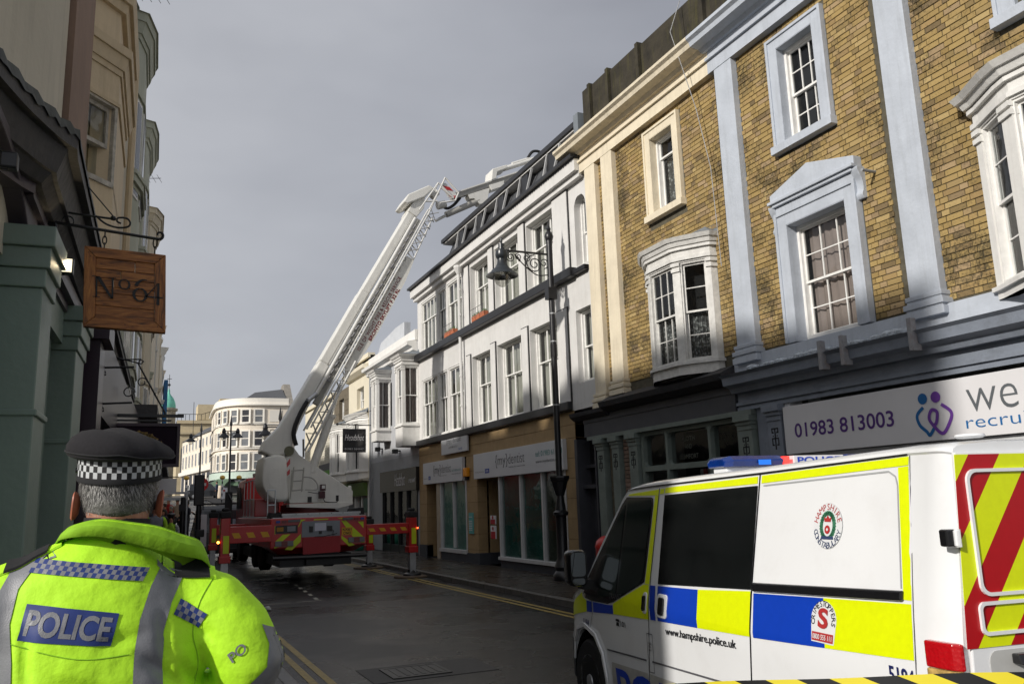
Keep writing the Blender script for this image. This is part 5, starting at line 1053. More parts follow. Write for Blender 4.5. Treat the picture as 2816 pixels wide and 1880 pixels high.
bstrip = thing('blue_column', 'tall blue painted strip on the white front above the pub sign', 'pillar', (.9, 41, 5)); MB().box(.95, 1.12, 42, 43.5, 2.5, 8.0).build('strip', mat('strong_blue', (.02, .13, .32), .5), bstrip)
# pub sign
pbs = thing('hanging_sign', 'aubergine rectangular pub sign with gold floral spray and lettering hanging behind the police cap', 'hanging sign', (.1, 10, 2.6))
PY = 9.4
dp_ = mat('pub_sign_paint', (.012, .005, .012), .7, .15, spec=.15); gold = mat('gold_paint', (.26, .16, .03), .4, .2)
MB().box(-.42, .37, PY, PY+.05, 2.30, 2.71).build('sign_board', dp_, pbs, bevel=.006)
fmx = MB()
for a, b, c, d in ((-.44, .39, 2.70, 2.73), (-.44, .39, 2.28, 2.31), (-.44, -.41, 2.31, 2.70), (.36, .39, 2.31, 2.70)): fmx.box(a, b, PY-.012, PY+.062, c, d)
fmx.build('frame', mat('pub_frame', (.03, .012, .022), .35), pbs)
text('lettering', 'not', fy(PY-.005), .12, 2.49, .10, .06, gold, pbs, shear=.3, off=-.006)
gm = MB()
for i in range(26):
    t = i/25; a = pi*(.92-t*.78); x, z = -.02+.22*cos(a), 2.46+.17*sin(a); r_ = .013+.008*(i % 3)
    gm.add([(x+r_*cos(k*pi/2.5+i), PY-.004, z+r_*sin(k*pi/2.5+i)*(.6 if k % 2 else 1)) for k in range(5)], [(0, 1, 2, 3, 4)])
gm.build('floral_spray', gold, pbs)
mb = MB().bar((-.45, PY+.02, 2.81), (.42, PY+.02, 2.81), .05, .03).bar((-.4, PY+.02, 2.76), (.3, PY+.02, 2.76), .018)
mb.tube([(-.30, PY+.02, 3.42), (-.05, PY+.02, 3.36), (.24, PY+.02, 2.83)], .009, 5).tube([(-.42, PY+.02, 3.38), (-.02, PY+.02, 3.40)], .008, 5)
for cx_, cz_, r_ in ((.0, 3.16, .05), (-.12, 3.05, .06), (-.30, 3.1, .07), (-.02, 3.37, .025)): mb.tube([(cx_+r_*cos(t)*(1-t/14), PY+.02, cz_+r_*sin(t)*(1-t/14)) for t in [i*.4 for i in range(18)]], .007, 5)
mb.build('bracket', iron, pbs)
# second dark bracket arms nearer
mb = MB()
for y_, z_ in ((7.6, 3.35), (7.6, 3.0), (7.6, 2.7)):
    mb.tube([LF.P(y_, z_, .0), LF.P(y_, z_+.02, .38)], .009, 5); mb.tube([LF.P(y_, z_-.12, .0)]+[LF.P(y_, z_-.05+.05*sin(t), .12+.05*cos(t)) for t in [i*.5 for i in range(9)]], .006, 5)
tag(mb.build('iron_bracket', iron), 'empty black iron scroll brackets on the dark shopfront between wooden sign and pub sign', 'bracket')
# aerials
def aerial(x, y, z, s, label):
    t = thing('tv_aerial', label, 'aerial', (x, y, z-1)); mb = MB().tube([(x-.4*s, y, z-.8), (x-.4*s, y, z)], .012, 4).build('mast', iron, t)
    b = MB().tube([(x-.45*s, y, z-.05), (x+.5*s, y+.1, z+.12*s)], .01*s, 4)
    for k in range(6):
        q_ = k/5; c = Vector((x-.4*s+.85*s*q_, y+.1*q_, z-.04+.15*s*q_)); b.tube([c+Vector((-.10, 0, .16))*s*.8, c+Vector((.10, 0, -.16))*s*.8], .006*s, 4)
    b.build('elements', iron, t)
aerial(-.28, 12.6, 9.55, .75, 'larger tv aerial on the first mossy parapet at the top left'); aerial(-.2, 22.0, 10.2, .8, 'smaller tv aerial on the roofline below the first one')
# ================================================================== FIRE SERVICE AERIAL PLATFORM
RY = 21.2
def S(x, z, k=RY/22): return (x*k, 1.8+(z-1.8)*k)
red = mat('fire_red', (.42, .012, .012), .28, .08, 3, coat=.3, grime=.08); dred = mat('dark_red', (.10, .008, .008), .5, .2)
fy_ = mat('reflective_yellow', (.50, .62, .01), .4, .08); amber = mat('amber_reflector', (.62, .33, .01), .4, .1); boomw = mat('boom_white', (.68, .67, .63), .4, .07, 2.5, streak=.2, gcol=(.3, .28, .24)); alu = mat('aluminium', (.42, .43, .44), .35, .12, 8, metal=.6); rub = mat('rubber', (.012, .012, .013), .75, .25); gpan = mat('grey_panel', (.20, .22, .25), .4, .08); boomg = mat('boom_grey', (.36, .35, .32), .5, .1, 3, streak=.15)
lamp_am = mat('amber_lamp', (.8, .3, .02), .3, emit=((1, .38, .05), 9)); lamp_rd = mat('red_lamp_lit', (.8, .05, .02), .3, emit=((1, .08, .02), 8)); lensr = mat('lens_red', (.14, .02, .02), .25, .1); lensg = mat('lens_grey', (.14, .14, .15), .25, .1); lensb = mat('lens_blue', (.01, .03, .25), .2, .1)
ft = thing('fire_engine', 'red aerial platform fire engine on outriggers with its tall white boom raised over the roofs', 'fire engine', (4.2, 24, 0))
x0, zt0 = S(3.11, 1.60); x1, zb0 = S(5.56, .86)
MB().box(x0, x1, RY, RY+7.3, zb0, zt0).prism([(x0, RY+.01, zb0), (x1, RY+.01, zb0), (x1, RY+1.5, zb0), (x0, RY+1.5, zb0)], [(x0+.25, RY+.35, zb0-.16), (x1-.25, RY+.35, zb0-.16), (x1-.25, RY+1.5, zb0-.16), (x0+.25, RY+1.5, zb0-.16)]).build('body', red, ft, bevel=.02)
def rz(a, b, dy=-.006):                       # position on the rear panel (panel pixels -> metres on the panel)
    X_, Z_ = S(3.10+(a-215)*.002725, 1.62-(b-830)*.0026-(a-215)*.00005); return (X_, RY+dy, Z_)
def rpoly(name, polys, m, dy=-.006, th=.004):
    mb = MB()
    for p in polys: mb.prism([rz(a, b, dy) for a, b in p], [rz(a, b, dy+th) for a, b in p])
    return mb.build(name, m, ft)
rpoly('chevron', [[(258, 905), (268, 905), (268, 985), (258, 985)], [(350, 1132), (495, 985), (495, 1060), (415, 1137)], [(262, 1055), (330, 990), (400, 985), (330, 1050)], [(255, 1100), (300, 1103), (270, 1115), (255, 1115)], [(455, 850), (540, 850), (497, 870), (475, 918), (468, 918), (492, 862)],
                  [(620, 848), (755, 845), (735, 856), (610, 858)], [(830, 842), (985, 838), (985, 848), (880, 850)], [(872, 868), (915, 866), (1083, 1026), (985, 1028)], [(875, 1012), (1003, 1108), (945, 1118), (875, 1045)], [(1032, 880), (1086, 880), (1086, 945)], [(1060, 1078), (1097, 1074), (1097, 1086), (1070, 1086)]], fy_)
rpoly('control_panel', [[(503, 868), (860, 864), (860, 1012), (503, 1020)]], gpan, -.01); rpoly('tail_plate', [[(512, 1020), (862, 1013), (864, 1168), (514, 1182)]], mat('matt_red', (.30, .014, .02), .5, .1), -.035, .03)
rpoly('paper_notice', [[(622, 886), (728, 884), (728, 958), (622, 962)]], mat('paper', (.55, .56, .66), .7, .05), -.014)
rpoly('socket', [[(570, 915), (605, 915), (605, 972), (570, 972)], [(660, 962), (688, 962), (688, 990), (660, 990)], [(735, 915), (785, 915), (785, 965), (735, 965)]], black, -.03, .02)
MB().tube([rz(760, 940, -.04), rz(795, 960, -.05), rz(790, 1005, -.04), rz(830, 985, -.03)], .008, 5).tube([rz(620, 1016, -.03), rz(700, 1014, -.05), rz(830, 990, -.03)], .008, 5).build('cable', black, ft)
rpoly('tool_box', [[(262, 905), (465, 898), (465, 975), (262, 980)]], black, -.012); rpoly('tool_box_contents', [[(275, 920), (335, 918), (335, 958), (275, 962)]], mat('ochre', (.35, .18, .02), .6), -.018); rpoly('tool_box_contents', [[(370, 912), (445, 910), (445, 958), (370, 962)]], gpan, -.018)
for a, b, c, d, m_ in ((262, 425, 1050, 1098, lensg), (938, 1095, 1032, 1078, lensg), (318, 372, 1052, 1096, lensr), (990, 1045, 1034, 1076, lensr), (265, 302, 858, 880, lensb), (1055, 1090, 840, 860, lensb), (318, 365, 856, 878, lensr), (995, 1038, 842, 860, lensr)):
    dd = -.05 if m_ is lensg else -.06; rpoly('rear_light', [[(a, c), (b, c-2), (b, d-2), (a, d)]], m_, dd, .045)
rpoly('roof_light_bar', [[(375, 850), (487, 846), (487, 868), (375, 872)], [(885, 838), (985, 835), (985, 856), (885, 860)]], mat('light_bar_grey', (.10, .10, .11), .4), -.05, .04)
rpoly('number_plate', [[(877, 936), (978, 932), (978, 1006), (877, 1010)]], amber, -.014)
p_ = rz(884, 968, -.018); k_ = RY/22
f_pl = lambda a, b: (a, RY-.019, b)
x_, _, z_ = rz(886, 967); text('lettering', 'KX61', f_pl, x_, z_, .215, .065, black, ft, off=.01); x_, _, z_ = rz(890, 1003); text('lettering', 'CWO', f_pl, x_, z_, .19, .065, black, ft, off=.01)
MB().tube([S(3.17, .63)[:1]+(RY-.05,)+S(3.17, .63)[1:], S(5.55, .60)[:1]+(RY-.05,)+S(5.55, .60)[1:]], .05, 8).build('bumper_bar', black, ft)
MB().box(x0+.3, x1-.3, RY+.4, 30, .42, .7).box(3.9, 4.7, RY+.2, 30, .45, .8).build('chassis', black, ft)
MB().box(x0+.3, x1-.15, RY+.15, RY+.6, zt0, zt0+.09).box(x0+.28, x1-.13, RY+.1, RY+.16, zt0+.06, zt0+.11).build('deck_rail', alu, ft); MB().box(x0+.05, x1-.05, RY+.02, 28.4, zt0, zt0+.02).build('deck', alu, ft)
bl_ = MB()
for i in range(5): bl_.lathe([(.012, -.01), (.012, 0)], (x0+.62+i*.29, RY+.1, zt0+.085), 6, 'y')
bl_.build('bolt', black, ft)
MB().prism([(x0+.03, RY+.3, zt0), (x0+.33, RY+.3, zt0), (x0+.28, RY+.3, zt0+.13), (x0+.05, RY+.3, zt0+.14)], [(x0+.03, RY+.9, zt0), (x0+.33, RY+.9, zt0), (x0+.28, RY+.9, zt0+.13), (x0+.05, RY+.9, zt0+.14)]).prism([(x1-.35, RY+.3, zt0), (x1+.02, RY+.3, zt0), (x1, RY+.3, zt0+.2), (x1-.3, RY+.3, zt0+.18)], [(x1-.35, RY+.8, zt0), (x1+.02, RY+.8, zt0), (x1, RY+.8, zt0+.2), (x1-.3, RY+.8, zt0+.18)]).build('rubber_guard', rub, ft)
def wheel(parent, c, r, w, side, rim=alu, hub=.45):
    x, y, z = c
    T = MB().lathe([(r*.62, -w/2), (r*.93, -w/2), (r, -w/2+.03), (r, w/2-.03), (r*.93, w/2), (r*.62, w/2)], (x, y, z), 40, 'x').build('wheel', rub, parent, smooth=True)
    tr = MB()
    for k in range(40):
        a = 2*pi*k/40; tr.bar((x-w/2+.03, y+r*cos(a), z+r*sin(a)), (x+w/2-.03, y+r*cos(a+.06), z+r*sin(a+.06)), .02, .012, up=(0, cos(a), sin(a)))
    tr.build('tread', rub, T)
    s = side
    MB().lathe([(r*.62, 0), (r*.60, s*.03*-1), (r*.35, -s*.06), (r*.2, -s*.02), (r*.18, s*.02), (.01, s*.03)], (x+s*(w/2-.03), y, z), 28, 'x').build('rim', rim, T, smooth=True)
    return T
for (xc, yc) in ((3.35, 24.6), (3.35, 26.0), (3.35, 29.9), (5.1, 24.6), (5.1, 26.0), (5.1, 29.9)): wheel(ft, (xc, yc, .70), .5, .30, -1 if xc < 4 else 1)
# cab and side rails
cab = MB().prism([(3.22, 29.0, 1.0), (5.55, 29.0, 1.0), (5.55, 31.6, .9), (3.22, 31.6, .9)], [(3.30, 29.1, 2.90), (5.5, 29.1, 2.90), (5.5, 31.2, 2.85), (3.30, 31.2, 2.85)]).build('cab', red, ft, bevel=.09)
MB().box(3.205, 3.235, 29.9, 30.9, 1.9, 2.6).build('cab_window', black, ft); MB().box(3.6, 5.2, 29.3, 29.9, 2.92, 3.05).build('beacon_bar', lensr, ft)
MB().tube([(3.05, 30.9, 2.2), (2.95, 31.4, 2.5)], .02, 5).box(2.86, 3.1, 31.3, 31.4, 1.7, 2.5).build('cab_mirror', black, ft)
MB().box(3.15, 5.4, 23, 28.8, 1.58, 1.64).box(3.12, 3.16, 22, 28.8, 1.35, 1.5).build('deck_edge', alu, ft)
rl = MB()
for yy in (26.2, 27.0, 27.8, 28.6): rl.tube([(3.2, yy, 1.6), (3.2, yy, 2.72)], .018, 5)
for zz in (2.15, 2.72): rl.tube([(3.2, 26.2, zz), (3.2, 28.6, zz)], .018, 5)
for xx in (3.25, 3.45): rl.tube([(xx, 23.6, 1.6), (xx, 23.6, 2.35)], .018, 5)
rl.tube([(3.25, 23.6, 2.35), (3.45, 23.6, 2.35)], .018, 5).tube([(3.25, 23.6, 1.95), (3.45, 23.6, 1.95)], .015, 5)
rl.build('hand_rail', alu, ft)
MB().box(3.2, 3.9, 25.9, 28.9, 1.64, 2.15).build('locker', red, ft, bevel=.02); MB().box(3.085, 3.1, 24, 29, .95, 1.2).build('side_stripe', fy_, ft)
# outriggers
def outrigger(y, xa, xb, xp0, xp1, zb, zt, zlow, ztop, label_side, foot=0.0):
    b = MB().box(min(xa, xb), max(xa, xb), y, y+.24, zb, zt).build('outrigger_beam', red, ft, bevel=.01)
    sgn = 1 if xp0 > 4 else -1; st = MB(); L_ = abs(xb-xa); n = max(3, int(L_/.25)); lo, hi = min(xa, xb), max(xa, xb)
    for i in range(n): q = lo+(hi-lo)*(i+.15)/n; w = (hi-lo)/n*.5; zz0, zz1 = zb+(zt-zb)*.3, zb+(zt-zb)*.62; st.prism([(q, y-.004, zz1), (q+w, y-.004, zz1), (q+w+.06, y-.004, zz0), (q+.06, y-.004, zz0)], [(q, y, zz1), (q+w, y, zz1), (q+w+.06, y, zz0), (q+.06, y, zz0)])
    st.build('reflective_stripe', amber, b)
    P = MB().box(xp0, xp1, y-.04, y+.26, zlow, ztop).box(xp0-.025, xp1+.025, y-.065, y+.285, zlow-.02, zlow+.14).build('outrigger_post', red, ft, bevel=.012)
    MB().box(xp0-.02, xp1+.02, y-.06, y+.28, ztop, ztop+.16).box(xp0+.03, xp1-.03, y-.02, y+.22, ztop+.16, ztop+.24).build('post_cap', rub, P, bevel=.03)
    MB().box(xp0+.06, xp1-.02, y-.046, y-.04, zlow+.2, zlow+.6).build('reflector', fy_, P)
    MB().box(xp0+.025, xp1-.025, y-.01, y+.22, .06+foot, zlow).build('leg', alu, P)
    cx_, cy_ = (xp0+xp1)/2, y+.1
    MB().lathe([(.11, .16), (.13, .1), (.22, .07), (.24, .04), (.24, .0)], (cx_, cy_, .03+foot), 16).build('foot', iron, P, smooth=True)
    MB().lathe([(.46, .0), (.47, .02), (.46, .05), (.3, .055)], (cx_, cy_, foot-.005), 22).build('spreader_pad', mat('pad_brown', (.10, .07, .045), .8, .3, 6), P)
    return P
a_, zz_ = S(5.58, 1.09); b_, zt_2 = S(6.74, 1.36); c_, zl_ = S(6.95, .60)
P = outrigger(RY+.1, a_, b_, b_, c_, zz_, zt_2, zl_, S(0, 1.5)[1], 'r'); MB().lathe([(.02, -.02), (.02, 0)], (c_+.015, RY+.05, 1.24), 8, 'y').build('warning_lamp', lamp_rd, P)
P = outrigger(20.9, 3.0, 2.03, 1.83, 2.04, 1.08, 1.46, .66, 1.66, 'l', foot=.08); MB().lathe([(.03, -.02), (.03, 0)], (1.78, 20.85, 1.12), 8, 'y').build('warning_lamp', lamp_am, P)
outrigger(26.3, 3.1, 2.2, 2.0, 2.2, 1.15, 1.45, .75, 1.65, 'l'); outrigger(25.4, 5.3, 6.5, 6.42, 6.62, 1.0, 1.25, .55, 1.3, 'r')
# turntable and base
TY = 25
def tp(name, poly, ya, yb, m, bev=.03, smooth=False): return MB().prism([(a, ya, b) for a, b in poly], [(a, yb, b) for a, b in poly]).build(name, m, ft, bevel=bev)
MB().lathe([(.9, 0), (.9, .12), (.8, .14), (.8, .32)], (4.7, 25.6, 1.62), 28).build('turntable', dred, ft, smooth=True)
ct = bez([(3.23, 0, 3.20), (3.30, 0, 3.33), (3.72, 0, 3.36), (3.88, 0, 3.2), (3.92, 0, 2.6), (3.96, 0, 2.10), (3.62, 0, 2.06), (3.36, 0, 2.22), (3.20, 0, 2.52), (3.19, 0, 2.9), (3.21, 0, 3.12)], 4)
o_ = MB().rings([[(p.x+(3.55-p.x)*q, TY+yy, p.z+(2.7-p.z)*q) for p in ct] for yy, q in ((-.52, .22), (-.50, .10), (-.42, .02), (-.3, 0), (.9, 0))]).build('counterweight_cover', boomw, ft, smooth=True)
MB().rings([[(p.x+(3.55-p.x)*q, TY+yy, p.z+(2.7-p.z)*q) for p in ct] for yy, q in ((-.523, .6), (-.521, .55))]).build('cover_panel', boomw, ft)
tp('butt_slot', [(3.26, 3.2), (3.66, 3.22), (3.62, 3.30), (3.30, 3.34)], TY-.46, TY-.40, black, 0)
tp('side_frame', [(3.86, 3.62), (4.08, 3.62), (4.27, 3.36), (5.84, 2.30), (5.84, 1.92), (5.35, 1.90), (5.3, 1.99), (4.02, 1.99), (3.94, 2.4)], TY-.25, TY-.13, boomw, .015)
tp('side_frame', [(3.86, 3.62), (4.08, 3.62), (4.27, 3.36), (5.84, 2.30), (5.84, 1.92), (5.35, 1.90), (5.3, 1.99), (4.02, 1.99), (3.94, 2.4)], TY+.75, TY+.87, boomw, .015)
tp('cross_beam', [(4.3, 3.3), (5.80, 2.30), (5.80, 2.18), (4.3, 3.18)], TY-.13, TY+.75, boomw, 0); tp('base_frame', [(4.0, 1.97), (5.84, 1.97), (5.84, 1.90), (5.4, 1.80), (4.0, 1.88)], TY-.3, TY+.9, boomw, .01)
tp('lug', [(5.7, 2.28), (5.82, 2.28), (5.82, 2.45), (5.72, 2.45)], TY-.2, TY-.1, boomw)
MB().lathe([(.14, -.06), (.14, 0), (.12, .02)], (3.96, TY-.30, 3.47), 20, 'y').build('pivot_pin', mat('greasy_steel', (.12, .12, .07), .5, .3, 8), ft, smooth=True)
tp('warning_panel', [(3.84, 3.25), (4.0, 3.32), (4.0, 2.72), (3.82, 2.70)], TY-.36, TY-.34, mat('panel_white', (.6, .6, .58), .4), 0)
tp('warning_stripe', [(3.85, 3.06), (3.99, 3.26), (3.99, 3.10), (3.845, 2.92)], TY-.365, TY-.361, red, 0); tp('warning_stripe', [(3.84, 2.80), (3.99, 2.96), (3.99, 2.82), (3.86, 2.71)], TY-.365, TY-.361, red, 0)
st_ = MB()
for xx, z0_, z1_ in ((3.98, 2.1, 2.86), (4.02, 2.35, 3.0), (4.3, 2.3, 2.98)): st_.tube([(xx, TY-.55, z0_), (xx+.05, TY-.55, z1_)], .022, 6)
for zz in (2.34, 2.60, 2.9): st_.tube([(4.0, TY-.55, zz), (4.34, TY-.55, zz+.02)], .02, 5)
st_.tube(bez([(4.35, TY-.5, 2.72), (4.6, TY-.5, 2.68), (4.75, TY-.5, 2.5), (4.72, TY-.5, 2.35), (4.4, TY-.5, 2.36)], 5), .02, 6); st_.build('steps', boomg, ft)
MB().box(4.86, 5.0, TY-.45, TY-.3, 2.32, 2.5).box(4.82, 4.98, TY-.48, TY-.3, 2.1, 2.3).build('control_box', mat('maroon_box', (.05, .01, .015), .5), ft); MB().box(4.89, 4.98, TY-.46, TY-.452, 2.38, 2.47).build('label', MATS['panel_white'], ft)
MB().tube(bez([(4.95, TY-.4, 2.1), (5.0, TY-.45, 2.0), (5.3, TY-.4, 1.98), (5.4, TY-.3, 2.05)], 5), .012, 5).tube(bez([(4.5, TY-.4, 2.3), (4.8, TY-.45, 2.24), (4.9, TY-.4, 2.3)], 5), .01, 5).build('hose', rub, ft)
tp('base_slot', [(4.52, 2.0), (4.64, 2.0), (4.64, 2.16), (4.52, 2.16)], TY-.262, TY-.252, black, .0); tp('base_slot', [(5.34, 2.02), (5.42, 2.02), (5.42, 2.18), (5.34, 2.18)], TY-.262, TY-.252, black, .0)
# boom: t along, q across (towards the lower right)
K = lambda x, z: (x*.9615, 1.8+(z-1.8)*.9615)
bx0, bz0 = K(4.52, 5.43); dX, dZ = .482, .8762; nX, nZ = .8762, -.482
TQ = lambda t, q_: (bx0+dX*t+nX*q_, bz0+dZ*t+nZ*q_)
def bprism(name, poly, ya, yb, m, bev=.012, xz=False):
    P = poly if xz else [TQ(a, b) for a, b in poly]
    return MB().prism([(a, ya, b) for a, b in P], [(a, yb, b) for a, b in P]).build(name, m, ft, bevel=bev)
butt = [K(*p) for p in ((3.30, 3.53), (3.44, 3.86), (3.84, 4.28))]
bprism('boom_base', butt+[TQ(0, 0), TQ(1.0, .0), TQ(1.0, .34), TQ(-.2, .38), TQ(-1.0, .43), TQ(-1.75, .58), (3.84, 3.36), (3.5, 3.34)], TY-.34, TY+.5, boomw, .05, True)
bprism('boom_section', [(1.0, .0), (3.6, .0), (3.6, .30), (1.0, .34)], TY-.33, TY+.48, boomw, .03)
bprism('boom_section', [(3.6, .015), (6.9, .04), (6.9, .30), (3.6, .29)], TY-.30, TY+.44, boomw, .03)
bprism('boom_seam', [(.4, .245), (6.8, .225), (6.8, .235), (.4, .258)], TY-.338, TY-.33, boomg, 0)
bt = MB().tube([(TQ(.0, .40)[0], TY-.42, TQ(.0, .40)[1]), (TQ(6.6, .33)[0], TY-.42, TQ(6.6, .33)[1])], .055, 10); bt.build('service_tube', mat('boom_bright', (.66, .65, .62), .3, .05), ft, smooth=True)
bprism('cable_trough', [(-.2, .46), (6.7, .38), (6.7, .54), (-.2, .62)], TY-.25, TY-.05, boomg, 0)
cc_ = MB()
for k in range(24):
    t = .3+k*.26; a, b = TQ(t, .48-.006*t), TQ(t+.17, .50-.006*t); cc_.tube([(a[0], TY-.3, a[1]), (b[0], TY-.3, b[1])], .022, 5)
for k in range(9):
    t = .5+k*.7; a, b = TQ(t, .42), TQ(t+.15, .62); cc_.bar((a[0], TY-.3, a[1]), (b[0], TY-.3, b[1]), .03)
cc_.build('cable_chain', mat('chain_grey', (.25, .25, .27), .4, .3, 12), ft)
rt_ = MB()
def bl3(t0, q0, t1, q1, r_, y=TY-.4, n=6, mbx=None):
    a, b = TQ(t0, q0), TQ(t1, q1); (mbx or rt_).tube([(a[0], y, a[1]), (b[0], y, b[1])], r_, n)
bl3(-1.0, .66, 7.1, .55, .03); bl3(-.9, .74, 7.2, .62, .03); bl3(-1.55, 1.02, 1.5, .93, .04); bl3(-1.5, .98, 1.4, .9, .03, TY+.1); bl3(5.4, .93, 7.0, .80, .025); bl3(5.4, .98, 6.9, .86, .02, TY-.1); bl3(-1.0, .66, 5, .6, .03, TY+.1)
rt_.build('ladder_rail', MATS['boom_bright'], ft, smooth=True)
rg = MB()
t = -1.1
while t < 1.3: bl3(t, .70, t-.25, 1.0, .022, TY-.38, 5, rg); bl3(t, .74, t+.12, .97, .014, TY-.42, 5, rg); t += .36
t = -1.35
for k in range(2): bl3(-1.3, .72, -1.75, .98, .03, TY-.4, 5, rg)
t = 5.45
while t < 7.0: bl3(t, .62, t-.1, .92, .02, TY-.38, 5, rg); bl3(t, .64, t+.28, .90, .014, TY-.42, 5, rg); bl3(t+.28, .64, t+.05, .9, .012, TY-.3, 5, rg); t += .30
t = 1.2
while t < 5.4: bl3(t, .64, t+.22, .72, .016, TY-.36, 4, rg); bl3(t+.22, .72, t+.34, .62, .016, TY-.36, 4, rg); t += .38
rg.build('ladder_rung', boomg, ft)
bprism('ladder_panel', [(1.32, .68), (5.35, .70), (5.35, .97), (4.6, 1.06), (2.6, 1.10), (1.3, 1.02), (.85, .93)], TY-.34, TY-.28, boomw, 0)
tred = mat('boom_lettering_red', (.16, .006, .01), .5)
text('lettering', 'ISLE OF WIGHT FIRE & RESCUE SERVICE', lambda a, b: (TQ(1.85+a, .90-b)[0], TY-.345, TQ(1.85+a, .90-b)[1]), 0, 0, 2.75, .11, tred, ft, space=1.1, off=.015)
text('lettering', 'BRONTO SKYLIFT F 32 RL', lambda a, b: (TQ(2.30+a, 1.045-b)[0], TY-.345, TQ(2.30+a, 1.045-b)[1]), 0, 0, 1.95, .11, tred, ft, off=.035)
# lifting cylinder
C3 = lambda x, z, y=TY-.15: (K(x, z)[0], y, K(x, z)[1])
MB().tube([C3(4.86, 2.9), C3(4.89, 3.10), C3(5.40, 4.62)], .125, 14).lathe([(.15, -.05), (.15, .05)], C3(5.40, 4.6), 12).build('lift_cylinder', boomw, ft, smooth=True)
MB().tube([C3(5.38, 4.6), C3(5.78, 5.75)], .05, 10).build('piston_rod', mat('chrome', (.5, .5, .5), .15, .05, metal=1), ft, smooth=True)
MB().tube(bez([(4.14, TY-.45, 3.62), (4.06, TY-.48, 4.0), (4.22, TY-.48, 4.5), (4.47, TY-.44, 4.95)], 6), .065, 10).build('black_hose', rub, ft, smooth=True)
MB().tube([(4.44, TY-.44, 4.90), (TQ(.05, .40)[0], TY-.43, TQ(.05, .40)[1])], .07, 10).build('hose_coupling', alu, ft, smooth=True)
# boom head
bprism('boom_head_cover', [K(*p) for p in ((7.72, 11.80), (7.88, 12.08), (8.62, 12.50), (8.80, 12.42), (8.45, 12.05), (7.85, 11.74))], TY-.45, TY+.6, boomw, .03, True)
bprism('boom_head', [(6.7, .02), (7.35, .0), (7.5, .25), (7.1, .42), (6.7, .36)], TY-.35, TY+.5, boomw, .02)
hd = MB()
for a, b in (((8.25, 11.55), (8.95, 12.62)), ((8.95, 12.62), (9.42, 12.2)), ((8.55, 11.4), (9.20, 12.84)), ((9.20, 12.84), (9.68, 12.35)), ((9.68, 12.35), (9.55, 12.05)), ((9.0, 11.9), (9.55, 12.05)), ((8.5, 11.9), (8.9, 11.95)), ((8.95, 12.62), (8.8, 12.3)), ((9.05, 12.45), (9.5, 12.15)), ((8.6, 11.6), (8.9, 12.2))):
    hd.tube([C3(*a, TY-.45), C3(*b, TY-.45)], .03, 6)
hd.build('head_frame', MATS['boom_bright'], ft)
bprism('warning_panel', [K(*p) for p in ((9.05, 12.62), (9.22, 12.66), (9.62, 12.3), (9.52, 12.12), (9.3, 12.15))], TY-.42, TY-.40, MATS['panel_white'], 0, True)
bprism('warning_stripe', [K(*p) for p in ((9.08, 12.55), (9.35, 12.53), (9.5, 12.4), (9.18, 12.42))], TY-.43, TY-.421, red, 0, True); bprism('warning_stripe', [K(*p) for p in ((9.32, 12.2), (9.58, 12.24), (9.55, 12.14))], TY-.43, TY-.421, red, 0, True)
MB().tube([C3(9.0, 11.9), C3(9.3, 12.0)], .13, 10).tube([C3(8.8, 12.2), C3(9.0, 12.4)], .12, 10).build('head_drum', boomw, ft, smooth=True)
MB().tube(bez([C3(9.15, 11.95), C3(9.35, 11.85), C3(9.6, 12.0), C3(9.85, 12.3)], 5), .05, 8).build('black_hose', rub, ft, smooth=True)
jb = MB(); jb.bar(C3(9.5, 12.25), C3(13.4, 14.03), .22, .19, up=(0, 0, 1)); jb.build('jib', boomg, ft, bevel=.015)
MB().bar(C3(9.5, 12.35, TY-.3), C3(13.4, 14.12, TY-.3), .04, .04).build('jib_rail', MATS['boom_bright'], ft)
bprism('jib_bracket', [K(*p) for p in ((10.1, 12.42), (10.95, 12.78), (10.82, 12.2), (10.55, 12.12), (10.35, 12.3), (10.2, 12.28))], TY-.25, TY+.1, boomw, .01, True)
MB().tube([C3(8.93, 11.36), C3(9.35, 11.62)], .05, 8).build('piston_rod', MATS['chrome'], ft, smooth=True); MB().tube([C3(9.32, 11.62), C3(10.55, 12.28)], .105, 12).build('jib_cylinder', boomg, ft, smooth=True)
bprism('jib_cover', [K(*p) for p in ((10.97, 13.02), (11.03, 13.46), (11.60, 13.70), (11.63, 13.58), (11.22, 13.38), (11.17, 13.12))], TY-.35, TY+.3, boomw, .02, True)
bprism('jib_bracket', [K(*p) for p in ((10.9, 12.85), (11.5, 13.1), (11.45, 12.88), (11.0, 12.68))], TY-.3, TY+.1, boomw, .01, True)
MB().tube([C3(11.55, 13.6), C3(12.9, 14.2)], .085, 10).tube([C3(11.9, 13.85), C3(12.6, 14.15)], .06, 8).build('cage_arm', boomw, ft, smooth=True); MB().tube(bez([C3(12.5, 14.1), C3(12.75, 14.45), C3(13.1, 14.45), C3(13.4, 14.1)], 6), .05, 8).build('black_hose', rub, ft, smooth=True)

# ================================================================== STREET FURNITURE

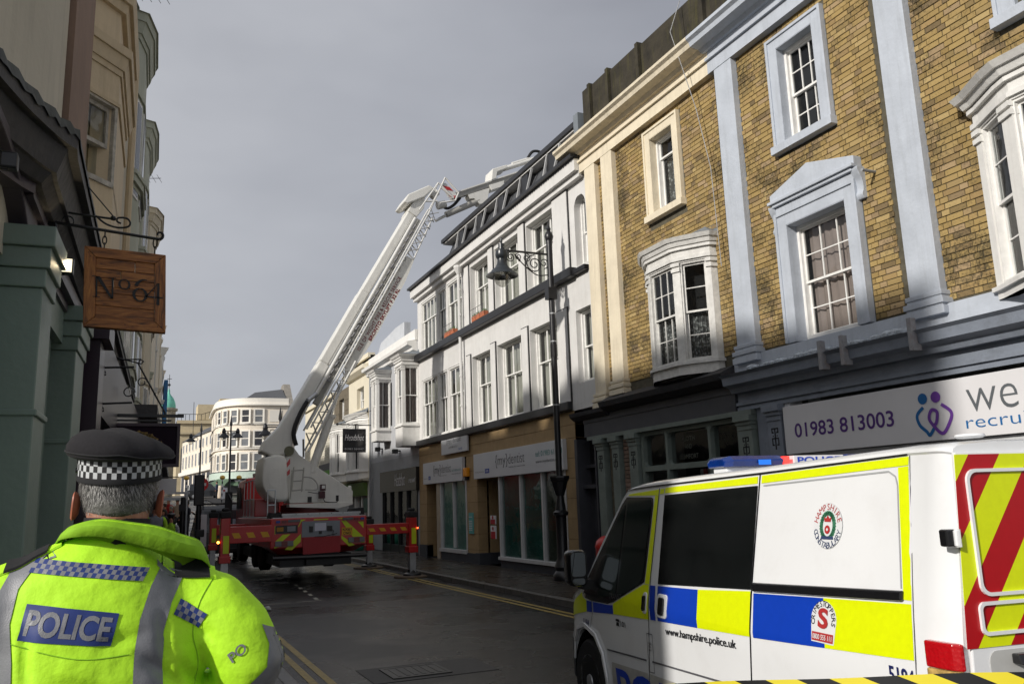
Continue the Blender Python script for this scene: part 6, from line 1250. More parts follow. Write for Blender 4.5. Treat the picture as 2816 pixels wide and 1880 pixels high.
lp = thing('street_lamp', 'tall black cast iron lamp post with scroll arm standing by the dental shop window', 'street lamp', (8.52, 16.6, .12))
px_, py_ = 8.52, 16.6
MB().lathe([(.21, 0), (.23, .06), (.22, .14), (.16, .22), (.19, .30), (.15, .42), (.115, .5), (.12, 1.35), (.125, 1.38), (.165, 1.40), (.17, 1.46), (.12, 1.5), (.11, 1.60), (.075, 1.78), (.07, 2.0), (.07, 7.5), (.075, 7.6), (.075, 7.72)], (px_, py_, .1), 18).build('column', iron, lp, smooth=True)
MB().lathe([(.10, 1.82), (.19, 2.12), (.21, 2.14), (.23, 2.2), (.23, 2.24), (.07, 2.24)], (px_, py_, .1), 8).build('basket', iron, lp); MB().lathe([(.08, 4.9), (.08, 5.2)], (px_, py_, .1), 10).build('band', iron, lp); MB().box(px_-.12, px_+.1, py_-.1, py_+.1, 6.35, 6.62).build('bracket_box', iron, lp)
MB().lathe([(.04, 7.7), (.08, 7.76), (.105, 7.86), (.08, 7.95), (.04, 7.99), (.055, 8.04), (.03, 8.1), (.012, 8.2), (.004, 8.33)], (px_, py_, .0), 14).build('finial', iron, lp, smooth=True)
ln = MB()
for zz in (3.9, 5.35, 6.0): ln.lathe([(.08, 0), (.08, .03)], (px_, py_, zz), 10)
ln.build('band', alu, lp)
ax = MB().tube([(px_, py_, 7.42), (7.36, py_, 7.42)], .025, 7)
def spiral(cx, cz, r, turns, a0, dirn=1): return [(cx+r*(1-.82*i/(turns*12))*cos(a0+dirn*i*pi/6), py_, cz+r*(1-.82*i/(turns*12))*sin(a0+dirn*i*pi/6)) for i in range(int(turns*12)+1)]
ax.tube(spiral(8.12, 7.16, .22, 2.0, pi/2, 1), .014, 5).tube(spiral(7.92, 7.29, .10, 1.8, pi/2, -1), .012, 5).tube(spiral(7.72, 7.30, .085, 1.7, pi/2, 1), .012, 5).tube(spiral(7.52, 7.27, .12, 1.9, pi/2, 1), .013, 5)
ax.tube(bez([(8.46, py_, 6.93), (8.2, py_, 6.90), (8.0, py_, 7.0), (7.8, py_, 7.16), (7.62, py_, 7.35)], 6), .014, 5).tube(spiral(8.36, 7.2, .13, 1.5, -pi/2, 1), .012, 5).lathe([(.02, -.02), (.035, 0), (.02, .02)], (7.74, py_, 7.22), 8, 'y')
ax.build('scroll_arm', iron, lp)
LX = 7.30
MB().lathe([(.012, .62), (.03, .52), (.02, .48), (.07, .46), (.075, .33), (.13, .29), (.145, .20), (.13, .14), (.10, .10), (.11, .0), (.16, -.10), (.24, -.16), (.25, -.19), (.36, -.27), (.37, -.29), (.30, -.265), (.2, -.22), (.0, -.18)], (LX, py_, 7.1), 26).build('lamp_hood', mat('hood_iron', (.02, .024, .028), .3, .15), lp, smooth=True)
MB().lathe([(.20, -.22), (.205, -.30), (.19, -.38), (.14, -.47), (.07, -.53), (.005, -.55)], (LX, py_, 7.1), 22).build('globe', glassmat('lamp_glass', (.8, .8, .78), .12), lp, smooth=True)
def pole(x, y, h, r, label, cat='pole', extra=None, name='traffic_pole', z=None):
    z = gz(y)+.1 if z is None else z
    t = thing(name, label, cat, (x, y, z)); MB().lathe([(r, 0), (r, h), (r*.4, h+.02)], (x, y, z), 10).build('post', black, t)
    if extra: extra(t, x, y, z)
    return t
def tlight(t, x, y, z):
    MB().box(x-.17, x+.15, y-.1, y+.1, z+1.95, z+3.0).build('signal_head', black, t, bevel=.03); MB().box(x-.1, x+.2, y-.08, y+.1, z+.9, z+1.15).build('push_button_box', black, t, bevel=.02)
pole(1.98, 31, 3.0, .085, 'black traffic signal on a thick post behind the officer right shoulder', 'traffic light', tlight, 'traffic_light', z=.1)
def fingers(t, x, y, z): MB().bar((x-.95, y, z+2.25), (x+.15, y, z+2.25), .09).bar((x-.5, y+1.6, z+2.5), (x+.3, y+1.6, z+2.5), .09).bar((x+.2, y+1.6, z), (x+.2, y+1.6, z+2.5), .08).build('cross_bar', alu, t); MB().box(x-.15, x+.1, y-.1, y+.1, z+1.8, z+2.05).build('box', black, t)
pole(1.62, 34, 2.3, .10, 'black post with pale cross bars left of the traffic signal', 'post', fingers, 'shelter_post')
def noentry(t, x, y, z): 
    MB().lathe([(.3, -.02), (.3, .02)], (x-.1, y-.1, z+2.75), 20, 'y').build('sign_disc', mat('road_sign_red', (.5, .01, .01), .4), t); MB().box(x-.3, x+.1, y-.13, y-.125, z+2.69, z+2.81).build('white_bar', signw, t)
def farlamp(x, y, h, label, arms, r=.07):
    z = gz(y); t = thing('street_lamp', label, 'street lamp', (x, y, z))
    MB().lathe([(r*2.2, 0), (r*1.6, 1.0), (r, 1.6), (r*.8, h), (r*1.4, h+.05), (r*1.3, h+.2), (r*.2, h+.7)], (x, y, z), 8).build('column', iron, t)
    for dx in arms:
        MB().tube([(x, y, z+h-.35), (x+dx, y, z+h-.35)], .03, 5).lathe([(.03, .35), (.1, .25), (.14, .1), (.12, 0), (.34, -.25), (.36, -.3), (.0, -.28)], (x+dx, y, z+h-.5), 12).tube([(x+dx*.3, y, z+h-.5+.1*sin(k)) if 0 else (x+dx*.5+.15*cos(k*.8), y, z+h-.6+.12*sin(k*.8)) for k in range(9)], .02, 4).build('lamp_hood', iron, t)
        MB().lathe([(.18, -.8), (.16, -.95), (.05, -1.02)], (x+dx, y, z+h-.0), 10).build('globe', MATS['lamp_glass'], t)
    return t
farlamp(5.72, 60, 6.4, 'black double headed lamp post in front of the rounded corner building', (-.45, .45)); farlamp(4.45, 70, 6.4, 'slender black lamp post with one arm in front of the terrace', (-.75,)); farlamp(6.75, 45, 6.0, 'black lamp post with scroll arm partly hidden by the white crane boom', (-.75,))
def beacon(t, x, y, z): MB().lathe([(.05, -.2), (.22, -.12), (.28, 0), (.22, .16), (.05, .24)], (x, y, z+2.45), 12).build('globe', mat('beacon_amber', (.7, .42, .06), .4), t, smooth=True); [MB().lathe([(.075, 0), (.075, .3)], (x, y, z+.3+k*.6), 8).build('white_band', signw, t) for k in range(4)]
pole(4.5, 90, 2.2, .06, 'zebra crossing beacon with amber globe left of the parked dark car', 'beacon', beacon, 'crossing_beacon'); pole(7.9, 90, 2.3, .06, 'zebra crossing beacon with amber globe under the green awning', 'beacon', beacon, 'crossing_beacon'); pole(9.3, 88, 2.3, .06, 'zebra crossing beacon with amber globe close beside the red fire engine cab', 'beacon', beacon, 'crossing_beacon')
ne = pole(2.72, 40, 2.5, .045, 'red no entry disc on a thin post just right of the traffic signal', 'road sign', noentry, 'road_sign')
ab = thing('sandwich_board', 'small white pavement board with red spot outside the awning shop', 'sign', (9.2, 100, gz(100))); MB().prism([(8.65, 100, gz(100)), (9.35, 100, gz(100)), (9.35, 100, gz(100)+1.3), (8.65, 100, gz(100)+1.3)], [(8.65, 100.05, gz(100)), (9.35, 100.05, gz(100)), (9.35, 100.3, gz(100)+1.3), (8.65, 100.3, gz(100)+1.3)]).build('board', signw, ab); MB().box(8.9, 9.1, 99.96, 99.99, gz(100)+.9, gz(100)+1.1).build('print', rd, ab)
pe = thing('litter_bin', 'pale rounded bin beside the parked dark car', 'bin', (8.6, 104, gz(104))); MB().lathe([(.3, 0), (.33, .3), (.3, 1.3), (.2, 1.5)], (8.85, 103, gz(103)), 12).build('bin_body', mat('bin_pale', (.6, .5, .38), .6), pe)
# projecting shop sign farther down the left
fsn = thing('projecting_sign', 'white projecting shop sign to the right of the cap brim', 'sign', (1.0, 30, 2.5)); MB().box(.55, 1.2, 30, 30.05, 2.45, 2.95).build('sign_board', signw, fsn); MB().bar((.3, 30, 3.0), (1.25, 30, 3.0), .03).build('bracket', iron, fsn)
# ------------------------------------------------------------------ dark car on the hill
def car(name, label, cat, loc, rot, L_, W_, H_, col, suv=False, rear=False, group=None):
    t = thing(name, label, cat, loc, group, rot); cm = mat('car_paint_'+label[:9].replace(' ', '_'), col, .25, .05, coat=.5)
    h0 = .32; hb = H_*.56
    prof = [(-L_/2, .45), (-L_/2+.02, hb-.02), (-L_*.44, hb+.02)] + ([(-L_*.42, H_*.93), (-L_*.38, H_), (L_*.12, H_), (L_*.26, hb+.03)] if suv or rear else [(-L_*.34, H_*.95), (-L_*.25, H_), (L_*.08, H_*.98), (L_*.24, hb)]) + [(L_*.46, hb-.12), (L_/2, hb-.25), (L_/2, .4), (L_/2-.1, h0), (-L_/2+.1, h0)]
    R = []
    for yy, q in ((-W_/2, .06), (-W_/2+.05, .0), (W_/2-.05, .0), (W_/2, .06)):
        R.append([(x*(1-q*.3), yy*(1-(.14 if z > hb+.05 else 0)), z) for x, z in prof])
    def bl(mb, nm, m, par=t, **k):
        o = mb.build(nm, m, None, **k); o.parent = par; return o
    bl(MB().rings(R), 'body', cm, bevel=.03)
    g = MB()
    for s in (-1, 1):
        yy = s*(W_/2*.86+.012)
        for a, b in ((-L_*.39, -L_*.18), (-L_*.16, L_*.06)): g.add([(a, s*(W_/2+.004-.03), hb+.04), (b, s*(W_/2+.004-.03), hb+.04), (b, yy, H_-.12), (a+.04, yy, H_-.12)], [(0, 1, 2, 3)])
        g.add([(L_*.075, s*(W_/2-.026), hb+.04), (L_*.225, s*(W_/2-.026), hb+.04), (L_*.12, yy, H_-.12), (L_*.075, yy, H_-.12)], [(0, 1, 2, 3)])
    g.add([(-L_*.436, -W_*.38, hb+.1), (-L_*.436, W_*.38, hb+.1), (-L_*.428, W_*.36, H_*.9), (-L_*.428, -W_*.36, H_*.9)], [(0, 1, 2, 3)])
    bl(g, 'window', MATS['dim_pane'])
    for sx_ in (-L_*.31, L_*.31):
        for s in (-1, 1):
            w = bl(MB().lathe([(.2, -.11), (.33, -.11), (.345, -.08), (.345, .08), (.33, .11), (.2, .11)], (sx_, s*(W_/2-.1), .345), 20, 'y'), 'wheel', rub); bl(MB().lathe([(.21, 0), (.2, s*.02), (.05, s*.03)], (sx_, s*(W_/2-.01), .345), 14, 'y'), 'hub', alu, w)
    for s in (-1, 1):
        bl(MB().box(-L_/2-.02, -L_/2+.04, s*W_*.42-.08, s*W_*.42+.08, hb-.45, hb-.1), 'tail_light', lensr); bl(MB().box(L_/2-.06, L_/2+.01, s*W_*.38-.12, s*W_*.38+.12, hb-.35, hb-.18), 'headlight', lensg)
    bl(MB().box(-L_/2-.015, -L_/2+.01, -.26, .26, .75, .86), 'number_plate', amber); bl(MB().box(-L_/2-.05, L_/2+.03, -W_/2*.96, W_/2*.96, .36, .5), 'bumper', black, bevel=.02)
    return t
car('parked_car', 'dark four wheel drive car parked side on at the top of the hill', 'car', (7.3, 104, gz(104)-.05), 0.05, 4.4, 1.9, 1.75, (.02, .022, .026), True)
vv = car('estate_car', 'white backed dark car with roof rack parked nose away ahead of the fire engine', 'car', (3.0, 35.2, 0), pi/2, 4.4, 1.85, 2.05, (.05, .055, .06), True)
rkb = MB()
for k in range(3): rkb.bar((-1.8+k*.9, -.8, 2.12), (-1.8+k*.9, .8, 2.12), .05)
for s in (-.7, .7): rkb.bar((-1.9, s, 2.14), (.3, s, 2.14), .05)
o = rkb.build('roof_rack', black, None); o.parent = vv
o = MB().box(-2.235, -2.2, -.86, -.60, .6, 1.75).box(-2.235, -2.2, .60, .86, .6, 1.75).build('white_panel', signw, None); o.parent = vv
o = MB().box(-2.24, -2.2, .2, .4, 1.3, 1.55).box(-2.24, -2.2, -.5, -.3, 1.3, 1.55).build('window_sticker', mat('sticker', (.35, .42, .5), .5), None); o.parent = vv
# cordon tape and cones in the distance
tag(MB().tube(bez([(.95, 30, 1.0), (1.5, 31, .95), (1.95, 31, 1.02)], 5), .02, 4).build('cordon_tape', mat('tape_white', (.5, .45, .45), .5)), 'thin pale cordon tape strung in front of the distant crowd', 'tape')
# ================================================================== POLICE VAN
VA = Vector((3.47, 6.4, 0)); VU = Vector((.123, .992, 0)).normalized(); VN = Vector((VU.y, -VU.x, 0))
van = thing('police_van', 'white police van with yellow and blue squares and red striped rear doors', 'van', tuple(VA), rot=-atan2(.123, .992))
def VW(w, s, z): return tuple(VA+VN*w-VU*s+Vector((0, 0, z)))
def W(s, z):
    w = 0 if z < 1.05 else .166*(z-1.05)/.87*(1-.45*max(0, s-3.7)/.25)
    if z < .5: w += (.5-z)*.10
    if s < .25: d = (.25-s)/1.17; w += .34*d**2.6*(.75+.25*min(1, max(0, z-.3)))
    if s > 3.80: w += .05*max(0, (s-3.80)/.15)**2.2
    return w
def lerpt(T, s):
    for i in range(len(T)-1):
        if s <= T[i+1][0]: a, b = T[i], T[i+1]; q = (s-a[0])/(b[0]-a[0]); q = max(0, min(1, q)); return a[1]+(b[1]-a[1])*q
    return T[-1][1]
TOPT = [(-.92, .60), (-.88, .74), (-.78, .86), (-.55, .94), (-.25, 1.02), (-.05, 1.08), (.08, 1.20), (.35, 1.52), (.60, 1.80), (.68, 1.862), (.80, 1.872), (1.3, 1.885), (2.5, 1.915), (3.66, 1.950), (3.9, 1.945), (3.95, 1.935)]
vw_ = mat('van_white', (.78, .79, .80), .22, .02, 1.2, coat=.5, grime=.14, gcol=(.42, .39, .34)); vbl = mat('battenburg_blue', (.005, .045, .42), .35, .04, 20); vye = mat('battenburg_yellow', (.70, .80, .0), .4, .04, 30); vre = mat('chevron_red', (.42, .002, .006), .35, .04, 20); vrw = mat('van_gap_crease_shade', (.10, .10, .11), .5); vblk = mat('van_black', (.008, .008, .009), .25, .1, coat=.3)
stn_ = [-.92, -.90, -.86, -.8, -.72, -.64, -.55, -.46, -.37, -.28, -.2, -.12, -.05, .02, .08, .17, .26, .35, .44, .52, .60, .64, .68, .74, .82, .95, 1.1, 1.3, 1.6, 2.0, 2.5, 3.0, 3.4, 3.66, 3.80, 3.84, 3.88, 3.91, 3.935, 3.95]
R = []
for s in stn_:
    ze = lerpt(TOPT, s); crown = min(1, max(.12, (s-.5)/.5)) if s > .5 else .25
    zs = [.28+(1.05-.28)*k/5 for k in range(6)]+[1.05+(ze-1.05)*k/6 for k in range(1, 7)] if ze > 1.2 else [.28+(ze-.28)*k/11 for k in range(12)]
    Lh = [(W(s, z), z) for z in zs]; we = Lh[-1][0]
    for dw, dz in ((-.008, .010), (-.004, .024), (.02, .038), (.08, .047), (.2, .053), (.42, .057)): Lh.append((we+dw if dw < .3 else we+dw, ze+dz*crown))
    Lh.append((.985, ze+.06*crown))
    ring = Lh+[(1.97-a, b) for a, b in Lh[-2::-1]]
    R.append([VW(a, s, b) for a, b in ring])
body = MB().rings(R).build('body', vw_, None, smooth=True)
for s_ in (0, 2.93):
    for w0, w1 in ((-.3, .30), (1.67, 2.3)):
        c = MB(); A_ = []; B_ = []
        for k in range(32): a = 2*pi*k/32; A_.append(VW(w0, s_+.405*cos(a), .345+.405*sin(a))); B_.append(VW(w1, s_+.405*cos(a), .345+.405*sin(a)))
        co = c.prism(A_, B_).build('cut', vblk, None); m_ = body.modifiers.new('b', 'BOOLEAN'); m_.operation = 'DIFFERENCE'; m_.object = co; m_.solver = 'EXACT'
bpy.context.view_layer.update(); dg = bpy.context.evaluated_depsgraph_get(); nm = bpy.data.meshes.new_from_object(body.evaluated_get(dg)); body.modifiers.clear(); body.data = nm
for o in [o for o in bpy.data.objects if o.name.startswith('cut')]: bpy.data.objects.remove(o)
nm.polygons.foreach_set('use_smooth', [True]*len(nm.polygons)); nm.set_sharp_from_angle(angle=radians(35)); setpar(body, van)
liner = MB()
for s_ in (0, 2.93):
    for w0, w1 in ((.05, .32), (1.65, 1.92)):
        A_ = [VW(w0, s_+.40*cos(pi*k/16), .345+.40*sin(pi*k/16)) for k in range(17)]; B_ = [VW(w1, s_+.40*cos(pi*k/16), .345+.40*sin(pi*k/16)) for k in range(17)]
        liner.add(A_+B_, [(k, k+1, 18+k, 17+k) for k in range(16)])
liner.build('arch_liner', vblk, van)
def flat_poly(poly, step=.05):
    """triangulated and diced polygon in the plane -> verts2d, faces"""
    bm = bmesh.new(); vs = [bm.verts.new((a, b, 0)) for a, b in poly]; bm.faces.new(vs); 
    us = [p[0] for p in poly]; zs = [p[1] for p in poly]
    for lo, hi, no in ((min(us), max(us), (1, 0, 0)), (min(zs), max(zs), (0, 1, 0))):
        k = int((hi-lo)/step)
        for i in range(1, k+1):
            c = lo+(hi-lo)*i/(k+1); bmesh.ops.bisect_plane(bm, geom=bm.verts[:]+bm.edges[:]+bm.faces[:], plane_co=(c if no[0] else 0, c if no[1] else 0, 0), plane_no=no)
    if any(b < 1.05 for b in zs) and any(b > 1.05 for b in zs): bmesh.ops.bisect_plane(bm, geom=bm.verts[:]+bm.edges[:]+bm.faces[:], plane_co=(0, 1.05, 0), plane_no=(0, 1, 0))
    bm.verts.index_update(); v = [tuple(q.co[:2]) for q in bm.verts]; f_ = [tuple(q.index for q in fc_.verts) for fc_ in bm.faces]; bm.free(); return v, f_
def SP(s, z, off=.004): return VW(W(s, z)-off, s, z)
def vpatch(name, polys, m, off=.004, par=None, step=.06):
    mb = MB()
    for p in polys: v, f_ = flat_poly(p, step); mb.add([SP(a, b, off) for a, b in v], f_)
    o = mb.build(name, m, par or van); o.data.polygons.foreach_set('use_smooth', [True]*len(o.data.polygons)); return o
def vline(name, pts, wd, m, off=.005, par=None):
    mb = MB()
    for (a, b), (c, d) in zip(pts[:-1], pts[1:]):
        L_ = sqrt((c-a)**2+(d-b)**2); nx_, nz_ = -(d-b)/L_*wd/2, (c-a)/L_*wd/2; n = max(1, int(L_/.08))
        for i in range(n):
            q0, q1 = i/n, (i+1)/n; p0 = (a+(c-a)*q0, b+(d-b)*q0); p1 = (a+(c-a)*q1, b+(d-b)*q1)
            mb.add([SP(p0[0]-nx_, p0[1]-nz_, off), SP(p1[0]-nx_, p1[1]-nz_, off), SP(p1[0]+nx_, p1[1]+nz_, off), SP(p0[0]+nx_, p0[1]+nz_, off)], [(0, 1, 2, 3)])
    return mb.build(name, m, par or van)
blue_sq = [[(1.337, 1.201), (1.888, 1.223), (1.908, .997), (1.361, .974)], [(2.51, 1.256), (3.12, 1.287), (3.151, 1.06), (2.533, 1.024)], [(1.222, 1.196), (1.30, 1.20), (1.33, .972), (1.25, .968)], [(.195, .985), (.50, .992), (.60, 1.0), (.60, .935), (.195, .905)], [(.05, .985), (.165, .982), (.165, .902), (.05, .895)]]
for p in blue_sq: vpatch('livery_blue', [p], vbl)
yel = [[(1.89, 1.223), (2.478, 1.264), (2.498, 1.024), (1.91, .997)], [(3.122, 1.287), (3.709, 1.316), (3.735, 1.094), (3.153, 1.06)], [(.605, 1.01), (1.12, 1.195), (1.20, 1.196), (1.225, .966), (.605, .935)], [(-.60, .80), (-.52, .88), (-.36, .945), (-.15, 1.01), (-.07, 1.04), (-.04, 1.0), (.045, .985), (.045, .895), (-.5, .80)],
       [(.685, 1.822), (.70, 1.834), (1.205, 1.860), (1.205, 1.822), (1.15, 1.818)], [(1.225, 1.826), (1.288, 1.828), (1.288, 1.864), (1.225, 1.861)], [(1.302, 1.830), (2.468, 1.862), (2.468, 1.903), (1.302, 1.868)], [(2.508, 1.862), (3.665, 1.907), (3.665, 1.946), (2.508, 1.906)], [(3.60, 1.900), (3.665, 1.903), (3.712, 1.33), (3.662, 1.33)], [(1.150, 1.815), (1.205, 1.82), (1.205, 1.20), (1.135, 1.20)]]
for p in yel: vpatch('livery_yellow', [p], vye)
# windows
blk_poly = [(-.03, 1.03), (.03, 1.13), (.34, 1.475), (.585, 1.755), (.66, 1.812), (1.09, 1.806), (1.125, 1.795), (1.138, 1.75), (1.125, 1.21), (.62, 1.025), (.5, 1.0), (.186, .992), (.02, 1.0)]
wn = vpatch('window', [blk_poly], vblk, .005); vgl = mat('van_tinted_glass', (.006, .007, .007), .08, .3, 3, spec=.25); vgl2 = mat('van_clear_glass', (.014, .022, .019), .07, .6, 1.6, spec=.4)
vpatch('pane', [[(.70, 1.785), (1.085, 1.785), (1.105, 1.76), (1.098, 1.25), (1.05, 1.19), (.72, 1.075), (.69, 1.08)]], vgl2, .008, wn); vpatch('pane', [[(.42, 1.52), (.655, 1.76), (.655, 1.08), (.38, 1.04), (.30, 1.06)]], vgl2, .008, wn)
text('window_lettering', 'TRANSIT', lambda a, b: SP(.55+a, 1.045+b+a*.06, .010), 0, 0, .22, .04, mat('dim_lettering', (.05, .05, .055), .5), wn)
vpatch('window', [[(1.306, 1.817), (2.475, 1.850), (2.482, 1.273), (1.34, 1.213)]], vgl, .006)
# windscreen
mb = MB(); V = []
for s, z in ((.08, 1.22), (.2, 1.36), (.35, 1.535), (.5, 1.70), (.60, 1.812)):
    for k in range(9): q = k/8; w = W(s, z)+.06+(1.97-2*(W(s, z)+.06))*q; V.append(VW(w, s-.012-.03*sin(pi*q), z+.035*sin(pi*q)))
mb.add(V, [(r_*9+k, r_*9+k+1, (r_+1)*9+k+1, (r_+1)*9+k) for r_ in range(4) for k in range(8)]).build('windscreen', vgl2, van, smooth=True)
# panel gaps, rails, rub rail crease shade painted as thin grey strips
vline('panel_gap', [(1.212, 1.868), (1.216, 1.3), (1.225, 1.0), (1.205, .78), (1.165, .45)], .008, vblk); vline('panel_gap', [(2.489, 1.915), (2.489, 1.27), (2.503, 1.02), (2.48, .79), (2.465, .42)], .010, vblk)
vline('panel_gap', [(.178, .99), (.176, .90), (.12, .78)], .006, vblk); vline('panel_gap', [(3.672, 1.95), (3.722, 1.32), (3.745, 1.09), (3.74, .7)], .006, vrw); vline('crease_shade', [(.45, .655), (1.15, .685)], .012, vrw); vline('crease_shade', [(1.24, .69), (2.46, .735)], .012, vrw); vline('crease_shade', [(2.5, .75), (3.7, .79)], .012, vrw)
vline('roof_gutter', [(.66, 1.868), (1.3, 1.889), (2.5, 1.919), (3.66, 1.956)], .010, vblk, .008)
vline('panel_gap', [(1.175, .87), (1.262, .872), (1.265, .62), (1.18, .615), (1.175, .87)], .005, vrw)
vline('recess_shade', [(2.53, 1.848), (3.54, 1.884), (3.585, 1.86), (3.60, 1.82), (3.645, 1.375)], .008, mat('van_shadow_line', (.35, .36, .36), .4), .003)  # shade along the panel recess, drawn as a grey line on the flat side
def slab_s(name, s0, s1, z0a, z1a, z0b, z1b, o0, o1, m, bev=.006, par=None):
    return MB().hexa([SP(s0, z0a, o0), SP(s1, z0b, o0), SP(s1, z0b, o1), SP(s0, z0a, o1), SP(s0, z1a, o0), SP(s1, z1b, o0), SP(s1, z1b, o1), SP(s0, z1a, o1)]).build(name, m, par or van, bevel=bev)
slab_s('slide_rail', 2.512, 3.665, 1.267, 1.314, 1.325, 1.368, .0, .022, vblk, .008)
for s0, s1, z0_, z1_ in ((1.135, 1.195, 1.0, 1.145), (1.36, 1.50, 1.0, 1.155)):
    P_ = MB().prism([SP(a, b, -.004) for a, b in rrect(s0, s1, z0_, z1_, .025)], [SP(a, b, .012) for a, b in rrect(s0, s1, z0_, z1_, .025)]).build('handle_surround', vw_, van, bevel=.004)
    q0, q1 = s0+(s1-s0)*.28, s0+(s1-s0)*.78
    MB().prism([SP(a, b, .013) for a, b in rrect(q0, q1, z0_+.02, z1_-.02, .016)], [SP(a, b, .026) for a, b in rrect(q0, q1, z0_+.02, z1_-.02, .016)]).build('handle', vblk, P_, bevel=.004)
slab_s('side_repeater', .0, .03, 1.01, 1.035, 1.01, 1.035, 0, .012, mat('repeater', (.3, .25, .2), .3), .006)
MB().rings([[VW(a, s, b) for a, b in rrect(-.19+q, -.03-q, 1.11+q, 1.40-q, .05)] for s, q in ((.02, .03), (.05, .005), (.17, 0), (.19, .01))]).build('door_mirror', vblk, van, smooth=True)
MB().add([VW(a, .192, b) for a, b in rrect(-.175, -.05, 1.19, 1.38, .03)], [tuple(range(24))]).build('mirror_glass', mat('mirror_glass', (.3, .33, .35), .03, 0, metal=1), van); MB().add([VW(a, .192, b) for a, b in rrect(-.165, -.06, 1.125, 1.175, .02)], [tuple(range(24))]).build('mirror_glass', MATS['mirror_glass'], van)
MB().rings([[VW(w, s, z) for s, z in ((.02, 1.08), (.14, 1.08), (.14, 1.16), (.02, 1.16))] for w in (-.06, .03)]).build('mirror_arm', vblk, van)
# bumper front
mb = MB(); R = []
for s in (-.95, -.93, -.85, -.7, -.5, -.42):
    R.append([VW(W(max(s, -.9), .5)-.015+q, s, z) for q, z in ((0, .30), (0, .62), (.05, .64), (.05, .28))])
MB().rings(R).build('bumper', mat('van_grey_plastic', (.03, .032, .035), .55, .1), van, bevel=.01)
MB().box(0, 0, 0, 0, 0, 0)
MB().hexa([VW(.35, -.94, .3), VW(1.62, -.94, .3), VW(1.62, -.86, .3), VW(.35, -.86, .3), VW(.35, -.94, .62), VW(1.62, -.94, .62), VW(1.62, -.86, .62), VW(.35, -.86, .62)]).build('bumper', MATS['van_grey_plastic'], van, bevel=.01)
MB().prism([SP(s, z, .004) for s, z in ((.41, .28), (.43, .45), (.38, .62), (.24, .75), (.0, .80), (-.24, .75), (-.38, .62), (-.43, .45), (-.40, .45), (-.35, .60), (-.22, .715), (.0, .765), (.22, .715), (.35, .60), (.40, .45), (.39, .28))], [SP(s, z, .022) for s, z in ((.41, .28), (.43, .45), (.38, .62), (.24, .75), (.0, .80), (-.24, .75), (-.38, .62), (-.43, .45), (-.40, .45), (-.35, .60), (-.22, .715), (.0, .765), (.22, .715), (.35, .60), (.40, .45), (.39, .28))]).build('arch_lip', vw_, van, bevel=.006)
# wheels (local axis = VN)
def vwheel(w, s, side):
    def ring(r_, h): return [VW(w+h, s+r_*cos(2*pi*k/36), .335+r_*sin(2*pi*k/36)) for k in range(36)]
    T = MB().rings([ring(r_, h) for r_, h in ((.2, -.1), (.31, -.1), (.335, -.07), (.335, .07), (.31, .1), (.2, .1))]).build('wheel', rub, van, smooth=True)
    RM = MB().rings([ring(r_, h*side) for r_, h in ((.212, .10), (.205, .075), (.17, .05), (.13, .085), (.06, .09), (.055, .11), (.01, .115))]).build('rim', alu, T, smooth=True)
    hm = MB()
    for k in range(12):
        a = 2*pi*k/12; c = [VW(w+side*.079, s+(.168+.018*cos(j*pi/4))*cos(a)-.014*sin(j*pi/4)*sin(a), .335+(.168+.018*cos(j*pi/4))*sin(a)+.014*sin(j*pi/4)*cos(a)) for j in range(8)]; hm.add(c, [tuple(range(8))])
    hm.build('vent_hole', black, T); return T
for s in (0, 2.93): vwheel(.12, s, -1); vwheel(1.85, s, 1)
# lettering
vt = mat('van_text_black', (.01, .01, .012), .5); vnb = mat('van_text_navy', (.01, .015, .10), .5)
svt = lambda k=0.0, o=.006: (lambda a, b: SP(a, b+a*k, o))
text('lettering', 'www.hampshire.police.uk', lambda a, b: SP(1.47+a, .885+a*.044+b, .006), 0, 0, .88, .062, vt, van, shear=.0, off=.014)
text('lettering', '5184', lambda a, b: SP(-.06+a, .775+b+a*.03, .006), 0, 0, .15, .055, vnb, van, shear=.15, off=.01); text('lettering', '101', lambda a, b: SP(.735+a, .862+b, .006), 0, 0, .085, .038, vt, van, off=.015)
tp_ = MB()
for pl_2 in ([(.65, .858), (.71, .858), (.70, .885), (.66, .885)], [(.645, .89), (.715, .89), (.715, .902), (.70, .908), (.66, .908), (.645, .902)]): v, f_ = flat_poly(pl_2, .05); tp_.add([SP(a, b, .006) for a, b in v], f_)
tp_.build('telephone_symbol', vt, van)
text('lettering', '5184', lambda a, b: SP(3.585+a, .985+b, .006), 0, 0, .15, .07, vnb, van, off=.02)
vpatch('silver_panel', [[(.50, .28), (.53, .575), (1.155, .60), (1.155, .28)]], mat('silver_film', (.42, .41, .38), .35, .1, 20), .004); vpatch('silver_panel', [[(1.185, .30), (1.185, .60), (2.45, .64), (2.45, .30)]], MATS['silver_film'], .004)
text('lettering', 'POLICE', lambda a, b: SP(.60+a, .25+b+a*.035, .008), 0, 0, 1.75, .30, vbl, van, off=.02)
text('lettering', 'DIESEL', lambda a, b: SP(1.19+a, .80+b, .006), 0, 0, .06, .014, vt, van); text('lettering', 'FUEL', lambda a, b: SP(1.195+a, .778+b, .006), 0, 0, .045, .014, vt, van); text('lettering', 'ONLY', lambda a, b: SP(1.195+a, .756+b, .006), 0, 0, .045, .014, vt, van)
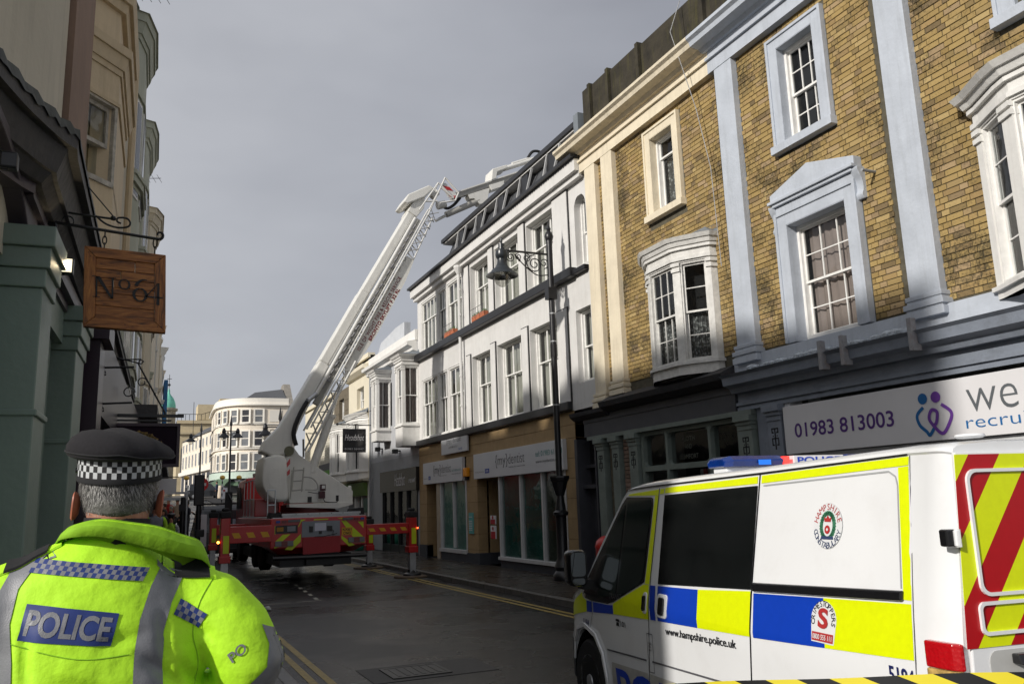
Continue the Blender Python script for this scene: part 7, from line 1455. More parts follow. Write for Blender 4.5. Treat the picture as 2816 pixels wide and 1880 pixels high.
# force crest
def vdisc(name, c, r_, m, off, r2=None, n=32, par=None, r_in=None):
    mb = MB(); r2 = r2 or r_
    if r_in: mb.add([SP(c[0]+(r_ if k % 2 else r_-r_in)*cos(2*pi*(k//2)/n), c[1]+(r2 if k % 2 else r2-r_in)*sin(2*pi*(k//2)/n), off) for k in range(2*n)], [(2*k, 2*k+1, (2*k+3) % (2*n), (2*k+2) % (2*n)) for k in range(n)])
    else: mb.add([SP(c[0]+r_*cos(2*pi*k/n), c[1]+r2*sin(2*pi*k/n), off) for k in range(n)], [tuple(range(n))])
    return mb.build(name, m, par or van)
cr = (3.127, 1.633); cw = mat('crest_white', (.70, .71, .72), .35, .03); crd = mat('crest_red', (.40, .03, .03), .5); cgr = mat('crest_green', (.05, .20, .11), .5, .4, 60); cbl = mat('crest_navy', (.03, .05, .12), .5)
CR = vdisc('crest', cr, .112, mat('crest_rim', (.45, .46, .47), .4), .004); vdisc('field', cr, .1105, cw, .005, par=CR)
def arc_text(s_, c, rad, a0, a1, h, m, top=True, par=None, off=.007, ry=None):
    n = len(s_)
    for i, ch in enumerate(s_):
        if ch == ' ': continue
        a = a0+(a1-a0)*(i+.5)/n; vs, fs = textmesh(ch); xs = [v[0] for v in vs]; xc = (min(xs)+max(xs))/2; sc_ = h/.7
        V = []
        for v in vs:
            x, y = (v[0]-xc)*sc_, (v[1]-.35)*sc_
            if top: rr = rad+y; V.append(SP(c[0]+rr*cos(a)+x*sin(a), c[1]+rr*sin(a)-x*cos(a), off))
            else: rr = rad-y; V.append(SP(c[0]+rr*cos(a)-x*sin(a), c[1]+rr*sin(a)+x*cos(a), off))
        me = bpy.data.meshes.new('letter'); me.from_pydata(V, [], fs); me.materials.append(m); o = bpy.data.objects.new('letter', me); COL.objects.link(o); setpar(o, par)
arc_text('HAMPSHIRE', cr, .094, pi*.95, pi*.05, .031, crd, True, CR); arc_text('CONSTABULARY', cr, .094, pi*1.07, pi*1.93, .030, cbl, False, CR)
wr_ = MB()
for k in range(26):
    a = pi*.62+k*(pi*1.76)/25*1.0; a = pi*1.42+k*(2*pi-.9)/25-pi*.0 if 0 else (-pi/2+.5+k*(2*pi-1.0)/25); c_ = (cr[0]+.05*cos(a), cr[1]+.062*sin(a))
    wr_.add([SP(c_[0]+.016*cos(a+j*pi/2.5)*1.0, c_[1]+.014*sin(a+j*pi/2.5), .006) for j in range(5)], [(0, 1, 2, 3, 4)])
wr_.build('wreath', cgr, CR); vdisc('rose', (cr[0], cr[1]-.018), .021, crd, .008, par=CR); vdisc('rose_centre', (cr[0], cr[1]-.018), .007, cw, .009, par=CR)
k_ = MB()
for p in ([(-.024, .02), (.024, .02), (.028, .045), (.014, .036), (0, .052), (-.014, .036), (-.028, .045)],): k_.add([SP(cr[0]+a, cr[1]+b, .008) for a, b in p], [tuple(range(len(p)))])
k_.build('crown', crd, CR); MB().add([SP(cr[0]+a, cr[1]+b, .007) for a, b in ((-.05, -.066), (.05, -.066), (.045, -.05), (-.045, -.05))], [(0, 1, 2, 3)]).build('scroll', cbl, CR)
# round helpline badge
cs = (3.135, 1.185)
BG = MB().add([SP(cs[0]+a, cs[1]+b, .006) for a, b in [(.096*cos(t), .09*sin(t)) for t in [pi*(-.08)+k*pi*1.16/20 for k in range(21)]]+[(-.085, -.105), (.085, -.105)]], [tuple(range(23))]).build('badge', cw, van)
arc_text('CRIMESTOPPERS', cs, .078, pi*1.10, -pi*.10, .028, vt, True, BG, .009); MB().add([SP(cs[0]+a, cs[1]+b, .009) for a, b in ((-.08, -.098), (.08, -.098), (.08, -.058), (-.08, -.058))], [(0, 1, 2, 3)]).build('red_panel', crd, BG)
text('lettering', '0800 555 111', lambda a, b: SP(cs[0]-.072+a, cs[1]-.09+b, .011), 0, 0, .144, .024, cw, BG, off=.012); text('symbol', 'S', lambda a, b: SP(cs[0]-.038+a, cs[1]-.038+b, .011), 0, 0, .076, .095, crd, BG, off=.035)
# rear doors
RS = 3.952
def RP(w, z, o=0.0): return VW(w, RS+o, z)
def clip(poly, f_):
    out = []
    for i in range(len(poly)):
        a, b = poly[i], poly[(i+1) % len(poly)]; fa, fb_ = f_(a), f_(b)
        if fa >= 0: out.append(a)
        if (fa >= 0) != (fb_ >= 0): t = fa/(fa-fb_); out.append((a[0]+(b[0]-a[0])*t, a[1]+(b[1]-a[1])*t))
    return out
def rstripes(par, rect, o, mir=False):
    for k in range(-3, 16):
        lo, hi = .194+(k)*.165, .194+(k+1)*.165
        P = [(rect[0], rect[2]), (rect[1], rect[2]), (rect[1], rect[3]), (rect[0], rect[3])]
        g = (lambda p: p[0]) if not mir else (lambda p: 1.97-p[0])
        P = clip(P, lambda p: g(p)+(1.94-p[1])*.75-lo); P = clip(P, lambda p: hi-(g(p)+(1.94-p[1])*.75)) if len(P) > 2 else P
        if len(P) > 2: MB().prism([RP(a, b, o) for a, b in P], [RP(a, b, o+.003) for a, b in P]).build('chevron', vre if k % 2 == 0 else vye, par)
for mir, (wa, wb_) in ((False, (.048, .98)), (True, (.99, 1.922))):
    D = MB().hexa([RP(wa, .55), RP(wb_, .55), RP(wb_, .55, .02), RP(wa, .55, .02), RP(wa+(.0 if mir else .075), 1.945), RP(wb_-(.075 if mir else 0), 1.945), RP(wb_-(.075 if mir else 0), 1.945, .02), RP(wa+(0 if mir else .075), 1.945, .02)]).build('rear_door', vw_, van, bevel=.006)
    rstripes(D, (wa-.03 if not mir else wa, wb_ if not mir else wb_+.03, 1.17, 1.94), .0205, mir) if 0 else None
    def panelclip(wlo, whi): pass
    for k in range(-3, 16):
        lo, hi = .194+k*.165, .194+(k+1)*.165
        if not mir: base = [(.058, 1.17), (.975, 1.17), (.975, 1.935), (.118, 1.935)]; g = lambda p: p[0]
        else: base = [(.995, 1.17), (1.912, 1.17), (1.852, 1.935), (.995, 1.935)]; g = lambda p: 1.97-p[0]
        P = clip(base, lambda p: g(p)+(1.94-p[1])*.75-lo); P = clip(P, lambda p: hi-(g(p)+(1.94-p[1])*.75)) if len(P) > 2 else P
        if len(P) > 2: MB().prism([RP(a, b, .0205) for a, b in P], [RP(a, b, .0235) for a, b in P]).build('chevron', vre if k % 2 == 0 else vye, D)
    def frame(u0, u1, z0, z1, r_):
        a = rrect(u0, u1, z0, z1, r_); b = rrect(u0+.014, u1-.014, z0+.014, z1-.014, r_-.01); n = len(a)
        mb = MB(); mb.add([RP(*p, .022) for p in a]+[RP(*p, .034) for p in a]+[RP(*p, .034) for p in b]+[RP(*p, .022) for p in b], [(i, (i+1) % n, n+(i+1) % n, n+i) for i in range(n)]+[(n+i, n+(i+1) % n, 2*n+(i+1) % n, 2*n+i) for i in range(n)]+[(2*n+i, 2*n+(i+1) % n, 3*n+(i+1) % n, 3*n+i) for i in range(n)]); return mb
    sh_ = (lambda a, b: (a, b)) if not mir else (lambda a, b: (1.97-b, 1.97-a))
    frame(*sh_(.155, .93), 1.365, 1.875, .05).build('window_recess', vw_, D); frame(*sh_(.135, .93), 1.215, 1.345, .03).build('panel_recess', vw_, D)
    P = MB().prism([RP(a, b, .022) for a, b in rrect(*sh_(.16, .95), .92, 1.155, .04)], [RP(a, b, .024) for a, b in rrect(*sh_(.16, .95), .92, 1.155, .04)]).build('plate_recess', mat('recess_grey', (.50, .50, .48), .4, .1, 5), D)
    a_, b_ = sh_(.27, .34); MB().hexa([RP(a_, 1.10, .024), RP(b_, 1.10, .024), RP(b_, 1.10, .075), RP(a_, 1.10, .075), RP(a_, 1.14, .024), RP(b_, 1.14, .024), RP(b_, 1.14, .06), RP(a_, 1.14, .06)]).build('door_handle', vblk, D, bevel=.006)
    for zz in (1.60, .8):
        a_, b_ = sh_(.025, .075); H_ = MB().hexa([RP(a_, zz-.035, -.02), RP(b_, zz-.035, -.0), RP(b_, zz-.035, .04), RP(a_, zz-.035, .025), RP(a_, zz+.035, -.02), RP(b_, zz+.035, .0), RP(b_, zz+.035, .04), RP(a_, zz+.035, .025)]).build('hinge', vblk, D, bevel=.008)
        MB().tube([RP((a_+b_)/2+.01, zz-.03, .04), RP((a_+b_)/2+.01, zz+.03, .04)], .012, 8).tube([RP(b_-.01, zz-.035, .04), RP(b_-.01, zz+.035, .04)], .012, 8).build('hinge_pin', vw_, H_)
# tail lamps
tlm = bpy.data.materials.new('tail_lamp_red'); tlm.use_nodes = True; b_ = tlm.node_tree.nodes['Principled BSDF']; b_.inputs['Base Color'].default_value = (.42, .004, .008, 1); b_.inputs['Roughness'].default_value = .12; b_.inputs['Coat Weight'].default_value = .6
vv_ = tlm.node_tree.nodes.new('ShaderNodeTexVoronoi'); vv_.inputs['Scale'].default_value = 60; tt_ = tlm.node_tree.nodes.new('ShaderNodeTexCoord'); tlm.node_tree.links.new(tt_.outputs['Object'], vv_.inputs['Vector']); bp_ = tlm.node_tree.nodes.new('ShaderNodeBump'); bp_.inputs['Distance'].default_value = .0025; tlm.node_tree.links.new(vv_.outputs['Distance'], bp_.inputs['Height']); tlm.node_tree.links.new(bp_.outputs[0], b_.inputs['Normal'])
for mir in (0, 1):
    mw = (lambda w: w) if not mir else (lambda w: 1.97-w)
    for z0, z1, m_ in ((1.085, 1.19, tlm), (.93, 1.083, mat('tail_lamp_amber', (.45, .30, .10), .2, .4, 60, coat=.5)), (.75, .928, tlm)):
        R = []
        for z in (z0, z1): R.append([VW(mw(w), s, z) for w, s in ((-.006, 3.81), (.0, 3.88), (.012, 3.94), (.03, 3.966), (.046, 3.972), (.046, 3.93), (.04, 3.9), (.03, 3.81))])
        MB().rings(R).build('tail_lamp', m_, van, bevel=.008)
MB().hexa([VW(.0, 3.93, .42), VW(1.97, 3.93, .42), VW(1.97, 4.06, .42), VW(0, 4.06, .42), VW(0, 3.93, .6), VW(1.97, 3.93, .6), VW(1.97, 4.06, .6), VW(0, 4.06, .6)]).build('bumper', MATS['van_grey_plastic'], van, bevel=.03)
# roof light bar
def lb_(name, w0, w1, z0, z1, m, taper=.03, par=None): return MB().rings([[VW(w, s, z) for s, z in ((1.42, z0), (1.70, z0), (1.72-.0, z0+(z1-z0)*.6), (1.67, z1), (1.45, z1), (1.40, z0+(z1-z0)*.6))] if q == 0 else [VW(w, 1.56+(s-1.56)*.75, z0+(z-z0)*.8) for s, z in ((1.42, z0), (1.70, z0), (1.72, z0+(z1-z0)*.6), (1.67, z1), (1.45, z1), (1.40, z0+(z1-z0)*.6))] for w, q in ((w0, 1 if taper else 0), (w0+.05, 0), (w1, 0))]).build(name, m, par or van, bevel=.01, smooth=False)
bgl = mat('beacon_blue', (.003, .026, .17), .12, .25, 6, coat=.6); LB = lb_('light_bar', .42, .87, 1.99, 2.065, bgl)
MB().hexa([VW(.45, 1.47, 1.94), VW(1.52, 1.47, 1.94), VW(1.52, 1.65, 1.94), VW(.45, 1.65, 1.94), VW(.45, 1.47, 1.992), VW(1.52, 1.47, 1.992), VW(1.52, 1.65, 1.992), VW(.45, 1.65, 1.992)]).build('bar_base', vw_, LB, bevel=.01)
R2 = MB().hexa([VW(.875, 1.42, 1.995), VW(.92, 1.42, 1.995), VW(.92, 1.71, 1.995), VW(.875, 1.71, 1.995), VW(.875, 1.42, 2.055), VW(.92, 1.42, 2.055), VW(.92, 1.71, 2.055), VW(.875, 1.71, 2.055)]).build('red_lamp', mat('red_beacon', (.7, .02, .02), .2, emit=((1, .04, .03), 2.5)), LB)
MB().add([VW(w, 1.723, z) for w, z in ((.66, 2.0), (.76, 2.0), (.76, 2.035), (.66, 2.035))], [(0, 1, 2, 3)]).build('lit_segment', mat('blue_lit', (.02, .2, .8), .2, emit=((.02, .2, 1), .25)), LB)
PS = MB().hexa([VW(.96, 1.45, 1.99), VW(1.38, 1.45, 1.99), VW(1.38, 1.70, 1.99), VW(.96, 1.70, 1.99), VW(.96, 1.45, 2.06), VW(1.38, 1.45, 2.06), VW(1.38, 1.70, 2.06), VW(.96, 1.70, 2.06)]).build('roof_sign', signw, LB, bevel=.006)
text('lettering', 'POLICE', lambda a, b: VW(.99+a, 1.703, 2.002+b), 0, 0, .36, .048, vbl, PS, off=.02)
lb_('light_bar', 1.60, 1.42, 1.99, 2.065, bgl, par=None)
MB().lathe([(.06, 0), (.075, .01), (.07, .02), (.0, .022)], VW(.9, 3.3, 2.05), 20).build('roof_vent', vw_, van, smooth=True)

# ================================================================== RED ROUNDED BIN behind the van
rbn = thing('street_bin', 'red rounded street bin behind the van windscreen by the dark doorway', 'bin', (8.6, 14.75, .12))
MB().lathe([(.24, 0), (.26, .05), (.26, .72), (.27, .75), (.27, .78), (.24, .88), (.14, .96), (.0, .99)], (8.6, 14.75, .12), 20).build('bin_body', mat('bin_red', (.45, .02, .015), .35, .08), rbn, smooth=True)

# ================================================================== OFFICER IN THE FOREGROUND
of = thing('person', 'police officer seen from behind in yellow high visibility jacket and flat chequered cap', 'person', (-.05, 2.25, .12))
skin = mat('skin', (.38, .17, .11), .55, .22, 30, .0012, 160); hv = mat('hivis_yellow', (.48, .88, .02), .72, .10, 6, .0045, 34, grime=.22, gcol=(.22, .42, .02)); hvd = mat('hivis_shaded', (.24, .48, .012), .8, .15, 7, .002, 60); silver = mat('reflective_grey', (.20, .205, .22), .45, .12, 30, .0008, 300); navy = mat('tape_blue', (.015, .035, .17), .5, .12, 40); cloth = mat('black_wool', (.0075, .0065, .0085), .95, .35, 120, .001, 300); blackc = mat('black_cloth', (.010, .010, .012), .85, .2, 40)  # collar and seams use a darker hi-vis, shadow put into the colour
def sell(cx, cy, z, a, b, n=28, e=2.4, tilt=0.0):
    P = []
    for k in range(n):
        t = 2*pi*k/n; c, s = cos(t), sin(t); x = a*abs(c)**(2/e)*(1 if c >= 0 else -1); y = b*abs(s)**(2/e)*(1 if s >= 0 else -1); P.append((cx+x, cy+y, z-tilt*x))
    return P
def fuse(parts, vox, smooth_it=6, disp=()):
    mb = MB()
    for p in parts: p(mb)
    o = mb.build('tmp', hv)
    m = o.modifiers.new('r', 'REMESH'); m.mode = 'VOXEL'; m.voxel_size = vox
    m = o.modifiers.new('s', 'SMOOTH'); m.factor = .6; m.iterations = smooth_it
    for i, (sz, st, ty) in enumerate(disp):
        t = bpy.data.textures.new('wr', ty); t.noise_scale = sz
        if ty == 'CLOUDS': t.noise_depth = 2
        m = o.modifiers.new('d', 'DISPLACE'); m.texture = t; m.strength = st; m.mid_level = .5; m.texture_coords = 'GLOBAL'
    m = o.modifiers.new('s2', 'SMOOTH'); m.factor = .5; m.iterations = 2
    bpy.context.view_layer.update(); me = bpy.data.meshes.new_from_object(o.evaluated_get(bpy.context.evaluated_depsgraph_get())); bpy.data.objects.remove(o); me.polygons.foreach_set('use_smooth', [True]*len(me.polygons)); return me
OY = 2.25
tors = [(.98, -.05, .215, .15), (1.1, -.05, .22, .155), (1.25, -.052, .222, .152), (1.38, -.055, .222, .148), (1.48, -.058, .224, .145), (1.56, -.06, .224, .138), (1.62, -.062, .215, .128), (1.66, -.064, .192, .118), (1.695, -.064, .155, .105), (1.725, -.062, .115, .092), (1.75, -.055, .085, .082)]
def mk_t(mb): mb.rings([sell(cx, OY, z, a, b, tilt=.10 if z < 1.7 else .05) for z, cx, a, b in tors])
def mk_r(mb): mb.tube([(.03, OY, 1.60), (.11, OY, 1.605), (.185, OY-.015, 1.575), (.24, OY-.03, 1.51), (.272, OY-.04, 1.44), (.262, OY-.02, 1.385), (.20, OY+.12, 1.345), (.10, OY+.24, 1.335), (.05, OY+.29, 1.34)], [.07, .082, .088, .088, .084, .080, .068, .056, .05], 16)
def mk_l(mb): mb.tube([(-.16, OY, 1.63), (-.235, OY, 1.625), (-.30, OY-.01, 1.57), (-.345, OY-.02, 1.48), (-.365, OY-.01, 1.39), (-.30, OY+.12, 1.33), (-.20, OY+.23, 1.32), (-.14, OY+.28, 1.33)], [.07, .082, .086, .086, .082, .07, .056, .05], 16)
jm = fuse([mk_t, mk_r, mk_l], .011, 8, ((.16, .014, 'CLOUDS'), (.05, .006, 'CLOUDS')))
# folds: pinch lines modelled into the cloth
for v in jm.vertices:
    x, y, z = v.co
    if y < OY:
        d = 0
        for (x0, z0, x1, z1, w_, a_) in ((.02, 1.50, .13, 1.40, .012, .012), (-.16, 1.46, .0, 1.415, .012, .009), (.10, 1.47, .20, 1.36, .012, .012), (-.21, 1.60, -.19, 1.40, .010, .008), (.06, 1.60, .085, 1.43, .012, .010), (.12, 1.44, .24, 1.38, .011, .010), (-.08, 1.52, .05, 1.54, .016, .006), (.13, 1.56, .19, 1.50, .010, .008), (-.15, 1.42, -.02, 1.36, .012, .009)):
            px, pz = x-x0, z-z0; dx, dz = x1-x0, z1-z0; q = max(0, min(1, (px*dx+pz*dz)/(dx*dx+dz*dz))); r_ = sqrt((px-dx*q)**2+(pz-dz*q)**2)
            d += 1.5*a_*math.exp(-(r_/w_)**2)*sin(pi*min(1, max(.05, q)))
        v.co.y += d
jm.materials.clear(); jm.materials.append(hv); jk = bpy.data.objects.new('jacket', jm); COL.objects.link(jk); setpar(jk, of)
bvh = BVHTree.FromPolygons([v.co[:] for v in jm.vertices], [tuple(p.vertices) for p in jm.polygons])
def proj(name, poly_list, m, off=.0022, step=.008, par=None, mats=None):
    mb = MB()
    for i, poly in enumerate(poly_list):
        if mats: mb.mi = i % len(mats)
        v, f_ = flat_poly(poly, step); P = []
        ok = True
        for a, b in v:
            h = bvh.ray_cast(Vector((a, 1.5, b)), Vector((0, 1, 0)))
            if h[0] is None: h = bvh.find_nearest(Vector((a, OY-.1, b)))
            P.append(tuple(h[0]+h[1].normalized()*off*(1 if h[1].y < .3 else -1)))
        mb.add(P, f_)
    o = mb.build(name, m, par or of); o.data.polygons.foreach_set('use_smooth', [True]*len(o.data.polygons)); return o
def dice(vs, fs, step):
    bm = bmesh.new(); V_ = [bm.verts.new(v) for v in vs]
    for f_ in fs:
        try: bm.faces.new([V_[i] for i in f_])
        except ValueError: pass
    for ax in (0, 1):
        lo, hi = min(v.co[ax] for v in bm.verts), max(v.co[ax] for v in bm.verts); n = int((hi-lo)/step)
        for i in range(1, n+1):
            c = [0, 0, 0]; c[ax] = lo+(hi-lo)*i/(n+1); no = [0, 0, 0]; no[ax] = 1; bmesh.ops.bisect_plane(bm, geom=bm.verts[:]+bm.edges[:]+bm.faces[:], plane_co=c, plane_no=no)
    bm.verts.index_update(); r_ = ([tuple(v.co) for v in bm.verts], [tuple(v.index for v in f_.verts) for f_ in bm.faces]); bm.free(); return r_
strapR = [(.092, 1.728), (.135, 1.712), (.112, 1.66), (.085, 1.60), (.072, 1.54), (.070, 1.48), (.074, 1.41), (.078, 1.35), (.080, 1.2), (.028, 1.2), (.020, 1.35), (.012, 1.43), (.012, 1.50), (.020, 1.57), (.040, 1.64), (.064, 1.69)]
proj('reflective_strap', [strapR], silver); proj('reflective_strap', [[(-.20, 1.735), (-.16, 1.735), (-.195, 1.70), (-.225, 1.65), (-.235, 1.58), (-.225, 1.50), (-.222, 1.43), (-.225, 1.36), (-.225, 1.2), (-.262, 1.2), (-.262, 1.36), (-.268, 1.45), (-.272, 1.56), (-.265, 1.64), (-.24, 1.70)]], silver)
proj('reflective_band', [[(-.255, 1.372), (-.12, 1.355), (.02, 1.342), (.10, 1.335), (.16, 1.325), (.20, 1.30), (.20, 1.24), (.0, 1.27), (-.25, 1.29)]], silver, .0026)
proj('reflective_band', [[(.288, 1.535), (.335, 1.515), (.372, 1.48), (.366, 1.43), (.33, 1.385), (.28, 1.355), (.22, 1.34), (.19, 1.335), (.20, 1.37), (.26, 1.40), (.30, 1.44), (.305, 1.49)]], silver)
def cells(c00, c10, c11, c01, n, m):
    out = [[], []]
    for i in range(n):
        for j in range(m):
            def B(u, v): return (c00[0]*(1-u)*(1-v)+c10[0]*u*(1-v)+c11[0]*u*v+c01[0]*(1-u)*v, c00[1]*(1-u)*(1-v)+c10[1]*u*(1-v)+c11[1]*u*v+c01[1]*(1-u)*v)
            out[(i+j) % 2].append([B(i/n, j/m), B((i+1)/n, j/m), B((i+1)/n, (j+1)/m), B(i/n, (j+1)/m)])
    return out
for (a, b, c, d, n) in (((-.208, 1.683), (.022, 1.652), (.036, 1.680), (-.196, 1.712), 26), ((.090, 1.574), (.148, 1.538), (.165, 1.568), (.106, 1.606), 7)):
    ce = cells(a, b, c, d, n, 3); T_ = proj('chequered_tape', ce[0], navy, .0030, .02); proj('tape_squares', ce[1], silver, .0030, .02, T_)
pc = [(-.218, 1.546), (-.036, 1.520), (-.022, 1.588), (-.204, 1.620)]
PN = proj('back_panel', [pc], navy, .003, .012)
vs, fs = dice(*textmesh('POLICE', off=.03), .12); xs = [v[0] for v in vs]; ys = [v[1] for v in vs]; V = []
for v in vs:
    u = .05+.90*(v[0]-min(xs))/(max(xs)-min(xs)); w = .14+.72*(v[1]-min(ys))/(max(ys)-min(ys)); x = pc[0][0]*(1-u)*(1-w)+pc[1][0]*u*(1-w)+pc[2][0]*u*w+pc[3][0]*(1-u)*w; z = pc[0][1]*(1-u)*(1-w)+pc[1][1]*u*(1-w)+pc[2][1]*u*w+pc[3][1]*(1-u)*w
    h = bvh.ray_cast(Vector((x, 1.5, z)), Vector((0, 1, 0))); V.append(tuple(h[0]+h[1]*.0040))
me = bpy.data.meshes.new('lettering'); me.from_pydata(V, [], fs); me.materials.append(silver); o = bpy.data.objects.new('lettering', me); COL.objects.link(o); setpar(o, PN)
vs, fs = dice(*textmesh('PO', off=.02), .2); V = []
for v in vs:
    a, b = v[0]*.034, v[1]*.034; x, z = .222+a*.75-b*.5, 1.455+a*.62+b*.8; h = bvh.ray_cast(Vector((x, 1.5, z)), Vector((0, 1, 0))); V.append(tuple((h[0] or Vector((x, 2.2, z)))+(h[1] or Vector((0, -1, 0)))*.003))
me = bpy.data.meshes.new('lettering'); me.from_pydata(V, [], fs); me.materials.append(silver); o = bpy.data.objects.new('lettering', me); COL.objects.link(o); setpar(o, of)
# seams
def seam(pts):
    P = []
    for a, b in pts:
        h = bvh.ray_cast(Vector((a, 1.5, b)), Vector((0, 1, 0)))
        if h[0] is not None: P.append(h[0]+h[1]*.0005)
    if len(P) > 2: MB().tube(P, .0016, 4).build('seam', hvd, of)
seam([(p.x, p.y) for p in bez([(.185, 1.655, 0), (.15, 1.60, 0), (.135, 1.53, 0), (.15, 1.46, 0), (.14, 1.38, 0)], 6)]); seam([(p.x, p.y) for p in bez([(-.215, 1.68, 0), (-.235, 1.6, 0), (-.235, 1.5, 0), (-.22, 1.4, 0)], 6)]); seam([(p.x, p.y) for p in bez([(-.235, 1.54, 0), (-.1, 1.50, 0), (.0, 1.50, 0)], 6)])
# collar
cT = bez([(-.150, OY+.07, 1.745), (-.148, OY+.0, 1.762), (-.125, OY-.07, 1.775), (-.07, OY-.098, 1.786), (-.01, OY-.098, 1.777), (.05, OY-.09, 1.765), (.10, OY-.075, 1.745), (.142, OY-.05, 1.728), (.158, OY-.0, 1.70), (.13, OY+.08, 1.69)], 5)
cB = bez([(-.165, OY+.07, 1.72), (-.166, OY+.0, 1.738), (-.143, OY-.085, 1.753), (-.08, OY-.116, 1.757), (-.01, OY-.116, 1.740), (.05, OY-.112, 1.720), (.10, OY-.10, 1.704), (.150, OY-.075, 1.690), (.175, OY-.0, 1.66), (.15, OY+.08, 1.65)], 5)
cI = [Vector((-.035+(p.x+.035)*.80, OY+(p.y-OY)*.82, p.z-.045)) for p in cT]
mb = MB(); R = []
for i, (a, b, c) in enumerate(zip(cT, cB, cI)):
    wv = .0015*sin(i*2.2); mid = a.lerp(b, .45)+Vector((0, -.012-wv, .006)); top = a+Vector((0, .002, .006)); t2 = a+Vector((0, .014, .002))
    R.append([tuple(b), tuple(mid), tuple(top), tuple(t2), tuple(c)])
V = [p for r_ in R for p in r_]; mb.add(V, [(i*5+j, i*5+j+1, (i+1)*5+j+1, (i+1)*5+j) for i in range(len(R)-1) for j in range(4)])
cl = mb.build('collar', hvd, of, smooth=True); so = cl.modifiers.new('s', 'SOLIDIFY'); so.thickness = .003
MB().tube([p+Vector((0, -.004, .004)) for p in cT], .0022, 5).build('collar_piping', hv, of)
# epaulettes
def epau(a, b, w, y0, lab=None):
    n = 10; M_ = MB(); B_ = MB()
    for mbx, q0, q1, o_, ww in ((M_, 0, 1, .008, w), (B_, .22, .88, .014, w*1.15)):
        V = []
        for k in range(n+1):
            q = q0+(q1-q0)*k/n; x = a[0]+(b[0]-a[0])*q
            for s in (-1, 1):
                y = y0+s*ww/2; h = bvh.ray_cast(Vector((x, y, 2.2)), Vector((0, 0, -1))); V.append((x, y, (h[0].z if h[0] else a[1])+o_))
        m = len(V); V += [(p[0], p[1], p[2]-.006) for p in V]
        mbx.add(V, [(2*k, 2*k+1, 2*k+3, 2*k+2) for k in range(n)]+[(2*k, 2*k+2, m+2*k+2, m+2*k) for k in range(n)]+[(2*k+1, 2*k+3, m+2*k+3, m+2*k+1) for k in range(n)])
    E_ = M_.build('epaulette', hv, of, smooth=True); B_.build('rank_slide', blackc, E_, smooth=True)
epau((.065, 1.71), (.185, 1.66), .05, OY-.04); epau((-.15, 1.72), (-.275, 1.66), .05, OY-.03)
# body: head, neck, hands and legs as one surface under the clothes
HX, HY = -.038, 2.25
def mk_head(mb):
    hr = [(1.66, .066, .066, .0), (1.72, .060, .062, .0), (1.765, .062, .068, -.004), (1.80, .069, .082, .0), (1.83, .075, .091, .004), (1.865, .078, .097, .006), (1.90, .079, .099, .006), (1.94, .074, .092, .004), (1.97, .058, .072, .004), (1.99, .03, .04, .004)]
    mb.rings([sell(HX, HY+dy, z, a, b, 28, 2.1) for z, a, b, dy in hr]); mb.rings([sell(HX, HY+.095+dy, z, a, .02, 12, 2) for z, a, dy in ((1.80, .006, 0), (1.815, .014, .012), (1.83, .010, .006), (1.86, .006, -.004))]); mb.rings([sell(HX, HY+.075, z, a, .025, 14, 2) for z, a in ((1.752, .01), (1.762, .03), (1.785, .035), (1.79, .02))])
def mk_trunk(mb): mb.rings([sell(-.05, OY, z, a, b, 20, 2.3) for z, a, b in ((.86, .16, .11), (1.0, .165, .115), (1.2, .16, .11), (1.4, .18, .11), (1.55, .185, .105), (1.62, .14, .09), (1.68, .07, .07))])
def mk_limbs(mb):
    for s in (-1, 1): mb.tube([(-.05+s*.09, OY, .95), (-.05+s*.10, OY, .75), (-.05+s*.105, OY+.01, .55), (-.05+s*.11, OY-.01, .30), (-.05+s*.11, OY-.01, .16)], [.09, .085, .062, .055, .045], 12)
    for hx, hy, hz, s in ((.03, OY+.31, 1.34, 1), (-.12, OY+.30, 1.33, -1)):
        mb.tube([(hx+s*.14, hy-.14, hz), (hx+s*.05, hy-.03, hz), (hx, hy, hz)], [.035, .03, .026], 10); mb.rings([sell(hx-s*.03, hy+.02, z, .04, .018, 12) for z in (hz-.035, hz, hz+.035)])
        for k in range(4): zz = hz-.03+k*.02; mb.tube([(hx-s*.05, hy+.02, zz), (hx-s*.09, hy+.03, zz), (hx-s*.11, hy+.01, zz-.004), (hx-s*.105, hy-.015, zz-.006)], [.010, .009, .008, .007], 7)
        mb.tube([(hx-s*.01, hy+.01, hz+.03), (hx-s*.03, hy+.0, hz+.055), (hx-s*.06, hy-.0, hz+.058)], [.012, .010, .008], 7)
bmx = fuse([mk_head, mk_trunk, mk_limbs], .0075, 3); bmx.materials.clear(); bmx.materials.append(skin); bo = bpy.data.objects.new('body', bmx); COL.objects.link(bo); setpar(bo, of)
for s in (-1, 1):
    x = HX+s*.083; R = []
    for q, r_ in ((0, .55), (.4, .9), (.8, 1.0), (1, .8)):
        R.append([(x+s*(.016*q)+.002*sin(t), HY-.005-.012*q+.017*r_*cos(t), 1.826+.034*r_*sin(t)-(.006*cos(t))) for t in [k*pi/8 for k in range(16)]])
    MB().rings(R).build('ear', mat('ear_skin', (.42, .13, .075), .5, .1, 20), of, smooth=True)
for s in (-1, 1): MB().lathe([(.001, -.008), (.010, -.004), (.011, .0), (.001, .008)], (HX+s*.03, HY+.093, 1.868), 12, 'y').build('eye', mat('eye_white', (.5, .5, .5), .2), of, smooth=True)
MB().box(HX-.022, HX+.022, HY+.094, HY+.100, 1.788, 1.794).build('mouth', mat('lips', (.25, .08, .07), .5), of)
hairm = mat('grey_hair', (.11, .105, .10), .6, .5, 60, .002, 200)
R = []
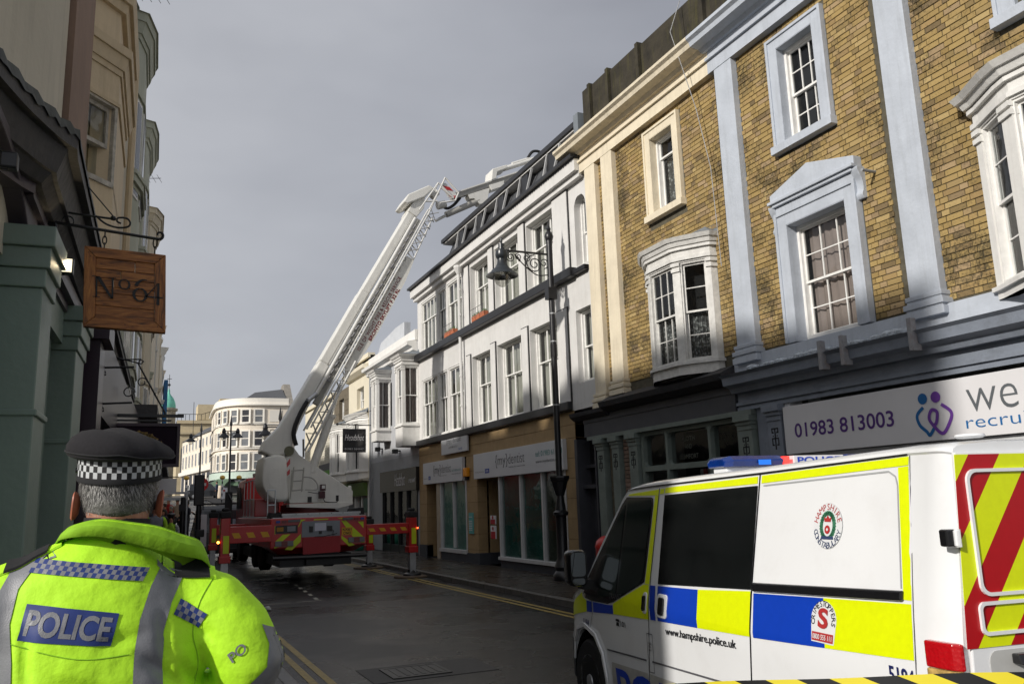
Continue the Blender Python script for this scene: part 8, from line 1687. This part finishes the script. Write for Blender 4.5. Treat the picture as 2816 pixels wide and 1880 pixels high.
for z, a, b in ((1.797, .070, .084), (1.808, .075, .091), (1.83, .080, .096), (1.87, .083, .102), (1.915, .084, .104)):
    R.append([(HX+a*cos(t), HY+.004+b*sin(t), z+.012*(abs(cos(t))**3)) for t in [pi*.93+k*(pi*1.14)/24 for k in range(25)]])
mb = MB(); n = 25; mb.add([p for r_ in R for p in r_], [(i*n+j, i*n+j+1, (i+1)*n+j+1, (i+1)*n+j) for i in range(4) for j in range(n-1)]); hs2 = mb.build('hair', hairm, of, smooth=True); so = hs2.modifiers.new('s', 'SOLIDIFY'); so.thickness = .003
rr = random.Random(2); light_h = MB(); dark_h = MB()
for k in range(4200):
    t = rr.uniform(pi*.94, pi*2.06); q = rr.random(); z = 1.812+.10*q; a = .070+.016*min(1, q*1.8); b = .083+.021*min(1, q*1.8)
    x, y = HX+a*cos(t), HY+.004+b*sin(t); l_ = rr.uniform(.009, .017); dxx = rr.uniform(-.004, .004)+.003; nx_, ny_ = cos(t), sin(t); tx_, ty_ = -sin(t), cos(t); w_ = .0006
    (light_h if rr.random() < .45 else dark_h).add([(x-tx_*w_, y-ty_*w_, z), (x+tx_*w_, y+ty_*w_, z), (x+nx_*.0045+tx_*dxx, y+ny_*.0045+ty_*dxx, z-l_)], [(0, 1, 2)])
light_h.build('hair_strands', mat('white_hair', (.40, .39, .37), .5, .1), of, stuff=True); dark_h.build('hair_strands', mat('dark_hair', (.035, .033, .032), .5, .1), of, stuff=True)
# undershirt collar
MB().rings([sell(HX, HY, z, a, b, 24, 2.1, tilt=.05) for z, a, b in ((1.73, .078, .084), (1.775, .076, .082), (1.795, .073, .079), (1.79, .068, .074))]).build('shirt_collar', blackc, of, smooth=True)
MB().rings([sell(-.05, OY, z, a, b, 24) for z, a, b in ((.80, .19, .14), (.95, .20, .145), (1.05, .20, .145))]).build('belt', blackc, of)
tr_ = MB()
for s in (-1, 1): tr_.tube([(-.05+s*.09, OY, 1.0), (-.05+s*.10, OY, .75), (-.05+s*.105, OY+.01, .5), (-.05+s*.11, OY, .2)], [.115, .105, .085, .08], 14)
tr_.build('trousers', blackc, of, smooth=True)
for s in (-1, 1): x = -.05+s*.11; MB().rings([[(x+a*cos(t), OY+cy+b*sin(t), z) for t in [k*pi/8 for k in range(16)]] for z, a, b, cy in ((.12, .05, .14, .05), (.15, .055, .145, .05), (.19, .052, .12, .04), (.23, .05, .07, 0), (.30, .05, .06, 0))]).build('boot', vblk, of, smooth=True)
# cap
CX_, CY_, CZ_ = HX, HY-.004, 1.908; TL = radians(9)
def CPt(x, y, z):                      # cap frame: tipped back
    yy = y*cos(TL)-z*sin(TL)*-1*-1; return (CX_+x, CY_+y*cos(TL)-z*sin(TL), CZ_+y*sin(TL)+z*cos(TL))
def cring(a, b, z, f_=None): return [CPt(a*cos(t), b*sin(t), z+(f_(a*cos(t), b*sin(t)) if f_ else 0)) for t in [2*pi*k/48 for k in range(48)]]
bump_ = lambda x, y: (-.16*x if x > 0 else -.02*x)-.10*y
MB().rings([cring(.090, .107, -.012), cring(.091, .108, .036)]).build('cap_band', blackc, of, smooth=True)
def crz(k): return lambda x, y: k*(-.22*max(0, x)-.05*min(0, x)+.0)+.003*sin(x*60+y*35)*k
CR_ = [(.0915, .108, .030, 0), (.104, .124, .033, .1), (.116, .139, .038, .3), (.120, .143, .047, .5), (.119, .142, .060, .7), (.110, .132, .073, .9), (.090, .108, .086, 1), (.062, .075, .094, 1), (.034, .041, .097, 1), (.012, .015, .097, 1)]
cp_ = MB().rings([cring(a, b, z, crz(k)) for a, b, z, k in CR_]).build('cap_crown', cloth, of, smooth=True)
MB().tube([Vector(p) for p in cring(.1205, .1435, .047, crz(.5))]+[Vector(cring(.1205, .1435, .047, crz(.5))[0])], .0022, 5).build('cap_piping', blackc, of)
n = 54; ck = MB(); ck2 = MB()
for i in range(n):
    for j in range(3):
        t0, t1 = 2*pi*i/n, 2*pi*(i+1)/n; z0, z1 = -.009+j*.0142, -.009+(j+1)*.0142; a, b = .0922, .1092
        (ck if (i+j) % 2 else ck2).add([CPt(a*cos(t0), b*sin(t0), z0), CPt(a*cos(t1), b*sin(t1), z0), CPt(a*cos(t1), b*sin(t1), z1), CPt(a*cos(t0), b*sin(t0), z1)], [(0, 1, 2, 3)])
T_ = ck.build('chequered_band', mat('check_white', (.50, .52, .53), .6, .1, 40), of); ck2.build('band_squares', mat('check_black', (.006, .006, .007), .6, .1), T_)
MB().rings([cring(.0935, .1105, -.022), cring(.0945, .112, -.016), cring(.0935, .1105, -.009), cring(.088, .105, -.009)]).build('cap_rim', blackc, of, smooth=True)
V = []
for k in range(17): t = pi*.16+pi*.68*k/16; V += [CPt(.092*cos(t), .109*sin(t), -.012), CPt(.092*cos(t)*1.05, .109*sin(t)+.05*sin(t)**2, -.045)]
pk = MB().add(V, [(2*i, 2*i+2, 2*i+3, 2*i+1) for i in range(16)]).build('cap_peak', vblk, of, smooth=True); so = pk.modifiers.new('s', 'SOLIDIFY'); so.thickness = .003
MB().lathe([(.006, -.004), (.007, 0), (.004, .004)], CPt(-.093, .012, .0), 10, 'x').build('strap_button', vblk, of)

# ================================================================== OTHER PEOPLE
def figure(label, x, y, z, h, top, leg, hair_, rot=0, pose='stand', name='person', group=None, vest=None, hat=None, skinm=None):
    t = thing(name, label, 'person', (x, y, z), group, rot); k = h/1.75
    J = {'pel': (0, 0, .95), 'chest': (0, .01, 1.30), 'neck': (0, .015, 1.47), 'head0': (0, .02, 1.56), 'head': (0, .03, 1.68)}
    arm = {'stand': ((.20, .0, 1.40), (.25, -.02, 1.12), (.25, .06, .88)), 'fold': ((.20, 0, 1.40), (.26, .0, 1.14), (.10, .22, 1.16)), 'point': ((.20, .0, 1.40), (.27, .12, 1.2), (.18, .34, 1.34))}[pose]
    vs = [J['pel'], J['chest'], J['neck'], J['head0'], J['head']]; rd_ = [(.15, .11), (.17, .12), (.06, .06), (.075, .09), (.078, .095)]
    es = [(0, 1), (1, 2), (2, 3), (3, 4)]
    for s in (-1, 1):
        b = len(vs); vs += [(s*arm[0][0], arm[0][1], arm[0][2]), (s*arm[1][0], arm[1][1], arm[1][2]), (s*arm[2][0], arm[2][1], arm[2][2]), (s*(arm[2][0]-.01), arm[2][1]+.03, arm[2][2]-.08 if pose == 'stand' else arm[2][2])]; rd_ += [(.065, .065), (.048, .048), (.036, .036), (.035, .022)]; es += [(1, b), (b, b+1), (b+1, b+2), (b+2, b+3)]
        b = len(vs); vs += [(s*.10, 0, .82), (s*.11, .02, .48), (s*.12, -.01, .10), (s*.13, .12, .05)]; rd_ += [(.092, .10), (.06, .065), (.045, .045), (.045, .035)]; es += [(0, b), (b, b+1), (b+1, b+2), (b+2, b+3)]
    me = bpy.data.meshes.new('sk'); me.from_pydata([tuple(c*k for c in v) for v in vs], es, []); o = bpy.data.objects.new('sk', me); COL.objects.link(o)
    m = o.modifiers.new('k', 'SKIN'); m.use_smooth_shade = True; sv = me.skin_vertices[0].data
    for i, r_ in enumerate(rd_): sv[i].radius = (r_[0]*k, r_[1]*k)
    sv[0].use_root = True; o.modifiers.new('s', 'SUBSURF').levels = 1; o.modifiers['s'].render_levels = 1
    bpy.context.view_layer.update(); me2 = bpy.data.meshes.new_from_object(o.evaluated_get(bpy.context.evaluated_depsgraph_get())); bpy.data.objects.remove(o)
    me2.materials.clear(); [me2.materials.append(q) for q in (skinm or skin, top, leg, black, vest or top)]
    for p in me2.polygons:
        c = p.center/k; ax_ = abs(c.x)
        hand = (c-Vector((arm[2][0]*(1 if c.x > 0 else -1), arm[2][1]+.03, arm[2][2]-.04))).length < .075
        p.material_index = 0 if c.z > 1.49 or hand else 3 if c.z < .12 else 2 if c.z < .90 and ax_ < .23 else 4 if ax_ < .16 and c.z > 1.0 else 1
        p.use_smooth = True
    ob = bpy.data.objects.new('body', me2); COL.objects.link(ob); ob.parent = t
    hm = MB().rings([[(a*k*cos(q), .018*k+b*k*sin(q), zz*k) for q in [i*pi/8 for i in range(16)]] for zz, a, b in ((1.60, .07, .07), (1.68, .088, .10), (1.74, .082, .095), (1.785, .05, .06), (1.80, .01, .01))]).build('hair', hair_, None, smooth=True)
    for v in hm.data.vertices:
        if v.co.y > .07*k and v.co.z < 1.72*k: v.co.y = .05*k
    hm.parent = t
    if hat: o = MB().lathe([(.10*k, 1.70*k), (.105*k, 1.74*k), (.15*k, 1.76*k), (.14*k, 1.80*k), (.05*k, 1.82*k)], (0, .02, 0), 16).build('cap', hat, None, smooth=True); o.parent = t
    ft_ = MB().box(-.035*k, .035*k, .105*k, .135*k, 1.62*k, 1.65*k).build('nose', skinm or skin, None); ft_.parent = t; ft_.scale = (.3, 1, 1)
    return t
cm = lambda n, c: mat('cloth_'+n, c, .85, .15, 20)
hb_ = mat('brown_hair', (.03, .018, .01), .7, .2); hgy = mat('silver_hair', (.25, .24, .22), .7, .2)
figure('person in grey waistcoat over lime sleeves standing just right of the officer head', .47, 23.5, .14, 1.95, mat('hivis_far', (.35, .62, .03), .8, .08), cm('dark', (.015, .015, .02)), hb_, pi*.1, 'fold', vest=cm('slate', (.17, .18, .21)))
figure('bald person with dark coat close behind the grey waistcoat', .12, 22.5, .14, 1.72, cm('maroon', (.07, .015, .02)), cm('dark', (.015, .015, .02)), mat('bald_skin', (.33, .17, .12), .5), pi*.6, 'stand')
figure('small officer in lime vest and black cap among the distant crowd', 1.05, 29, .14, 1.62, cm('white', (.35, .36, .36)), cm('dark', (.015, .015, .02)), hb_, pi*.9, 'fold', vest=MATS['hivis_far'], hat=black)
G = 'onlookers behind the cordon'
crowd = [('person in red coat at the back of the distant crowd', 1.62, 49, 1.85, (.30, .015, .015), 'stand'), ('person in pale cream jumper near the back of the crowd', 2.0, 48, 1.85, (.32, .24, .18), 'stand'), ('person in dark brown coat at the left of the crowd', 1.35, 46, 1.7, (.04, .022, .018), 'fold'), ('person in maroon top in the middle of the crowd', 1.6, 45, 1.6, (.09, .02, .02), 'stand'),
         ('person in dark jacket leaning right with pale head', 1.85, 41, 1.55, (.02, .018, .02), 'point'), ('tall person in navy coat turned towards the engine', 2.35, 45, 1.85, (.015, .016, .025), 'fold'), ('person in black jacket raising hands beside the shelter post', 2.85, 43, 1.85, (.014, .013, .014), 'point'), ('person in grey blue jacket at the left edge of the crowd', 1.15, 42, 1.6, (.05, .055, .07), 'stand'), ('person in dark green coat behind the cordon tape', 1.45, 41, 1.55, (.02, .03, .02), 'stand')]
for i, (lb_2, x, y, h, c, po) in enumerate(crowd): figure(lb_2, x, y, gz(y)+.10, h, cm('c%d' % i, c), cm('trouser%d' % (i % 3), ((.012, .014, .03), (.015, .013, .012), (.03, .03, .035))[i % 3]), hb_ if i % 3 else hgy, pi*(.8+.3*sin(i*2)), po, group=G)
figure('person in lime jacket bending over in the road ahead of the fire engine', 3.2, 44, .45, 1.62, MATS['hivis_far'], cm('dark', (.015, .015, .02)), hb_, pi, 'point')
figure('person in dark blue coat walking under the green awning', 8.3, 101, gz(101), 2.0, cm('navy', (.015, .03, .07)), cm('dark', (.015, .015, .02)), hb_, 1.2, 'stand')
figure('onlooker in grey standing at the open bay window of the dark stone house', 8.80, 40.6, 3.15, 1.6, cm('slate', (.17, .18, .21)), cm('dark', (.015, .015, .02)), hgy, pi/2, 'fold')
# ================================================================== BARRIER TAPE
tm = bpy.data.materials.new('hazard_tape'); tm.use_nodes = True; nn = tm.node_tree.nodes; ll = tm.node_tree.links; b_ = nn['Principled BSDF']; b_.inputs['Roughness'].default_value = .3
uv = nn.new('ShaderNodeUVMap'); sp_ = nn.new('ShaderNodeSeparateXYZ'); ll.new(uv.outputs[0], sp_.inputs[0]); m1 = nn.new('ShaderNodeMath'); m1.operation = 'ADD'; ll.new(sp_.outputs[0], m1.inputs[0]); ll.new(sp_.outputs[1], m1.inputs[1]); m2 = nn.new('ShaderNodeMath'); m2.operation = 'FRACT'; ll.new(m1.outputs[0], m2.inputs[0]); m3 = nn.new('ShaderNodeMath'); m3.operation = 'GREATER_THAN'; m3.inputs[1].default_value = .5; ll.new(m2.outputs[0], m3.inputs[0])
mc = nn.new('ShaderNodeMixRGB'); mc.inputs['Color1'].default_value = (.66, .56, .03, 1); mc.inputs['Color2'].default_value = (.01, .01, .01, 1); ll.new(m3.outputs[0], mc.inputs['Fac']); ll.new(mc.outputs[0], b_.inputs['Base Color'])
p0, p1 = Vector((.95, 2.50, 1.253)), Vector((2.6, 1.04, 1.384)); V = []; F = []; U = []; n = 60
for i in range(n+1):
    q = i/n; c = p0.lerp(p1, q)+Vector((0, 0, -.004*sin(pi*q)+.002*sin(q*23))); tw_ = .012*sin(q*9)
    V += [tuple(c+Vector((0, -tw_, 0))), tuple(c+Vector((0, tw_, -.075)))]; U += [(q*13, .9), (q*13, 0)]
F = [(2*i, 2*i+2, 2*i+3, 2*i+1) for i in range(n)]
me = bpy.data.meshes.new('barrier_tape'); me.from_pydata(V, [], F); ul = me.uv_layers.new(name='UVMap')
for l_ in me.loops: ul.data[l_.index].uv = U[l_.vertex_index]
me.materials.append(tm); me.polygons.foreach_set('use_smooth', [True]*len(me.polygons)); o = bpy.data.objects.new('barrier_tape', me); COL.objects.link(o); tag(o, 'yellow and black striped barrier tape stretched across the bottom right in front of the van', 'tape')
